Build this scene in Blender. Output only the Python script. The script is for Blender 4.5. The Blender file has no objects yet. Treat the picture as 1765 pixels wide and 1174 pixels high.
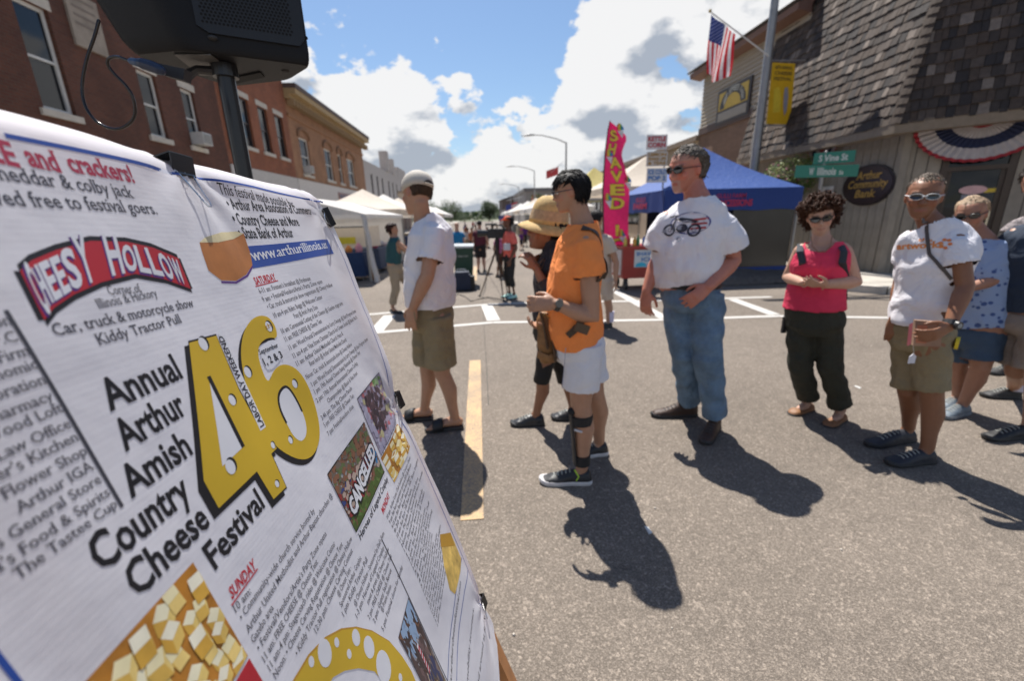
import bpy, bmesh, math, random
import numpy as np
from mathutils import Vector as V, Matrix, noise
from mathutils.bvhtree import BVHTree
random.seed(7); R = math.radians
scn = bpy.context.scene
COL = scn.collection
# ---------------------------------------------------------------- camera (solved from the vanishing points)
F, CX, CY, H = 732.55, 882.5, 587.0, 1.5
M = Matrix(((0.99683633, -0.04572644, 0.06501091), (-0.07518508, -0.27720413, 0.95786485), (-0.02577846, -0.95972234, -0.27976509)))
cd = bpy.data.cameras.new('camera'); cam = bpy.data.objects.new('camera', cd); COL.objects.link(cam)
cd.lens = 14.94; cd.sensor_width = 36; cd.clip_start = 0.02; cd.clip_end = 3000
rx, up, bk = M @ V((1, 0, 0)), M @ V((0, -1, 0)), M @ V((0, 0, -1))
cam.matrix_world = Matrix(((rx.x, up.x, bk.x, 0), (rx.y, up.y, bk.y, 0), (rx.z, up.z, bk.z, H), (0, 0, 0, 1)))
cd.dof.use_dof = True; cd.dof.focus_distance = 0.72; cd.dof.aperture_fstop = 3.4
scn.camera = cam
scn.view_settings.view_transform = 'Standard'; scn.view_settings.look = 'None'
scn.view_settings.exposure = 0.72; scn.view_settings.gamma = 1
scn.cycles.max_bounces = 6; scn.cycles.transparent_max_bounces = 8
SUN_EL, SUN_AZ = 61.0, -12.0        # azimuth from +Y towards +X, degrees
to_sun = V((math.sin(R(SUN_AZ)) * math.cos(R(SUN_EL)), math.cos(R(SUN_AZ)) * math.cos(R(SUN_EL)), math.sin(R(SUN_EL))))
sd = bpy.data.lights.new('sun', 'SUN'); sun = bpy.data.objects.new('sun', sd); COL.objects.link(sun)
sd.energy = 4.9; sd.angle = R(0.53); sd.color = (1.0, 0.955, 0.89)
sun.rotation_euler = to_sun.to_track_quat('Z', 'Y').to_euler(); sun.location = (0, 0, 30)

def ray(px, py): return M @ V((px - CX, py - CY, F))
def G(px, py, z=0.0):
    v = ray(px, py); t = (z - H) / v.z; return V((v.x * t, v.y * t, z))
def AY(px, py, Y):
    v = ray(px, py); t = Y / v.y; return V((v.x * t, Y, H + v.z * t))
def AX(px, py, X):
    v = ray(px, py); t = X / v.x; return V((X, v.y * t, H + v.z * t))
def AP(px, py, P0, n):
    v = ray(px, py); C = V((0, 0, H)); t = ((P0 - C).dot(n)) / v.dot(n); return C + v * t

# ---------------------------------------------------------------- sky with cumulus
world = bpy.data.worlds.new('World'); scn.world = world; world.use_nodes = True; world.cycles.sampling_method = 'MANUAL'; world.cycles.sample_map_resolution = 256
nt = world.node_tree; N = nt.nodes; L = nt.links
for n in list(N): N.remove(n)
class NG:
    def __init__(s, tree): s.t = tree; s.N = tree.nodes; s.L = tree.links
    def n(s, typ, **kw):
        o = s.N.new(typ)
        for k, v in kw.items():
            if k.startswith('i_'):
                key = k[2:]; key = int(key) if key.isdigit() else key
                inp = o.inputs[key]
                if hasattr(v, 'is_output') or isinstance(v, bpy.types.NodeSocket): s.L.new(v, inp)
                else: inp.default_value = v
            else: setattr(o, k, v)
        return o
    def m(s, op, a, b=0.0, c=0.0, clamp=False):
        o = s.N.new('ShaderNodeMath'); o.operation = op; o.use_clamp = clamp
        for i, v in enumerate((a, b, c)):
            if isinstance(v, bpy.types.NodeSocket): s.L.new(v, o.inputs[i])
            else: o.inputs[i].default_value = v
        return o.outputs[0]
    def mix(s, f, a, b, typ='RGBA', blend='MIX'):
        o = s.N.new('ShaderNodeMix'); o.data_type = typ; o.blend_type = blend
        idx = {'RGBA': (0, 6, 7, 2), 'FLOAT': (0, 2, 3, 0)}[typ]
        for i, v in zip(idx[:3], (f, a, b)):
            if isinstance(v, bpy.types.NodeSocket): s.L.new(v, o.inputs[i])
            else: o.inputs[i].default_value = v
        return o.outputs[idx[3]]
# density group
dg = bpy.data.node_groups.new('cloud_density', 'ShaderNodeTree')
dg.interface.new_socket('dir', in_out='INPUT', socket_type='NodeSocketVector')
dg.interface.new_socket('d', in_out='OUTPUT', socket_type='NodeSocketFloat')
g = NG(dg); gi = g.n('NodeGroupInput'); go = g.n('NodeGroupOutput'); dvec = gi.outputs[0]
fl = g.n('ShaderNodeVectorMath', operation='MULTIPLY', i_0=dvec, i_1=(1., 1., 1.7)).outputs[0]
nz1 = g.n('ShaderNodeTexNoise', i_Vector=fl, i_Scale=5.0, i_Detail=7.0, i_Roughness=0.6, i_Distortion=0.15)
nz2 = g.n('ShaderNodeTexNoise', i_Vector=dvec, i_Scale=2.2, i_Detail=2.0, i_Roughness=0.5)
vor = g.n('ShaderNodeTexVoronoi', i_Vector=fl, i_Scale=16.0)
vor2 = g.n('ShaderNodeTexVoronoi', i_Vector=fl, i_Scale=38.0)
tot = g.m('MULTIPLY_ADD', nz1.outputs['Fac'], 2.5, -1.53)
tot = g.m('MULTIPLY_ADD', nz2.outputs['Fac'], 0.5, tot)
tot = g.m('MULTIPLY_ADD', vor.outputs['Distance'], -0.30, tot)
tot = g.m('MULTIPLY_ADD', vor2.outputs['Distance'], -0.16, tot)
sep = g.n('ShaderNodeSeparateXYZ', i_Vector=dvec)
low = g.n('ShaderNodeMapRange', i_Value=sep.outputs[2], i_1=0.04, i_2=0.42, i_3=0.50, i_4=0.0)
tot = g.m('ADD', tot, low.outputs[0])
for (px, py, rad, w) in [(650, 105, 8, .42), (585, 165, 8, .34), (700, 150, 6, .26), (690, 205, 7, .16), (783, 103, 2.4, .34), (806, 158, 2.0, .3),
                         (1005, 130, 6, .3), (1040, 50, 6, .3), (990, 200, 9, .25), (1180, 50, 11, .24), (1290, 90, 9, .16), (1130, 110, 2.5, -.3), (1120, 215, 8, .18), (830, 215, 6, .25), (900, 250, 7, .22), (750, 240, 7, .2), (1000, 280, 9, .2),
                         (850, 60, 12, -.42), (790, 0, 14, -.4), (560, 25, 7, -.3), (1205, 190, 4, -.3), (1105, 120, 3.5, -.25), (920, 130, 4, -.2), (760, 160, 3, -.2)]:
    c = ray(px, py).normalized()
    dt = g.n('ShaderNodeVectorMath', operation='DOT_PRODUCT', i_0=dvec, i_1=tuple(c)).outputs['Value']
    mr = g.n('ShaderNodeMapRange', i_Value=dt, i_1=math.cos(R(rad * 1.5)), i_2=math.cos(R(rad * 0.25)), i_3=0.0, i_4=w, interpolation_type='SMOOTHSTEP')
    tot = g.m('ADD', tot, mr.outputs[0])
g.L.new(tot, go.inputs[0])
w_ = NG(nt)
tc = w_.n('ShaderNodeTexCoord'); nrm = w_.n('ShaderNodeVectorMath', operation='NORMALIZE', i_0=tc.outputs['Generated']).outputs[0]
sky = w_.n('ShaderNodeTexSky', sky_type='NISHITA', sun_disc=False, sun_elevation=R(SUN_EL), sun_rotation=R(SUN_AZ), altitude=200, air_density=1.25, dust_density=0.6, ozone_density=1.3)
up_ = w_.n('ShaderNodeVectorMath', operation='ADD', i_0=nrm, i_1=(-0.012, 0.0, 0.05)).outputs[0]
up_ = w_.n('ShaderNodeVectorMath', operation='NORMALIZE', i_0=up_).outputs[0]
d1 = w_.n('ShaderNodeGroup', node_tree=dg, i_0=nrm).outputs[0]
d2 = w_.n('ShaderNodeGroup', node_tree=dg, i_0=up_).outputs[0]
cover = w_.n('ShaderNodeMapRange', i_Value=d1, i_1=-0.02, i_2=0.10, interpolation_type='SMOOTHSTEP').outputs[0]
diff = w_.m('SUBTRACT', d2, d1)
shade = w_.m('ADD', w_.m('MULTIPLY', diff, 3.3), w_.m('MULTIPLY_ADD', d1, .55, .12))
thick = w_.n('ShaderNodeMapRange', i_Value=shade, i_1=0.0, i_2=1.15, i_3=0.0, i_4=1.0).outputs[0]
ccol = w_.mix(thick, (9.4, 9.35, 9.3, 1), (4.2, 4.65, 5.4, 1))
skyc = w_.n('ShaderNodeVectorMath', operation='MULTIPLY', i_0=sky.outputs[0], i_1=(0.95, 1.06, 1.2)).outputs[0]
final = w_.mix(w_.m('MULTIPLY', cover, 0.96), skyc, ccol)
bgn = w_.n('ShaderNodeBackground', i_Color=final, i_Strength=0.06); wo = w_.n('ShaderNodeOutputWorld'); L.new(bgn.outputs[0], wo.inputs[0])

# ---------------------------------------------------------------- materials
def mat(name, col, rough=.6, var=.12, scale=12., bump=0., bscale=60., metal=0., spec=.5, trans=0., vcol=False, wrinkle=0., coat=0., sss=0.):
    m = bpy.data.materials.new(name); m.use_nodes = True; t = m.node_tree; s = NG(t)
    b = t.nodes['Principled BSDF']; b.inputs['Roughness'].default_value = rough; b.inputs['Metallic'].default_value = metal
    b.inputs['Specular IOR Level'].default_value = spec; b.inputs['Coat Weight'].default_value = coat
    if sss: b.inputs['Subsurface Weight'].default_value = sss; b.inputs['Subsurface Radius'].default_value = (.012, .004, .002); b.inputs['Subsurface Scale'].default_value = .6
    tc = s.n('ShaderNodeTexCoord').outputs['Object']
    nz = s.n('ShaderNodeTexNoise', i_Vector=tc, i_Scale=scale, i_Detail=6., i_Roughness=.6).outputs['Fac']
    f = s.n('ShaderNodeMapRange', i_Value=nz, i_1=.3, i_2=.7, i_3=1 - var, i_4=1 + var).outputs[0]
    if vcol: base = s.n('ShaderNodeVertexColor', layer_name='Col').outputs[0]
    else:
        rgb = s.n('ShaderNodeRGB'); rgb.outputs[0].default_value = (*col, 1); base = rgb.outputs[0]
    vm = s.n('ShaderNodeVectorMath', operation='SCALE', i_0=base, i_Scale=f).outputs[0]
    t.links.new(vm, b.inputs['Base Color'])
    if bump or wrinkle:
        nb = s.n('ShaderNodeTexNoise', i_Vector=tc, i_Scale=bscale, i_Detail=4.).outputs['Fac']
        bp = s.n('ShaderNodeBump', i_Height=nb, i_Strength=bump, i_Distance=.004)
        if wrinkle:
            nw = s.n('ShaderNodeTexNoise', i_Vector=tc, i_Scale=7., i_Detail=3., i_Distortion=1.2).outputs['Fac']
            b2 = s.n('ShaderNodeBump', i_Height=nw, i_Strength=min(wrinkle * 1.5, 1), i_Distance=.035); t.links.new(b2.outputs[0], bp.inputs['Normal'])
        t.links.new(bp.outputs[0], b.inputs['Normal'])
    if trans:
        tr = s.n('ShaderNodeBsdfTranslucent'); t.links.new(vm, tr.inputs[0])
        mx = s.n('ShaderNodeMixShader', i_0=trans); t.links.new(b.outputs[0], mx.inputs[1]); t.links.new(tr.outputs[0], mx.inputs[2])
        t.links.new(mx.outputs[0], t.nodes['Material Output'].inputs[0])
    return m
_MC = {}
def cm(col, rough=.6, **kw):
    k = (tuple(round(c, 3) for c in col), rough, tuple(sorted(kw.items())))
    if k not in _MC: _MC[k] = mat('paint_%d' % len(_MC), col, rough, **kw)
    return _MC[k]
def brick_mat(name, c1, c2, mortar, sx=1.0):
    m = bpy.data.materials.new(name); m.use_nodes = True; t = m.node_tree; s = NG(t); b = t.nodes['Principled BSDF']; b.inputs['Roughness'].default_value = .9
    tc = s.n('ShaderNodeTexCoord').outputs['Object']; sp = s.n('ShaderNodeSeparateXYZ', i_Vector=tc)
    cb = s.n('ShaderNodeCombineXYZ', i_X=s.m('ADD', sp.outputs[1], sp.outputs[0]), i_Y=sp.outputs[2]).outputs[0]
    br = s.n('ShaderNodeTexBrick', i_Vector=cb, i_Scale=1.0, i_Color1=(*c1, 1), i_Color2=(*c2, 1), i_Mortar=(*mortar, 1)); br.inputs['Brick Width'].default_value = .215 * sx; br.inputs['Row Height'].default_value = .0762 * sx; br.inputs['Mortar Size'].default_value = .008; br.inputs['Mortar Smooth'].default_value = .3
    nz = s.n('ShaderNodeTexNoise', i_Vector=tc, i_Scale=.9, i_Detail=7., i_Roughness=.65).outputs['Fac']
    f = s.n('ShaderNodeMapRange', i_Value=nz, i_1=.3, i_2=.7, i_3=.72, i_4=1.2).outputs[0]
    vm = s.n('ShaderNodeVectorMath', operation='SCALE', i_0=br.outputs['Color'], i_Scale=f).outputs[0]; t.links.new(vm, b.inputs['Base Color'])
    bp = s.n('ShaderNodeBump', i_Height=s.m('SUBTRACT', 1.0, br.outputs['Fac']), i_Strength=.6, i_Distance=.01); t.links.new(bp.outputs[0], b.inputs['Normal'])
    return m

# ---------------------------------------------------------------- mesh helpers
ORG = {}
def org(p):
    while p is not None:
        if p in ORG: return ORG[p]
        p = p.parent
    return V((0, 0, 0))
class MB:
    def __init__(s): s.v = []; s.f = []; s.mi = []; s.cur = 0
    def add(s, vs, fs):
        o = len(s.v); s.v += [tuple(p) for p in vs]; s.f += [tuple(i + o for i in q) for q in fs]; s.mi += [s.cur] * len(fs); return s
    def box(s, c, d, rot=None):
        c = V(c); x, y, z = d[0] / 2, d[1] / 2, d[2] / 2
        P = [V((a, b, e)) for e in (-z, z) for a, b in ((-x, -y), (x, -y), (x, y), (-x, y))]
        if rot is not None: P = [rot @ p for p in P]
        return s.add([c + p for p in P], [(3, 2, 1, 0), (4, 5, 6, 7), (0, 1, 5, 4), (1, 2, 6, 5), (2, 3, 7, 6), (3, 0, 4, 7)])
    def bb(s, a, b): return s.box([(a[i] + b[i]) / 2 for i in range(3)], [abs(b[i] - a[i]) for i in range(3)])
    def tube(s, pts, rad, n=10, right=None, cap=True, flat=False):
        pts = [V(p) for p in pts]; rings = []
        rad = [(r, r) if not isinstance(r, (tuple, list)) else r for r in rad]
        P = []; Q = []
        if cap and not flat:
            t0 = (pts[0] - pts[1]).normalized(); t1 = (pts[-1] - pts[-2]).normalized()
            e0, e1 = min(rad[0]), min(rad[-1])
            P += [(pts[0] + t0 * e0 * .95, .3), (pts[0] + t0 * e0 * .65, .75)]; Q += [rad[0]] * 2
            P += [(p, 1) for p in pts]; Q += rad
            P += [(pts[-1] + t1 * e1 * .65, .75), (pts[-1] + t1 * e1 * .95, .3)]; Q += [rad[-1]] * 2
        else: P = [(p, 1) for p in pts]; Q = rad
        prev = None; vs = []
        K = len(P)
        for i, (p, k) in enumerate(P):
            a = P[max(i - 1, 0)][0]; b = P[min(i + 1, K - 1)][0]; t = (b - a).normalized()
            if right is not None: x = V(right) - t * V(right).dot(t)
            elif prev is not None: x = prev - t * prev.dot(t)
            else:
                q = V((0, 0, 1)) if abs(t.z) < .9 else V((1, 0, 0)); x = q.cross(t)
            x.normalize(); prev = x; y = t.cross(x); r1, r2 = Q[i]
            for j in range(n):
                an = 2 * math.pi * j / n; vs.append(p + x * (math.cos(an) * r1 * k) + y * (math.sin(an) * r2 * k))
        fs = [(i * n + j, i * n + (j + 1) % n, (i + 1) * n + (j + 1) % n, (i + 1) * n + j) for i in range(K - 1) for j in range(n)]
        if cap: fs += [tuple(range(n - 1, -1, -1)), tuple(range((K - 1) * n, K * n))]
        return s.add(vs, fs)
    def cyl(s, a, b, r0, r1=None, n=12): return s.tube([a, b], [r0, r0 if r1 is None else r1], n, flat=True)
    def rings(s, R_, cap=True):
        n = len(R_[0]); vs = [p for r in R_ for p in r]
        fs = [(i * n + j, i * n + (j + 1) % n, (i + 1) * n + (j + 1) % n, (i + 1) * n + j) for i in range(len(R_) - 1) for j in range(n)]
        if cap: fs += [tuple(range(n - 1, -1, -1)), tuple(range((len(R_) - 1) * n, len(R_) * n))]
        return s.add(vs, fs)
    def ell(s, c, r, n=10, m=6, rot=None):
        c = V(c); vs = []
        for i in range(m + 1):
            ph = math.pi * i / m; k = max(math.sin(ph), .02)
            for j in range(n):
                a = 2 * math.pi * j / n; p = V((r[0] * k * math.cos(a), r[1] * k * math.sin(a), -r[2] * math.cos(ph)))
                vs.append(c + (rot @ p if rot is not None else p))
        fs = [(i * n + j, i * n + (j + 1) % n, (i + 1) * n + (j + 1) % n, (i + 1) * n + j) for i in range(m) for j in range(n)]
        return s.add(vs, fs + [tuple(range(n - 1, -1, -1)), tuple(range(m * n, m * n + n))])
    def prism(s, poly, ext):
        """poly: list of 3D points (planar outline), ext: extrusion vector"""
        n = len(poly); e = V(ext); P = [V(p) for p in poly]
        return s.add(P + [p + e for p in P], [tuple(range(n - 1, -1, -1)), tuple(range(n, 2 * n))] + [(i, (i + 1) % n, n + (i + 1) % n, n + i) for i in range(n)])
    def build(s, name, m, parent=None, smooth=False, kind=None):
        o = org(parent); me = bpy.data.meshes.new(name)
        me.from_pydata([(a - o.x, b - o.y, c - o.z) for a, b, c in s.v], [], s.f)
        for x in (m if isinstance(m, (list, tuple)) else [m]): me.materials.append(x)
        if any(s.mi): me.polygons.foreach_set('material_index', s.mi)
        if smooth: me.polygons.foreach_set('use_smooth', [True] * len(s.f))
        return link(name, me, parent, kind)
def link(name, me, parent=None, kind=None):
    ob = bpy.data.objects.new(name, me); COL.objects.link(ob)
    if parent is not None: ob.parent = parent
    if kind: ob['kind'] = kind
    return ob
def thing(name, label, cat, loc=(0, 0, 0), group=None):
    o = bpy.data.objects.new(name, None); COL.objects.link(o); o.location = loc; o['label'] = label; o['category'] = cat
    if group: o['group'] = group
    ORG[o] = V(loc); return o
def tag(o, label, cat, group=None):
    o['label'] = label; o['category'] = cat
    if group: o['group'] = group
    return o
def copy_tree(root, loc, rz=0, sc=1, label=None, group=None, swap=None):
    def rec(o, par):
        c = o.copy(); COL.objects.link(c)
        if par is not None: c.parent = par
        for ch in list(o.children): rec(ch, c)
        return c
    c = rec(root, None); c.location = loc; c.rotation_euler = (0, 0, rz); c.scale = (sc,) * 3 if not isinstance(sc, tuple) else sc
    ORG[c] = V(loc)
    if label: c['label'] = label
    if group: c['group'] = group
    return c
def remesh(mb, vox, sm=4, fac=.5):
    me = bpy.data.meshes.new('tmp'); me.from_pydata(mb.v, [], mb.f); ob = bpy.data.objects.new('tmp', me); COL.objects.link(ob)
    r = ob.modifiers.new('r', 'REMESH'); r.mode = 'VOXEL'; r.voxel_size = vox; r.adaptivity = 0; r.use_smooth_shade = True
    if sm: q = ob.modifiers.new('s', 'SMOOTH'); q.factor = fac; q.iterations = sm
    d = bpy.context.evaluated_depsgraph_get(); d.update()
    res = bpy.data.meshes.new_from_object(ob.evaluated_get(d)); bpy.data.objects.remove(ob); bpy.data.meshes.remove(me); return res
def coords(me):
    a = np.empty(len(me.vertices) * 3, 'f'); me.vertices.foreach_get('co', a); return a.reshape(-1, 3)
def setco(me, a): me.vertices.foreach_set('co', a.astype('f').ravel()); me.update()
def drop_faces(me, opens, vox):
    """open the garment where it ends (neck, sleeve, hem): (point, outward normal, radius)"""
    bm = bmesh.new(); bm.from_mesh(me); kill = []
    for f in bm.faces:
        c = f.calc_center_median()
        for p, n, r in opens:
            d = c - p; h = d.dot(n)
            if h > -vox * 1.6 and (d - n * h).length < r and f.normal.dot(n) > .55: kill.append(f); break
    bmesh.ops.delete(bm, geom=kill, context='FACES'); bm.to_mesh(me); bm.free()
def wrinkle(me, amp=.004, sc=(9, 9, 16), seed=0.):
    a = coords(me); nn = np.empty(len(a) * 3, 'f'); me.vertices.foreach_get('normal', nn); nn = nn.reshape(-1, 3)
    d = np.array([noise.noise(V((p[0] * sc[0] + seed, p[1] * sc[1], p[2] * sc[2]))) + .6 * abs(noise.noise(V((p[0] * sc[0] * 2.1, p[1] * sc[1] * 2.1 + seed, p[2] * sc[2] * .9)))) for p in a])
    setco(me, a + nn * (d * amp)[:, None])
# text -> flat mesh
_TC = {}
def textmesh(s, bold=0.0, serif=False, res=3):
    k = (s, bold, serif, res)
    if k in _TC: return _TC[k]
    c = bpy.data.curves.new('t', 'FONT'); c.body = s; c.size = 1; c.offset = bold; c.resolution_u = res; c.fill_mode = 'BOTH'
    ob = bpy.data.objects.new('t', c); COL.objects.link(ob); d = bpy.context.evaluated_depsgraph_get(); d.update()
    me = bpy.data.meshes.new_from_object(ob.evaluated_get(d)); vs = [(v.co.x, v.co.y) for v in me.vertices]; fs = [tuple(p.vertices) for p in me.polygons]
    if serif:
        cnt = {}
        for p in fs:
            for i in range(len(p)):
                e = tuple(sorted((p[i], p[(i + 1) % len(p)]))); cnt[e] = cnt.get(e, 0) + 1
        lv = (0.0, .515, .705, .73, -.2)
        for (a, b), q in cnt.items():
            if q != 1: continue
            A, B = vs[a], vs[b]
            if abs(A[1] - B[1]) < .012 and .04 < abs(A[0] - B[0]) < .2:
                y = A[1]
                if min(abs(y - t) for t in (bold * -1, .515 + bold, .7 + bold, .73 + bold, .69)) < .05:
                    x0, x1 = min(A[0], B[0]) - .055, max(A[0], B[0]) + .055; h = .045 if y < .2 else -.045; o = len(vs)
                    vs += [(x0, y), (x1, y), (x1, y + h), (x0, y + h)]; fs.append((o, o + 1, o + 2, o + 3) if h > 0 else (o + 3, o + 2, o + 1, o))
    W = max(v[0] for v in vs) if vs else 1; W0 = min(v[0] for v in vs) if vs else 0
    bpy.data.objects.remove(ob); bpy.data.curves.remove(c); bpy.data.meshes.remove(me)
    _TC[k] = (vs, fs, W0, W); return _TC[k]
def text3(mb, s, bl, br, capvec, bold=.01, serif=False, res=3):
    """lay text on a 3D plane: from bl to br, cap height vector"""
    vs, fs, w0, w1 = textmesh(s, bold, serif, res); bl = V(bl); X = (V(br) - bl) / max(w1 - w0, .01); Y = V(capvec) / .72
    mb.add([bl + X * (x - w0) + Y * y for x, y in vs], fs)
# ================================================================ SETTING
def asphalt():
    m = bpy.data.materials.new('asphalt'); m.use_nodes = True; t = m.node_tree; s = NG(t); b = t.nodes['Principled BSDF']; b.inputs['Roughness'].default_value = .82; b.inputs['Specular IOR Level'].default_value = .3
    tc = s.n('ShaderNodeTexCoord').outputs['Object']
    v1 = s.n('ShaderNodeTexVoronoi', i_Vector=tc, i_Scale=210.); v2 = s.n('ShaderNodeTexVoronoi', i_Vector=tc, i_Scale=95.)
    big = s.n('ShaderNodeTexNoise', i_Vector=tc, i_Scale=.55, i_Detail=6., i_Roughness=.6).outputs['Fac']
    mid = s.n('ShaderNodeTexNoise', i_Vector=tc, i_Scale=9., i_Detail=5., i_Roughness=.7).outputs['Fac']
    r1 = s.n('ShaderNodeSeparateColor', i_Color=v1.outputs['Color']).outputs[0]; r2 = s.n('ShaderNodeSeparateColor', i_Color=v2.outputs['Color']).outputs[1]
    grain = s.m('MULTIPLY_ADD', s.m('POWER', r1, 2.2), .50, .68)
    grain = s.m('ADD', grain, s.m('MULTIPLY', s.m('GREATER_THAN', r2, .90), .42))
    grain = s.m('MULTIPLY', grain, s.m('MULTIPLY_ADD', mid, .5, .75))
    grain = s.m('MULTIPLY', grain, s.m('MULTIPLY_ADD', big, .7, .66))
    st_ = s.n('ShaderNodeTexNoise', i_Vector=tc, i_Scale=2.3, i_Detail=8., i_Roughness=.7, i_Distortion=.6).outputs['Fac']; stain = s.n('ShaderNodeMapRange', i_Value=st_, i_1=.60, i_2=.74, i_3=1.0, i_4=.72).outputs[0]; grain = s.m('MULTIPLY', grain, stain)
    cr = s.n('ShaderNodeMix', data_type='RGBA'); s.L.new(r1, cr.inputs[0]); cr.inputs[6].default_value = (.178, .148, .120, 1); cr.inputs[7].default_value = (.216, .181, .148, 1)
    vm = s.n('ShaderNodeVectorMath', operation='SCALE', i_0=cr.outputs[2], i_Scale=grain).outputs[0]; t.links.new(vm, b.inputs['Base Color'])
    bp = s.n('ShaderNodeBump', i_Height=s.m('ADD', v1.outputs['Distance'], s.m('MULTIPLY', mid, .3)), i_Strength=.55, i_Distance=.006); t.links.new(bp.outputs[0], b.inputs['Normal'])
    return m
def worn_paint(name, col, under=(.17, .15, .135), lo=.30, hi=.44):
    m = bpy.data.materials.new(name); m.use_nodes = True; t = m.node_tree; s = NG(t); b = t.nodes['Principled BSDF']; b.inputs['Roughness'].default_value = .75
    tc = s.n('ShaderNodeTexCoord').outputs['Object']
    a = s.n('ShaderNodeTexNoise', i_Vector=tc, i_Scale=75., i_Detail=5., i_Roughness=.75).outputs['Fac']; c = s.n('ShaderNodeTexNoise', i_Vector=tc, i_Scale=5., i_Detail=3.).outputs['Fac']
    f = s.n('ShaderNodeMapRange', i_Value=s.m('MULTIPLY_ADD', c, .25, s.m('MULTIPLY', a, .75)), i_1=lo, i_2=hi).outputs[0]
    t.links.new(s.mix(f, (*under, 1), (*col, 1)), b.inputs['Base Color'])
    bp = s.n('ShaderNodeBump', i_Height=a, i_Strength=.5, i_Distance=.004); t.links.new(bp.outputs[0], b.inputs['Normal'])
    return m
MA = asphalt(); MW = worn_paint('white_road_paint', (.50, .48, .45)); MY = worn_paint('yellow_road_paint', (.50, .335, .17), lo=.36, hi=.56)
MCON = mat('concrete', (.42, .385, .335), .85, var=.18, scale=2.5, bump=.3, bscale=90)
b = MB(); b.add([(-900, -300, 0), (900, -300, 0), (900, 2400, 0), (-900, 2400, 0)], [(0, 1, 2, 3)]); b.build('road', MA, kind='structure')
def marking(name, quads, m, z=.004):
    b = MB()
    for q in quads: o = len(b.v); b.add([(x, y, z) for x, y in q], [tuple(range(len(q)))])
    return b.build(name, m, kind='structure')
yl = [[(-.165, 1.86), (-.045, 1.86), (-.05, 4.42), (-.17, 4.42)]]
for y0 in (10.6, 19.5, 28.5, 37.5, 46): yl.append([(-.23, y0), (-.12, y0), (-.12, y0 + 3.2), (-.23, y0 + 3.2)])
marking('yellow_centre_line', yl, MY)
def strip(p, q, w):
    p, q = V(p), V(q); d = (q - p).normalized(); n = V((-d.y, d.x)) * w / 2; return [tuple(p - n), tuple(q - n), tuple(q + n), tuple(p + n)]
nl = [(-4.6, 5.72), (-1.55, 5.85), (1.84, 5.95), (4.4, 5.72), (6.3, 5.5)]; fl = [(-4.6, 6.72), (-1.75, 6.95), (.04, 7.5), (2.6, 7.28), (4.5, 7.05), (5.9, 6.9)]
nl = [tuple(G(*p).xy) for p in ((560, 583), (645, 574), (850, 556), (1050, 553), (1160, 551), (1340, 545), (1535, 548))]; fl = [tuple(G(*p).xy) for p in ((560, 548), (640, 542), (840, 525), (935, 521), (1110, 519), (1260, 514), (1330, 512))]
cw = [strip(nl[i], nl[i + 1], .11) for i in range(len(nl) - 1)]; marking('crosswalk_near_line', cw, MW, .004)
marking('crosswalk_far_line', [strip(fl[i], fl[i + 1], .11) for i in range(len(fl) - 1)], MW, .004)
bars = [((648, 572), (672, 544), .2), ((851, 553), (839, 527), .2), ((1146, 549), (1050, 497), .17), ((1335, 543), (1262, 516), .18), ((925, 520), (950, 552), .17)]
marking('crosswalk_cross_bars', [strip(G(*a).xy, G(*c).xy, w) for a, c, w in bars], MW, .006)
# seam and cracks in the asphalt
b = MB()
for pts in ([(832, 505), (834, 560), (838, 620), (842, 700)],):
    P = [G(*p) for p in pts]
    for i in range(len(P) - 1):
        q = strip(P[i].xy, P[i + 1].xy, .007); b.add([(x, y, .003) for x, y in q], [(0, 1, 2, 3)])
b.build('road_seam', cm((.07, .062, .055), .9), kind='structure')
def slab(name, poly, z0, z1, m, kind='structure'):
    return MB().prism([(x, y, z0) for x, y in poly], (0, 0, z1 - z0)).build(name, m, kind=kind)
kerb = [(6.45, 200), (6.45, 9.4), (6.5, 8.4), (6.75, 7.6), (7.2, 7.0), (7.9, 6.55), (9.0, 6.3), (12, 6.15), (45, 6.1)]
slab('pavement_right', kerb[:1] + kerb[1:] + [(45, 200)], -.1, .12, MCON)
b = MB()
for i in range(len(kerb) - 1):
    q = strip(kerb[i], kerb[i + 1], .16); b.prism([(x, y, -.1) for x, y in q], (0, 0, .232))
b.build('kerb_right', mat('kerb_concrete', (.47, .43, .38), .85, var=.15, scale=6, bump=.3), kind='structure')
slab('pavement_left', [(-7.4, -20), (-7.4, 200), (-30, 200), (-30, -20)], -.1, .13, MCON)
b = MB()
for i in range(1, 22): b.add([(6.6, 6 + i * 1.5, .124), (8.6, 6 + i * 1.5, .124), (8.6, 6.015 + i * 1.5, .124), (6.6, 6.015 + i * 1.5, .124)], [(0, 1, 2, 3)])
b.build('pavement_joints', cm((.16, .14, .12), .9), kind='structure')

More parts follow.
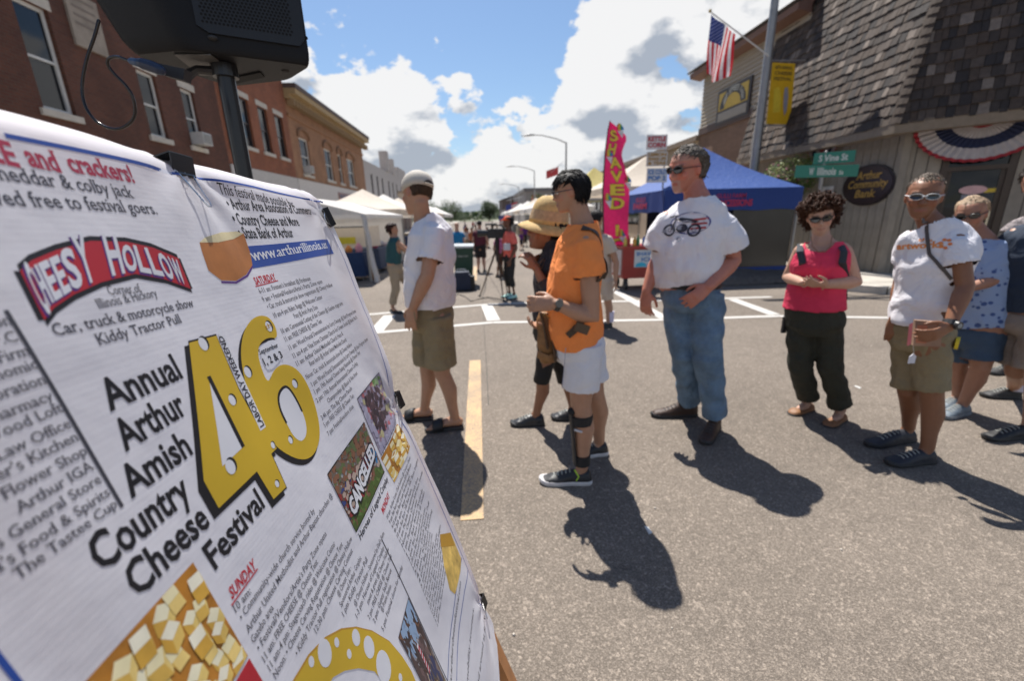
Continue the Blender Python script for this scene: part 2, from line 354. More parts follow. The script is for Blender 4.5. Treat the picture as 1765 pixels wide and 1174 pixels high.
# ---------------------------------------------------------------- left row of brick buildings (facade plane X = -10.5)
MST = mat('limestone', (.50, .45, .38), .85, var=.15, scale=5, bump=.2)
MGL = bpy.data.materials.new('window_glass'); MGL.use_nodes = True
_b = MGL.node_tree.nodes['Principled BSDF']; _b.inputs['Base Color'].default_value = (.010, .012, .015, 1); _b.inputs['Roughness'].default_value = .04; _b.inputs['Specular IOR Level'].default_value = .45
MWF = mat('white_window_frame', (.62, .6, .56), .5, var=.08); MDF = mat('dark_window_frame', (.04, .03, .03), .4)
def facade(name, parent, y0, y1, z0, z1, ops, m, X=-10.5, th=.3, sgn=1):
    """front face at X facing the street, real openings for the windows"""
    ys = sorted({y0, y1, *[o[0] for o in ops], *[o[1] for o in ops]}); zs = sorted({z0, z1, *[o[2] for o in ops], *[o[3] for o in ops]}); b = MB()
    xb = X - th * sgn
    for i in range(len(ys) - 1):
        run = None
        for j in range(len(zs)):
            solid = j < len(zs) - 1 and not any(o[0] < (ys[i] + ys[i + 1]) / 2 < o[1] and o[2] < (zs[j] + zs[j + 1]) / 2 < o[3] for o in ops)
            if solid and run is None: run = zs[j]
            if not solid and run is not None: b.bb((xb, ys[i], run), (X, ys[i + 1], zs[j])); run = None
    return b.build(name, m, parent)
def window(parent, y0, y1, z0, z1, fm, X=-10.5, sgn=1, sash=True, sill=True, lint=True, sm=None, w=.09):
    sm = sm or MST; xr = X - .1 * sgn
    b = MB(); b.bb((xr, y0, z0), (xr - .07 * sgn, y0 + w, z1)); b.bb((xr, y1 - w, z0), (xr - .07 * sgn, y1, z1)); b.bb((xr, y0 + w, z1 - w), (xr - .07 * sgn, y1 - w, z1)); b.bb((xr, y0 + w, z0), (xr - .07 * sgn, y1 - w, z0 + w))
    f = b.build('window', fm, parent)
    zm = (z0 + z1) / 2
    MB().bb((xr - .05 * sgn, y0 + w, z0 + w), (xr - .062 * sgn, y1 - w, zm)).build('pane', MGL, f); MB().bb((xr - .03 * sgn, y0 + w, zm), (xr - .042 * sgn, y1 - w, z1 - w)).build('pane', MGL, f)
    if sash: MB().bb((xr - .01 * sgn, y0 + w, zm - .03), (xr - .07 * sgn, y1 - w, zm + .03)).build('sash_rail', fm, f)
    if sill: MB().bb((X + .07 * sgn, y0 - .12, z0 - .16), (X - .12 * sgn, y1 + .12, z0 - .002)).build('sill', sm, f)
    if lint: MB().bb((X + .015 * sgn, y0 - .1, z1 + .002), (X - .12 * sgn, y1 + .1, z1 + .24)).build('lintel', sm, f)
    return f
def ac_unit(parent, y, z, X=-10.5, m=None):
    b = MB(); b.bb((X + .38, y - .28, z), (X - .1, y + .28, z + .42)); o = b.build('air_conditioner', m or cm((.5, .49, .47), .5), parent)
    g_ = MB()
    for k in range(8): g_.bb((X + .385, y - .24, z + .05 + k * .042), (X + .4, y + .24, z + .066 + k * .042))
    g_.build('grille', cm((.22, .22, .22), .5), o)
MB1 = brick_mat('dark_red_brick', (.125, .042, .023), (.092, .032, .019), (.10, .064, .045)); MB2 = brick_mat('orange_red_brick', (.29, .088, .036), (.235, .07, .032), (.2, .12, .08)); MB3 = brick_mat('tan_orange_brick', (.34, .165, .08), (.28, .13, .065), (.27, .17, .1))
t1 = thing('brick_building', 'tall dark red brick building nearest on the left with a stone plaque', 'building', (-10.5, 12, 0))
W1 = [(12.42, 13.32, 4.35, 6.75), (16.0, 16.82, 4.35, 6.3), (18.05, 18.8, 4.35, 6.3), (8.6, 9.5, 4.35, 6.75)]
facade('wall', t1, 4, 20.4, 0, 10, W1, MB1)
for w in W1: window(t1, *w, MWF)
MB().bb((-25, 4, 0), (-10.85, 20.4, 9.95)).build('rear_block', MB1, t1)
ac_unit(t1, 18.45, 4.42)
p1 = [AX(*p, -10.46) for p in ((112, 4), (184, 86))]
b = MB().bb((-10.5, p1[0].y, p1[1].z - .2), (-10.44, p1[1].y, 7.55)); pq = b.build('stone_plaque', mat('plaque_stone', (.30, .25, .2), .9, var=.2, scale=3), t1)
b = MB()
for k in range(4): b.bb((-10.44, p1[0].y + .15, 6.75 + k * .2), (-10.435, p1[1].y - .15, 6.82 + k * .2))
b.build('worn_inscription', cm((.2, .16, .13), .9), pq)
t2 = thing('brick_building', 'orange red brick building with three dark windows under pale stone lintels', 'building', (-10.5, 24, 0))
W2 = [(22.2, 22.95, 4.95, 7.0), (24.1, 24.85, 4.95, 7.0), (26.0, 26.7, 4.95, 7.0)]
W2 = [(AX(414, 210, -10.5).y, AX(433, 210, -10.5).y, 4.95, 7.05), (AX(449, 220, -10.5).y, AX(464, 220, -10.5).y, 4.95, 7.05), (AX(479, 240, -10.5).y, AX(492, 240, -10.5).y, 4.95, 7.05)]
facade('wall', t2, 20.4, 27.4, 4.0, 9.35, W2, MB2)
for w in W2: window(t2, *w, MDF)
MB().bb((-25, 20.4, 0), (-10.85, 27.4, 9.3)).build('rear_block', MB2, t2)
MB().bb((-10.82, 20.41, 0), (-10.46, 27.39, 3.99)).build('white_shopfront', cm((.5, .46, .42), .7), t2)
MB().bb((-10.82, 20.4, 9.352), (-10.4, 27.4, 9.55)).build('coping', MST, t2)
MB().bb((-10.6, 20.7, 4.6), (-10.4, 20.82, 9.2)).build('downpipe', cm((.1, .08, .07), .5), t2)
t3 = thing('brick_building', 'tan brick building with deep bracketed cornice and white shopfront wall', 'building', (-10.5, 35, 0))
X3 = -10.5
W3 = [(AX(a, 280, X3).y, AX(c, 280, X3).y, 4.35, 6.45) for a, c in ((521, 536), (561, 573), (583, 589), (598, 609))]
facade('wall', t3, 27.4, 43.6, 4.0, 8.2, W3, MB3)
for w in W3: window(t3, *w, MWF, lint=False)
for w in W3:
    yc = (w[0] + w[1]) / 2; hw = (w[1] - w[0]) / 2 + .15
    MB().tube([V((-10.47, yc + hw * math.cos(a), 6.5 + .45 * math.sin(a))) for a in [math.pi * k / 8 for k in range(9)]], [.09] * 9, 6).build('arch_moulding', mat('brown_moulding', (.2, .1, .05), .8), t3)
MB().bb((-25, 27.4, 0), (-10.85, 43.6, 8.15)).build('rear_block', MB3, t3)
b = MB(); b.bb((-10.82, 27.4, 8.2), (-10.2, 43.8, 8.42)); b.bb((-10.82, 27.4, 8.422), (-9.85, 43.95, 8.7)); cor = b.build('cornice', cm((.36, .25, .12), .7), t3)
MB().bb((-11.2, 27.4, 8.702), (-9.8, 44.0, 8.95)).build('cornice_cap', cm((.09, .06, .05), .7), t3)
br_ = MB().bb((-10.42, 27.5, 7.85), (-10.02, 27.62, 8.198)).build('cornice_bracket', cm((.3, .2, .1), .7), t3)
for k in range(1, 40):
    c = br_.copy(); COL.objects.link(c); c.parent = t3; c.location = (0, k * .42, 0)
MB().bb((-10.5, 27.4, 7.3), (-10.42, 43.6, 7.45)).build('string_course', cm((.27, .13, .06), .8), t3)
MB().bb((-10.82, 27.41, 0), (-10.44, 43.59, 3.99)).build('white_shopfront', cm((.58, .53, .48), .7), t3)
MB().bb((-10.44, 34.6, 2.75), (-10.38, 38, 3.6)).build('shop_sign', cm((.36, .22, .19), .6), t3)
sb = MB(); text3(sb, 'MIDWEST GALLERY', (-10.37, 34.8, 3.2), (-10.37, 37.8, 3.2), (0, 0, .3), .02); sb.build('sign_lettering', cm((.1, .12, .2), .5), t3)
ac_unit(t3, W3[0][0] + .5, 4.42)
t4 = thing('stone_building', 'pale grey stone building with stepped parapet beyond the tan brick one', 'building', (-10.5, 50, 0))
W4 = [(y, y + .8, 3.9, 6.0) for y in (46, 48.5, 51, 54.5, 57, 59.5, 63, 66)]
M4 = mat('pale_block', (.40, .36, .33), .85, var=.1, scale=3)
facade('wall', t4, 43.6, 70, 2.9, 7.0, W4, M4)
for w in W4: window(t4, *w, MDF, lint=False, sash=False)
MB().bb((-25, 43.6, 0), (-10.85, 70, 6.95)).build('rear_block', M4, t4)
for q0, q1 in (((-11.2, 54.2, 7.002), (-10.3, 55.2, 9.2)), ((-11.2, 58, 7.002), (-10.4, 59, 8.8)), ((-11.0, 62, 7.002), (-10.5, 68, 8.3)), ((-10.8, 59.1, 7.003), (-10.52, 61.9, 7.7))): MB().bb(q0, q1).build('parapet_block', M4, t4)
MB().bb((-10.82, 43.61, 0), (-10.44, 69.9, 2.89)).build('shopfront', cm((.13, .08, .07), .7), t4)
MB().prism([(-10.43, 43.7, 3.25), (-8.3, 43.7, 2.95), (-8.3, 43.7, 2.82), (-10.43, 43.7, 2.9)], (0, 26, 0)).build('canopy', cm((.42, .42, .42), .4), t4)

# ---------------------------------------------------------------- the bank on the right corner
WX, EX, CYW, CYE, ZE = 8.6, 8.1, 8.66, 8.45, 3.02
bank = thing('bank_building', 'corner bank with steep weathered shingle roof over grey vertical board walls', 'building', (WX, 9, 0))
s2 = math.sqrt(.5); cdir = V((s2, -s2, 0)); cn = V((-s2, -s2, 0)); CW = V((WX, CYW, 0)); CE = V((EX, CYE, ZE))
LCH = 5.2; YEND = 13.4
U0 = V((0, 0, 1)); MBD = mat('grey_board', (.25, .218, .178), .8, var=.16, scale=4, bump=.25, bscale=40)
b = MB(); b.prism([(WX + .03, YEND, .0), (WX + .03, CYW, 0), tuple(CW + cdir * .60 - cn * .03), tuple(CW + cdir * .60 - cn * .6), tuple(CW + V((.6, .24, 0))), (WX + .6, YEND, 0)], (0, 0, 3.4)); b.build('wall_backing', cm((.1, .09, .08), .9), bank)
A_ = CW + cdir * 1.60; B_ = CW + cdir * 6.4
MB().prism([tuple(A_ - cn * .02), tuple(B_ - cn * .02), tuple(B_ - cn * .6), tuple(A_ - cn * .6)], (0, 0, 3.4)).build('wall_backing', cm((.1, .09, .08), .9), bank)
MB().prism([(WX + .6, YEND, 0), (WX + .6, CYW + .3, 0), tuple(CW + cdir * 6.4 - cn * .7), (20, 4.8, 0), (20, YEND, 0)], (0, 0, 3.4)).build('inner_block', cm((.05, .045, .04), .9), bank)
bme = MB().bb((WX - .025, 0, .12), (WX + .028, .185, 3.2)).build('board', MBD, bank); bme.location = (0, YEND - .2, 0)
nb = int((YEND - .2 - CYW) / .2)
for k in range(1, nb + 1):
    c = bme.copy(); COL.objects.link(c); c.parent = bank; c.location = (random.uniform(-.004, .004), YEND - .2 - k * .2, 0)
b0 = MB().bb((0, 0, .12), (.185, .05, 3.2)); o_ = org(bank)
bm0 = bpy.data.meshes.new('board'); bm0.from_pydata([(x, y, z) for x, y, z in b0.v], [], b0.f); bm0.materials.append(MBD)
for k in range(30):
    if .60 < k * .2 + .1 < 1.60: continue
    c = link('board', bm0, bank); p = CW + cdir * (k * .2) + cn * random.uniform(-.003, .003) - o_ ; c.location = (p.x, p.y, 0); c.rotation_euler = (0, 0, R(-45))
MB().prism([tuple(CW + cdir * .6 + V((0, 0, 2.75))), tuple(CW + cdir * 1.597 + V((0, 0, 2.75))), tuple(CW + cdir * 1.597 - cn * .3 + V((0, 0, 2.75))), tuple(CW + cdir * .6 - cn * .3 + V((0, 0, 2.75)))], (0, 0, .6)).build('door_header', MBD, bank)
MB().prism([(WX - .045, CYW + .10, .12), (WX - .045, CYW - .015, .12), tuple(CW + cdir * .10 + cn * .045 + U0 * .12), tuple(CW + cdir * .10 + U0 * .12), (WX, CYW, .12), (WX, CYW + .1, .12)], (0, 0, 3.05)).build('corner_board', MBD, bank)
# door
def PC(px, py, d=0.0): return AP(px, py, CW + cn * d, cn)
MDB = mat('dark_bronze', (.045, .026, .016), .4)
dz0 = .14; sA, sB = .605, 1.594
def fr(name, s0, s1, z0, z1, d0, d1, m, par):
    a = CW + cdir * s0 + cn * d0; c = CW + cdir * s1 + cn * d0; e = cn * (d1 - d0)
    return MB().prism([tuple(a + V((0, 0, z0))), tuple(c + V((0, 0, z0))), tuple(c + V((0, 0, z1))), tuple(a + V((0, 0, z1)))], tuple(e)).build(name, m, par)
dr = fr('door', sA, sA + .1, dz0, 2.74, -.2, -.02, MDB, bank)
fr('door_frame', sB - .1, sB, dz0, 2.74, -.2, -.02, MDB, dr); fr('door_frame', sA + .1, sB - .1, 2.64, 2.74, -.2, -.02, MDB, dr); fr('transom_bar', sA + .1, sB - .1, 2.12, 2.2, -.2, -.02, MDB, dr)
fr('door_stile', sA + .1, sA + .17, dz0, 2.12, -.15, -.08, MDB, dr); fr('door_stile', sB - .17, sB - .1, dz0, 2.12, -.15, -.08, MDB, dr); fr('door_rail', sA + .17, sB - .17, dz0, .4, -.15, -.08, MDB, dr)
fr('pane', sA + .1, sB - .1, 2.2, 2.64, -.14, -.12, MGL, dr); fr('pane', sA + .17, sB - .17, .4, 2.12, -.13, -.11, MGL, dr)
q = fr('handle', sB - .2, sB - .17, .9, 1.4, -.08, -.03, cm((.5, .45, .35), .3, metal=1.), dr)
tb = MB(); a = CW + cdir * (sA + .35) - cn * .115; text3(tb, '29', a + V((0, 0, 2.32)), a + cdir * .3 + V((0, 0, 2.32)), (0, 0, .22), .0, True); tb.build('house_number', cm((.35, .28, .12), .4), dr)
# stickers on the glass
def oval_on(P, n_, xa, ya, rx_, ry_, seg=28): return [P + xa * (rx_ * math.cos(2 * math.pi * k / seg)) + ya * (ry_ * math.sin(2 * math.pi * k / seg)) for k in range(seg)]
Pd = PC(1677, 327, -.1); MB().prism(oval_on(Pd, cn, cdir, V((0, 0, 1)), .19, .08), tuple(cn * .006)).build('oval_sticker', cm((.6, .36, .36), .5), dr)
MB().prism([tuple(PC(1697, 328, -.1) + cdir * a + V((0, 0, c))) for a, c in ((0, -.04), (.28, -.03), (.28, .04), (0, .03))], tuple(cn * .005)).build('yellow_sticker', cm((.6, .42, .03), .5), dr)
MB().prism([tuple(PC(1708, 362, -.1) + cdir * a + V((0, 0, c))) for a, c in ((0, -.05), (.16, -.05), (.16, .05), (0, .05))], tuple(cn * .005)).build('orange_sticker', cm((.6, .16, .03), .5), dr)
MB().prism([tuple(PC(1655, 345, -.1) + cdir * a + V((0, 0, c))) for a, c in ((0, -.12), (.2, -.12), (.2, .1), (0, .1))], tuple(cn * .005)).build('notice', cm((.2, .2, .24), .5), dr)
# soffit and fascia
MSF = mat('brown_fascia', (.21, .16, .115), .75, var=.15, scale=3)
CT = CE + V((0, 0, .0)); Pend = V((EX, YEND + .3, ZE)); Pch = CE + cdir * 7.0
b = MB(); b.prism([(EX, YEND + .3, ZE - .14), (EX, CYE, ZE - .14), tuple(CE + cdir * 7 - V((0, 0, .14))), tuple(CW + cdir * 7 + V((.0, 0, ZE - .14)) - cn * .05), (WX + .05, CYW + .02, ZE - .14), (WX + .05, YEND + .3, ZE - .14)], (0, 0, .12)); b.build('soffit', MSF, bank)
b = MB(); b.prism([(EX - .02, YEND + .3, ZE - .16), (EX - .02, CYE - .01, ZE - .16), tuple(CE + cdir * 7 + cn * .02 - V((0, 0, .16))), tuple(CE + cdir * 7 - cn * .02 - V((0, 0, .16))), (EX + .02, CYE + .01, ZE - .16), (EX + .02, YEND + .3, ZE - .16)], (0, 0, .2)); b.build('fascia', cm((.2, .155, .11), .7), bank)
# mansard body and shingles
RISE, RUN = 3.75, .95
k8 = math.tan(R(22.5))
def top(P, nrm_in, along=0): return P + nrm_in * RUN + V((0, 0, RISE))
Cb = CE.copy(); Ct = V((EX + RUN, CYE + RUN * k8, ZE + RISE)); Eb = Pend.copy(); Et = V((EX + RUN, YEND + .35, ZE + RISE)); Hb = Pch.copy(); Ht = Pch - cn * RUN + V((0, 0, RISE))
off = .04
b = MB()
ins = lambda p, x: p + x
vs = [Cb, Ct, Eb, Et, Hb, Ht, V((20, YEND + .3, ZE)), V((20, Et.y, ZE + RISE)), V((20, 4, ZE)), V((20, 4, ZE + RISE))]
b.add(vs, [(2, 0, 1, 3), (0, 4, 5, 1), (6, 2, 3, 7), (4, 8, 9, 5), (1, 5, 9, 7, 3)]); b.build('roof_deck', cm((.05, .04, .035), .9), bank)
MSH = [mat('shingle_%s' % n_, c, .85, var=.22, scale=14, bump=.4, bscale=70) for n_, c in (('dark', (.042, .031, .025)), ('brown', (.062, .042, .030)), ('grey', (.076, .056, .044)), ('weathered', (.17, .135, .11)), ('charcoal', (.028, .022, .020)))]
def shingles(A, B, A2, B2, nout, first):
    """rows of individual wedges from edge A-B (bottom) to A2-B2 (top)"""
    out = []; slope = (A2 - A).length; rows = 19
    for r in range(rows):
        f0 = r / rows; f1 = (r + 1.25) / rows
        a0, c0 = A.lerp(A2, f0), B.lerp(B2, f0); x = (c0 - a0); Lr = x.length; x = x / Lr
        upv = (nout.cross(x)).normalized()
        if upv.z < 0: upv = -upv
        s = random.uniform(-.1, 0)
        while s < Lr:
            w = random.uniform(.085, .185); e = min(s + w - .009, Lr); st = max(s, 0)
            if e - st > .03:
                l = slope / rows * random.uniform(1.2, 1.3); dr_ = random.uniform(-.016, .014); th = random.uniform(.016, .034); tw = random.uniform(-.008, .008)
                p = a0 + upv * dr_; lo = nout * (.012 + th); li = nout * .012
                v = [p + x * st + li, p + x * e + li, p + x * e + lo + nout * tw, p + x * st + lo, p + x * st + upv * l - li * .5, p + x * e + upv * l - li * .5, p + x * e + upv * l + nout * .012, p + x * st + upv * l + nout * .012]
                out.append((v, r))
            s += w
    return out
F8 = [(0, 1, 2, 3), (3, 2, 6, 7), (1, 5, 6, 2), (0, 3, 7, 4), (4, 7, 6, 5), (0, 4, 5, 1)]
n1 = (Eb - Cb).cross(Ct - Cb).normalized(); n1 = n1 if n1.x < 0 else -n1
n2 = (Hb - Cb).cross(Ct - Cb).normalized(); n2 = n2 if n2.y < 0 else -n2
sh = shingles(Cb, Eb, Ct, Et, n1, 0) + shingles(Cb, Hb, Ct, Ht, n2, 0)
sh.sort(key=lambda q: (sum(q[0], V()) / 8 - V((0, 0, 1.5))).length if q[1] < 15 else 99)
rest = MB()
for i, (v, r) in enumerate(sh):
    ctr = sum(v, V()) / 8
    mi = random.choices(range(5), (3, 4, 3, 1.1, 2))[0]
    if i < 290: q = MB(); q.add(v, F8); q.build('shingle', MSH[mi], bank)
    else: rest.cur = mi; rest.add(v, F8)
rest.build('shingle_field', MSH, bank, kind='stuff')
hp = MB()
for k in range(22):
    p = Cb.lerp(Ct, k / 22); q = Cb.lerp(Ct, (k + 1.1) / 22); nn = (n1 + n2).normalized() * .035; sd_ = (q - p).cross(nn).normalized()
    hp.add([p + nn * 1.3 - sd_ * .09, p + nn * 1.5, p + nn * 1.3 + sd_ * .09, q + nn * .8 - sd_ * .09, q + nn, q + nn * .8 + sd_ * .09], [(0, 1, 4, 3), (1, 2, 5, 4), (0, 2, 1)])
hp.build('hip_shingles', MSH[1], bank)
b = MB(); b.tube([V((EX - .1, 12.9, 3.05)), V((EX - .45, 12.3, 3.55))], [.012, .012], 6); b.build('broken_gutter_strap', cm((.6, .58, .55), .4), bank)
# oval sign
osn = thing('oval_sign', 'dark oval wall sign with gold lettering on the grey board wall', 'sign', (WX - .05, 9.4, 2))
Ao = AX(1495, 319, WX - .06); ry0 = (AX(1452, 320, WX - .06).y - AX(1540, 320, WX - .06).y) / 2
Yn = V((0, -1, 0)); Zn = V((0, 0, 1))
MB().prism(oval_on(Ao, None, Yn, Zn, ry0, .43), (.05, 0, 0)).build('sign_board', cm((.022, .014, .012), .35), osn)
MB().prism(oval_on(Ao + V((-.012, 0, 0)), None, Yn, Zn, ry0 - .05, .39), (.02, 0, 0)).build('sign_face', cm((.035, .02, .018), .3), osn)
tb = MB(); X_ = V((-.02, 0, 0))
for s_, w, z, h in (('Arthur', .62, .13, .17), ('Community', .98, -.05, .17), ('Bank', .52, -.25, .17)):
    text3(tb, s_, Ao + X_ - Yn * w / 2 * 1 + Zn * z, Ao + X_ + Yn * w / 2 + Zn * z, Zn * h + Yn * .03, .015, True)
tb.build('gold_lettering', mat('gold_leaf', (.55, .33, .08), .35, metal=.3), osn)
# small notice
ns = AX(1426, 332, WX - .03); nsg = thing('notice_sign', 'small white notice on the board wall below the street signs', 'sign', tuple(ns))
MB().box(ns, (.015, .34, .3)).build('notice_panel', cm((.6, .58, .56), .5), nsg); MB().box(ns + V((-.009, 0, .03)), (.004, .12, .1)).build('notice_symbol', cm((.12, .12, .14), .5), nsg)
# bunting fans
MR, MBU, MWH = mat('bunting_red', (.30, .02, .03), .8), mat('bunting_blue', (.012, .018, .055), .8), mat('bunting_white', (.5, .46, .46), .8, trans=.2)
def fan(P, xa, rad, n_out, label):
    th = thing('bunting_fan', label, 'bunting', tuple(P)); seg = 44; rs = [0, .22, .45, .68, .93, 1.0]; ms = [MR, MWH, MBU, MWH, MR]; nm = ['red_centre', 'white_band', 'blue_band', 'white_pleats', 'red_border']
    for j in range(5):
        b = MB(); vs = []
        for r_ in (rs[j], rs[j + 1]):
            for k in range(seg + 1):
                a = math.pi * k / seg; rr = rad * r_ * (1 - .018 * (k % 2) * (r_ > .3)); vs.append(P + xa * (math.cos(a) * rr * 1.12) - Zn * (math.sin(a) * rr * .88) + n_out * (.02 + .035 * (k % 2) * r_ + .06 * r_ * math.sin(a)))
        b.add(vs, [(k, k + 1, seg + 2 + k, seg + 1 + k) for k in range(seg)]); b.build(nm[j], ms[j], th)
Pf = PC(1697, 203, .05); fan(Pf, cdir, .86, cn, 'large red white and blue pleated fan hanging over the bank door')
fan(AX(1420, 256, WX - .1), Yn, .42, V((-1, 0, 0)), 'small pleated fan under the eave behind the street signs')

# ---------------------------------------------------------------- siding and brick building next to the bank
s_b = thing('siding_building', 'building with pale lap siding over brown brick and a dark cornice beside the bank', 'building', (8.9, 15, 0))
Y0, Y1, ZB = 13.9, 17.9, 4.45
MBR = brick_mat('brown_brick', (.19, .11, .075), (.155, .09, .06), (.17, .13, .1)); MSD = mat('tan_siding', (.36, .31, .24), .7, var=.06)
MB().bb((8.92, Y0 - 1.5, 0), (20, Y1, ZB)).build('brick_wall', MBR, s_b); MB().bb((8.95, Y0 - 1.5, ZB + .004), (20, Y1, 6.6)).build('upper_wall', cm((.2, .17, .13), .8), s_b)
MB().bb((8.86, Y0 - 1.5, ZB - .05), (8.918, Y1 + .02, ZB + .2)).build('trim_board', cm((.07, .04, .03), .6), s_b)
for k in range(15):
    z = ZB + .2 + k * .135; MB().prism([(8.95, Y0 - 1.5, z), (8.885, Y0 - 1.5, z), (8.925, Y0 - 1.5, z + .14), (8.95, Y0 - 1.5, z + .14)], (0, Y1 - Y0 + 1.5, 0)).build('siding_board', MSD, s_b)
MB().prism([(8.95, Y0 - 1.5, 6.42), (8.52, Y0 - 1.5, 6.5), (8.5, Y0 - 1.5, 6.66), (8.95, Y0 - 1.5, 6.8)], (0, Y1 - Y0 + 1.9, 0)).build('eave', cm((.15, .075, .05), .6), s_b)
MB().prism([(8.46, Y0 - 1.6, 6.68), (8.42, Y0 - 1.6, 6.72), (9.6, Y0 - 1.6, 7.3), (9.66, Y0 - 1.6, 7.2)], (0, Y1 - Y0 + 2.1, 0)).build('roof_edge', cm((.07, .055, .045), .8), s_b)
sg = thing('wall_sign', 'framed black and yellow sign with arched lettering high on the pale siding', 'sign', (8.86, 15.8, 5.5))
c0, c1, c2, c3 = [AX(*p, 8.86) for p in ((1238, 160), (1298, 128), (1290, 196), (1235, 217))]
ya, yb = (c0.y + c3.y) / 2, (c1.y + c2.y) / 2; z0_, z1_ = (c2.z + c3.z) / 2, (c0.z + c1.z) / 2
MB().bb((8.84, yb, z0_), (8.88, ya, z1_)).build('sign_frame', cm((.03, .02, .018), .5), sg); MB().bb((8.83, yb + .12, z0_ + .45), (8.842, ya - .12, z1_ - .1)).build('sign_face', cm((.50, .33, .03), .5), sg)
MB().bb((8.83, yb + .12, z0_ + .1), (8.842, ya - .12, z0_ + .38)).build('sign_strip', cm((.25, .22, .18), .5), sg)
ym = (ya + yb) / 2; zc = z0_ + .48; b = MB(); rr = (ya - yb) * .40
pts = [V((8.826, ym + rr * math.cos(math.pi * k / 16), zc + rr * .78 * math.sin(math.pi * k / 16))) for k in range(17)] + [V((8.826, ym + rr * .62 * math.cos(math.pi * k / 16), zc + rr * .5 * math.sin(math.pi * k / 16))) for k in range(16, -1, -1)]
for k in range(16): b.add([pts[k], pts[k + 1], pts[32 - k], pts[33 - k]], [(0, 1, 2, 3)])
b.build('arch_band', cm((.03, .025, .02), .5), sg); b = MB()
for k, ch in enumerate('VINE STREET CAFE'):
    a = math.pi * (.94 - .88 * k / 15); p = V((8.82, ym - rr * .8 * math.cos(math.pi - a) * -1 if False else ym + rr * .72 * math.cos(a) * -1, zc + rr * .55 * math.sin(a)))
    if ch != ' ': xd = V((0, -math.sin(a) * -1, 0)) ; xd = V((0, math.sin(a), 0)) * -1 + V((0, 0, -math.cos(a) * -1)); text3(b, ch, p, p + V((0, -.13, 0)), (0, 0, .17), .01)
b.build('arched_lettering', cm((.5, .48, .4), .5), sg)
# low tan building row beyond
lt = thing('low_building', 'low tan brick building beyond the siding building', 'building', (8.9, 20, 0))
zt = AX(1203, 242, 8.9).z; MB().bb((8.92, 17.95, 0), (20, 44, zt)).build('wall', mat('tan_brick', (.30, .23, .17), .85, var=.1, scale=2), lt); MB().bb((8.8, 17.95, zt + .003), (20, 44.1, zt + .2)).build('coping', cm((.2, .15, .11), .8), lt)
for k in range(6): MB().bb((8.86, 20 + k * 4, .9), (8.93, 22.6 + k * 4, 2.9)).build('shop_window', MGL, lt)
gb = thing('grey_hall', 'large grey building far down the street on the right', 'building', (20, 110, 0))
c0, c1 = AY(905, 330, 112), AY(1000, 325, 112)
MB().bb((c0.x, 112, 0), (c1.x + 22, 150, c0.z)).build('wall', cm((.2, .18, .17), .8), gb); MB().bb((c0.x - .3, 111.6, c0.z), (c1.x + 22, 150, c0.z + .8)).build('roof', cm((.12, .11, .11), .8), gb)
MB().bb((c0.x + 1.6, 111.9, c0.z - 3.6), (c0.x + 4.4, 112, c0.z - .8)).build('red_sign', cm((.5, .06, .04), .6), gb)
fb = thing('far_building', 'dark low building far down the street below the flags', 'building', (6, 150, 0))
MB().bb((8, 150, 0), (26, 170, 7)).build('wall', cm((.13, .1, .09), .8), fb); MB().prism([(7.5, 149.5, 7), (26.5, 149.5, 7), (17, 149.5, 10)], (0, 20, 0)).build('roof', cm((.07, .06, .06), .8), fb)

# ---------------------------------------------------------------- trees
MLF = [mat('leaf_%d' % i, c, .6, var=.3, scale=.6, trans=.25) for i, c in enumerate([(.045, .075, .022), (.065, .10, .03), (.03, .055, .018)])]; MTK = mat('bark', (.09, .07, .05), .9)
def tree(x, y, h, w, label, n=2600, seed=0):
    rnd = random.Random(seed); t = thing('tree', label, 'tree', (x, y, 0), 'trees at the far end of the street')
    MB().tube([V((x, y, -.2)), V((x + .1, y, h * .2)), V((x, y, h * .5))], [h * .035, h * .028, h * .012], 8).build('trunk', MTK, t)
    lm = MB()
    for k in range(6): a = rnd.uniform(0, 6.3); lm.tube([V((x, y, h * .22)), V((x + math.cos(a) * w * .22, y + math.sin(a) * w * .22, h * .5)), V((x + math.cos(a) * w * .36, y + math.sin(a) * w * .36, h * .7))], [h * .016, h * .01, h * .004], 5)
    lm.build('limbs', MTK, t)
    lobes = []
    for k in range(16):
        a = rnd.uniform(0, 6.3); q = rnd.uniform(0, 1) ** .6; zz = rnd.uniform(.3, .88); rr = w * .34 * q * (1.1 - abs(zz - .5)); lobes.append((V((x + math.cos(a) * rr, y + math.sin(a) * rr, h * zz)), rnd.uniform(.13, .22) * w))
    b = MB(); s = h * .034
    for k in range(n):
        c, r_ = rnd.choice(lobes); d = V((rnd.gauss(0, 1), rnd.gauss(0, 1), rnd.gauss(0, 1))).normalized() * r_ * rnd.uniform(.55, 1.05); p = c + V((d.x, d.y, d.z * .8))
        u = V((rnd.gauss(0, 1), rnd.gauss(0, 1), rnd.gauss(0, 1))).normalized() * s * rnd.uniform(.6, 1.3); v_ = u.orthogonal().normalized() * s * rnd.uniform(.4, .9)
        b.cur = rnd.choice((0, 0, 1, 2)); b.add([p - u, p - v_, p + u, p + v_], [(0, 1, 2, 3)])
    b.build('crown', MLF, t)
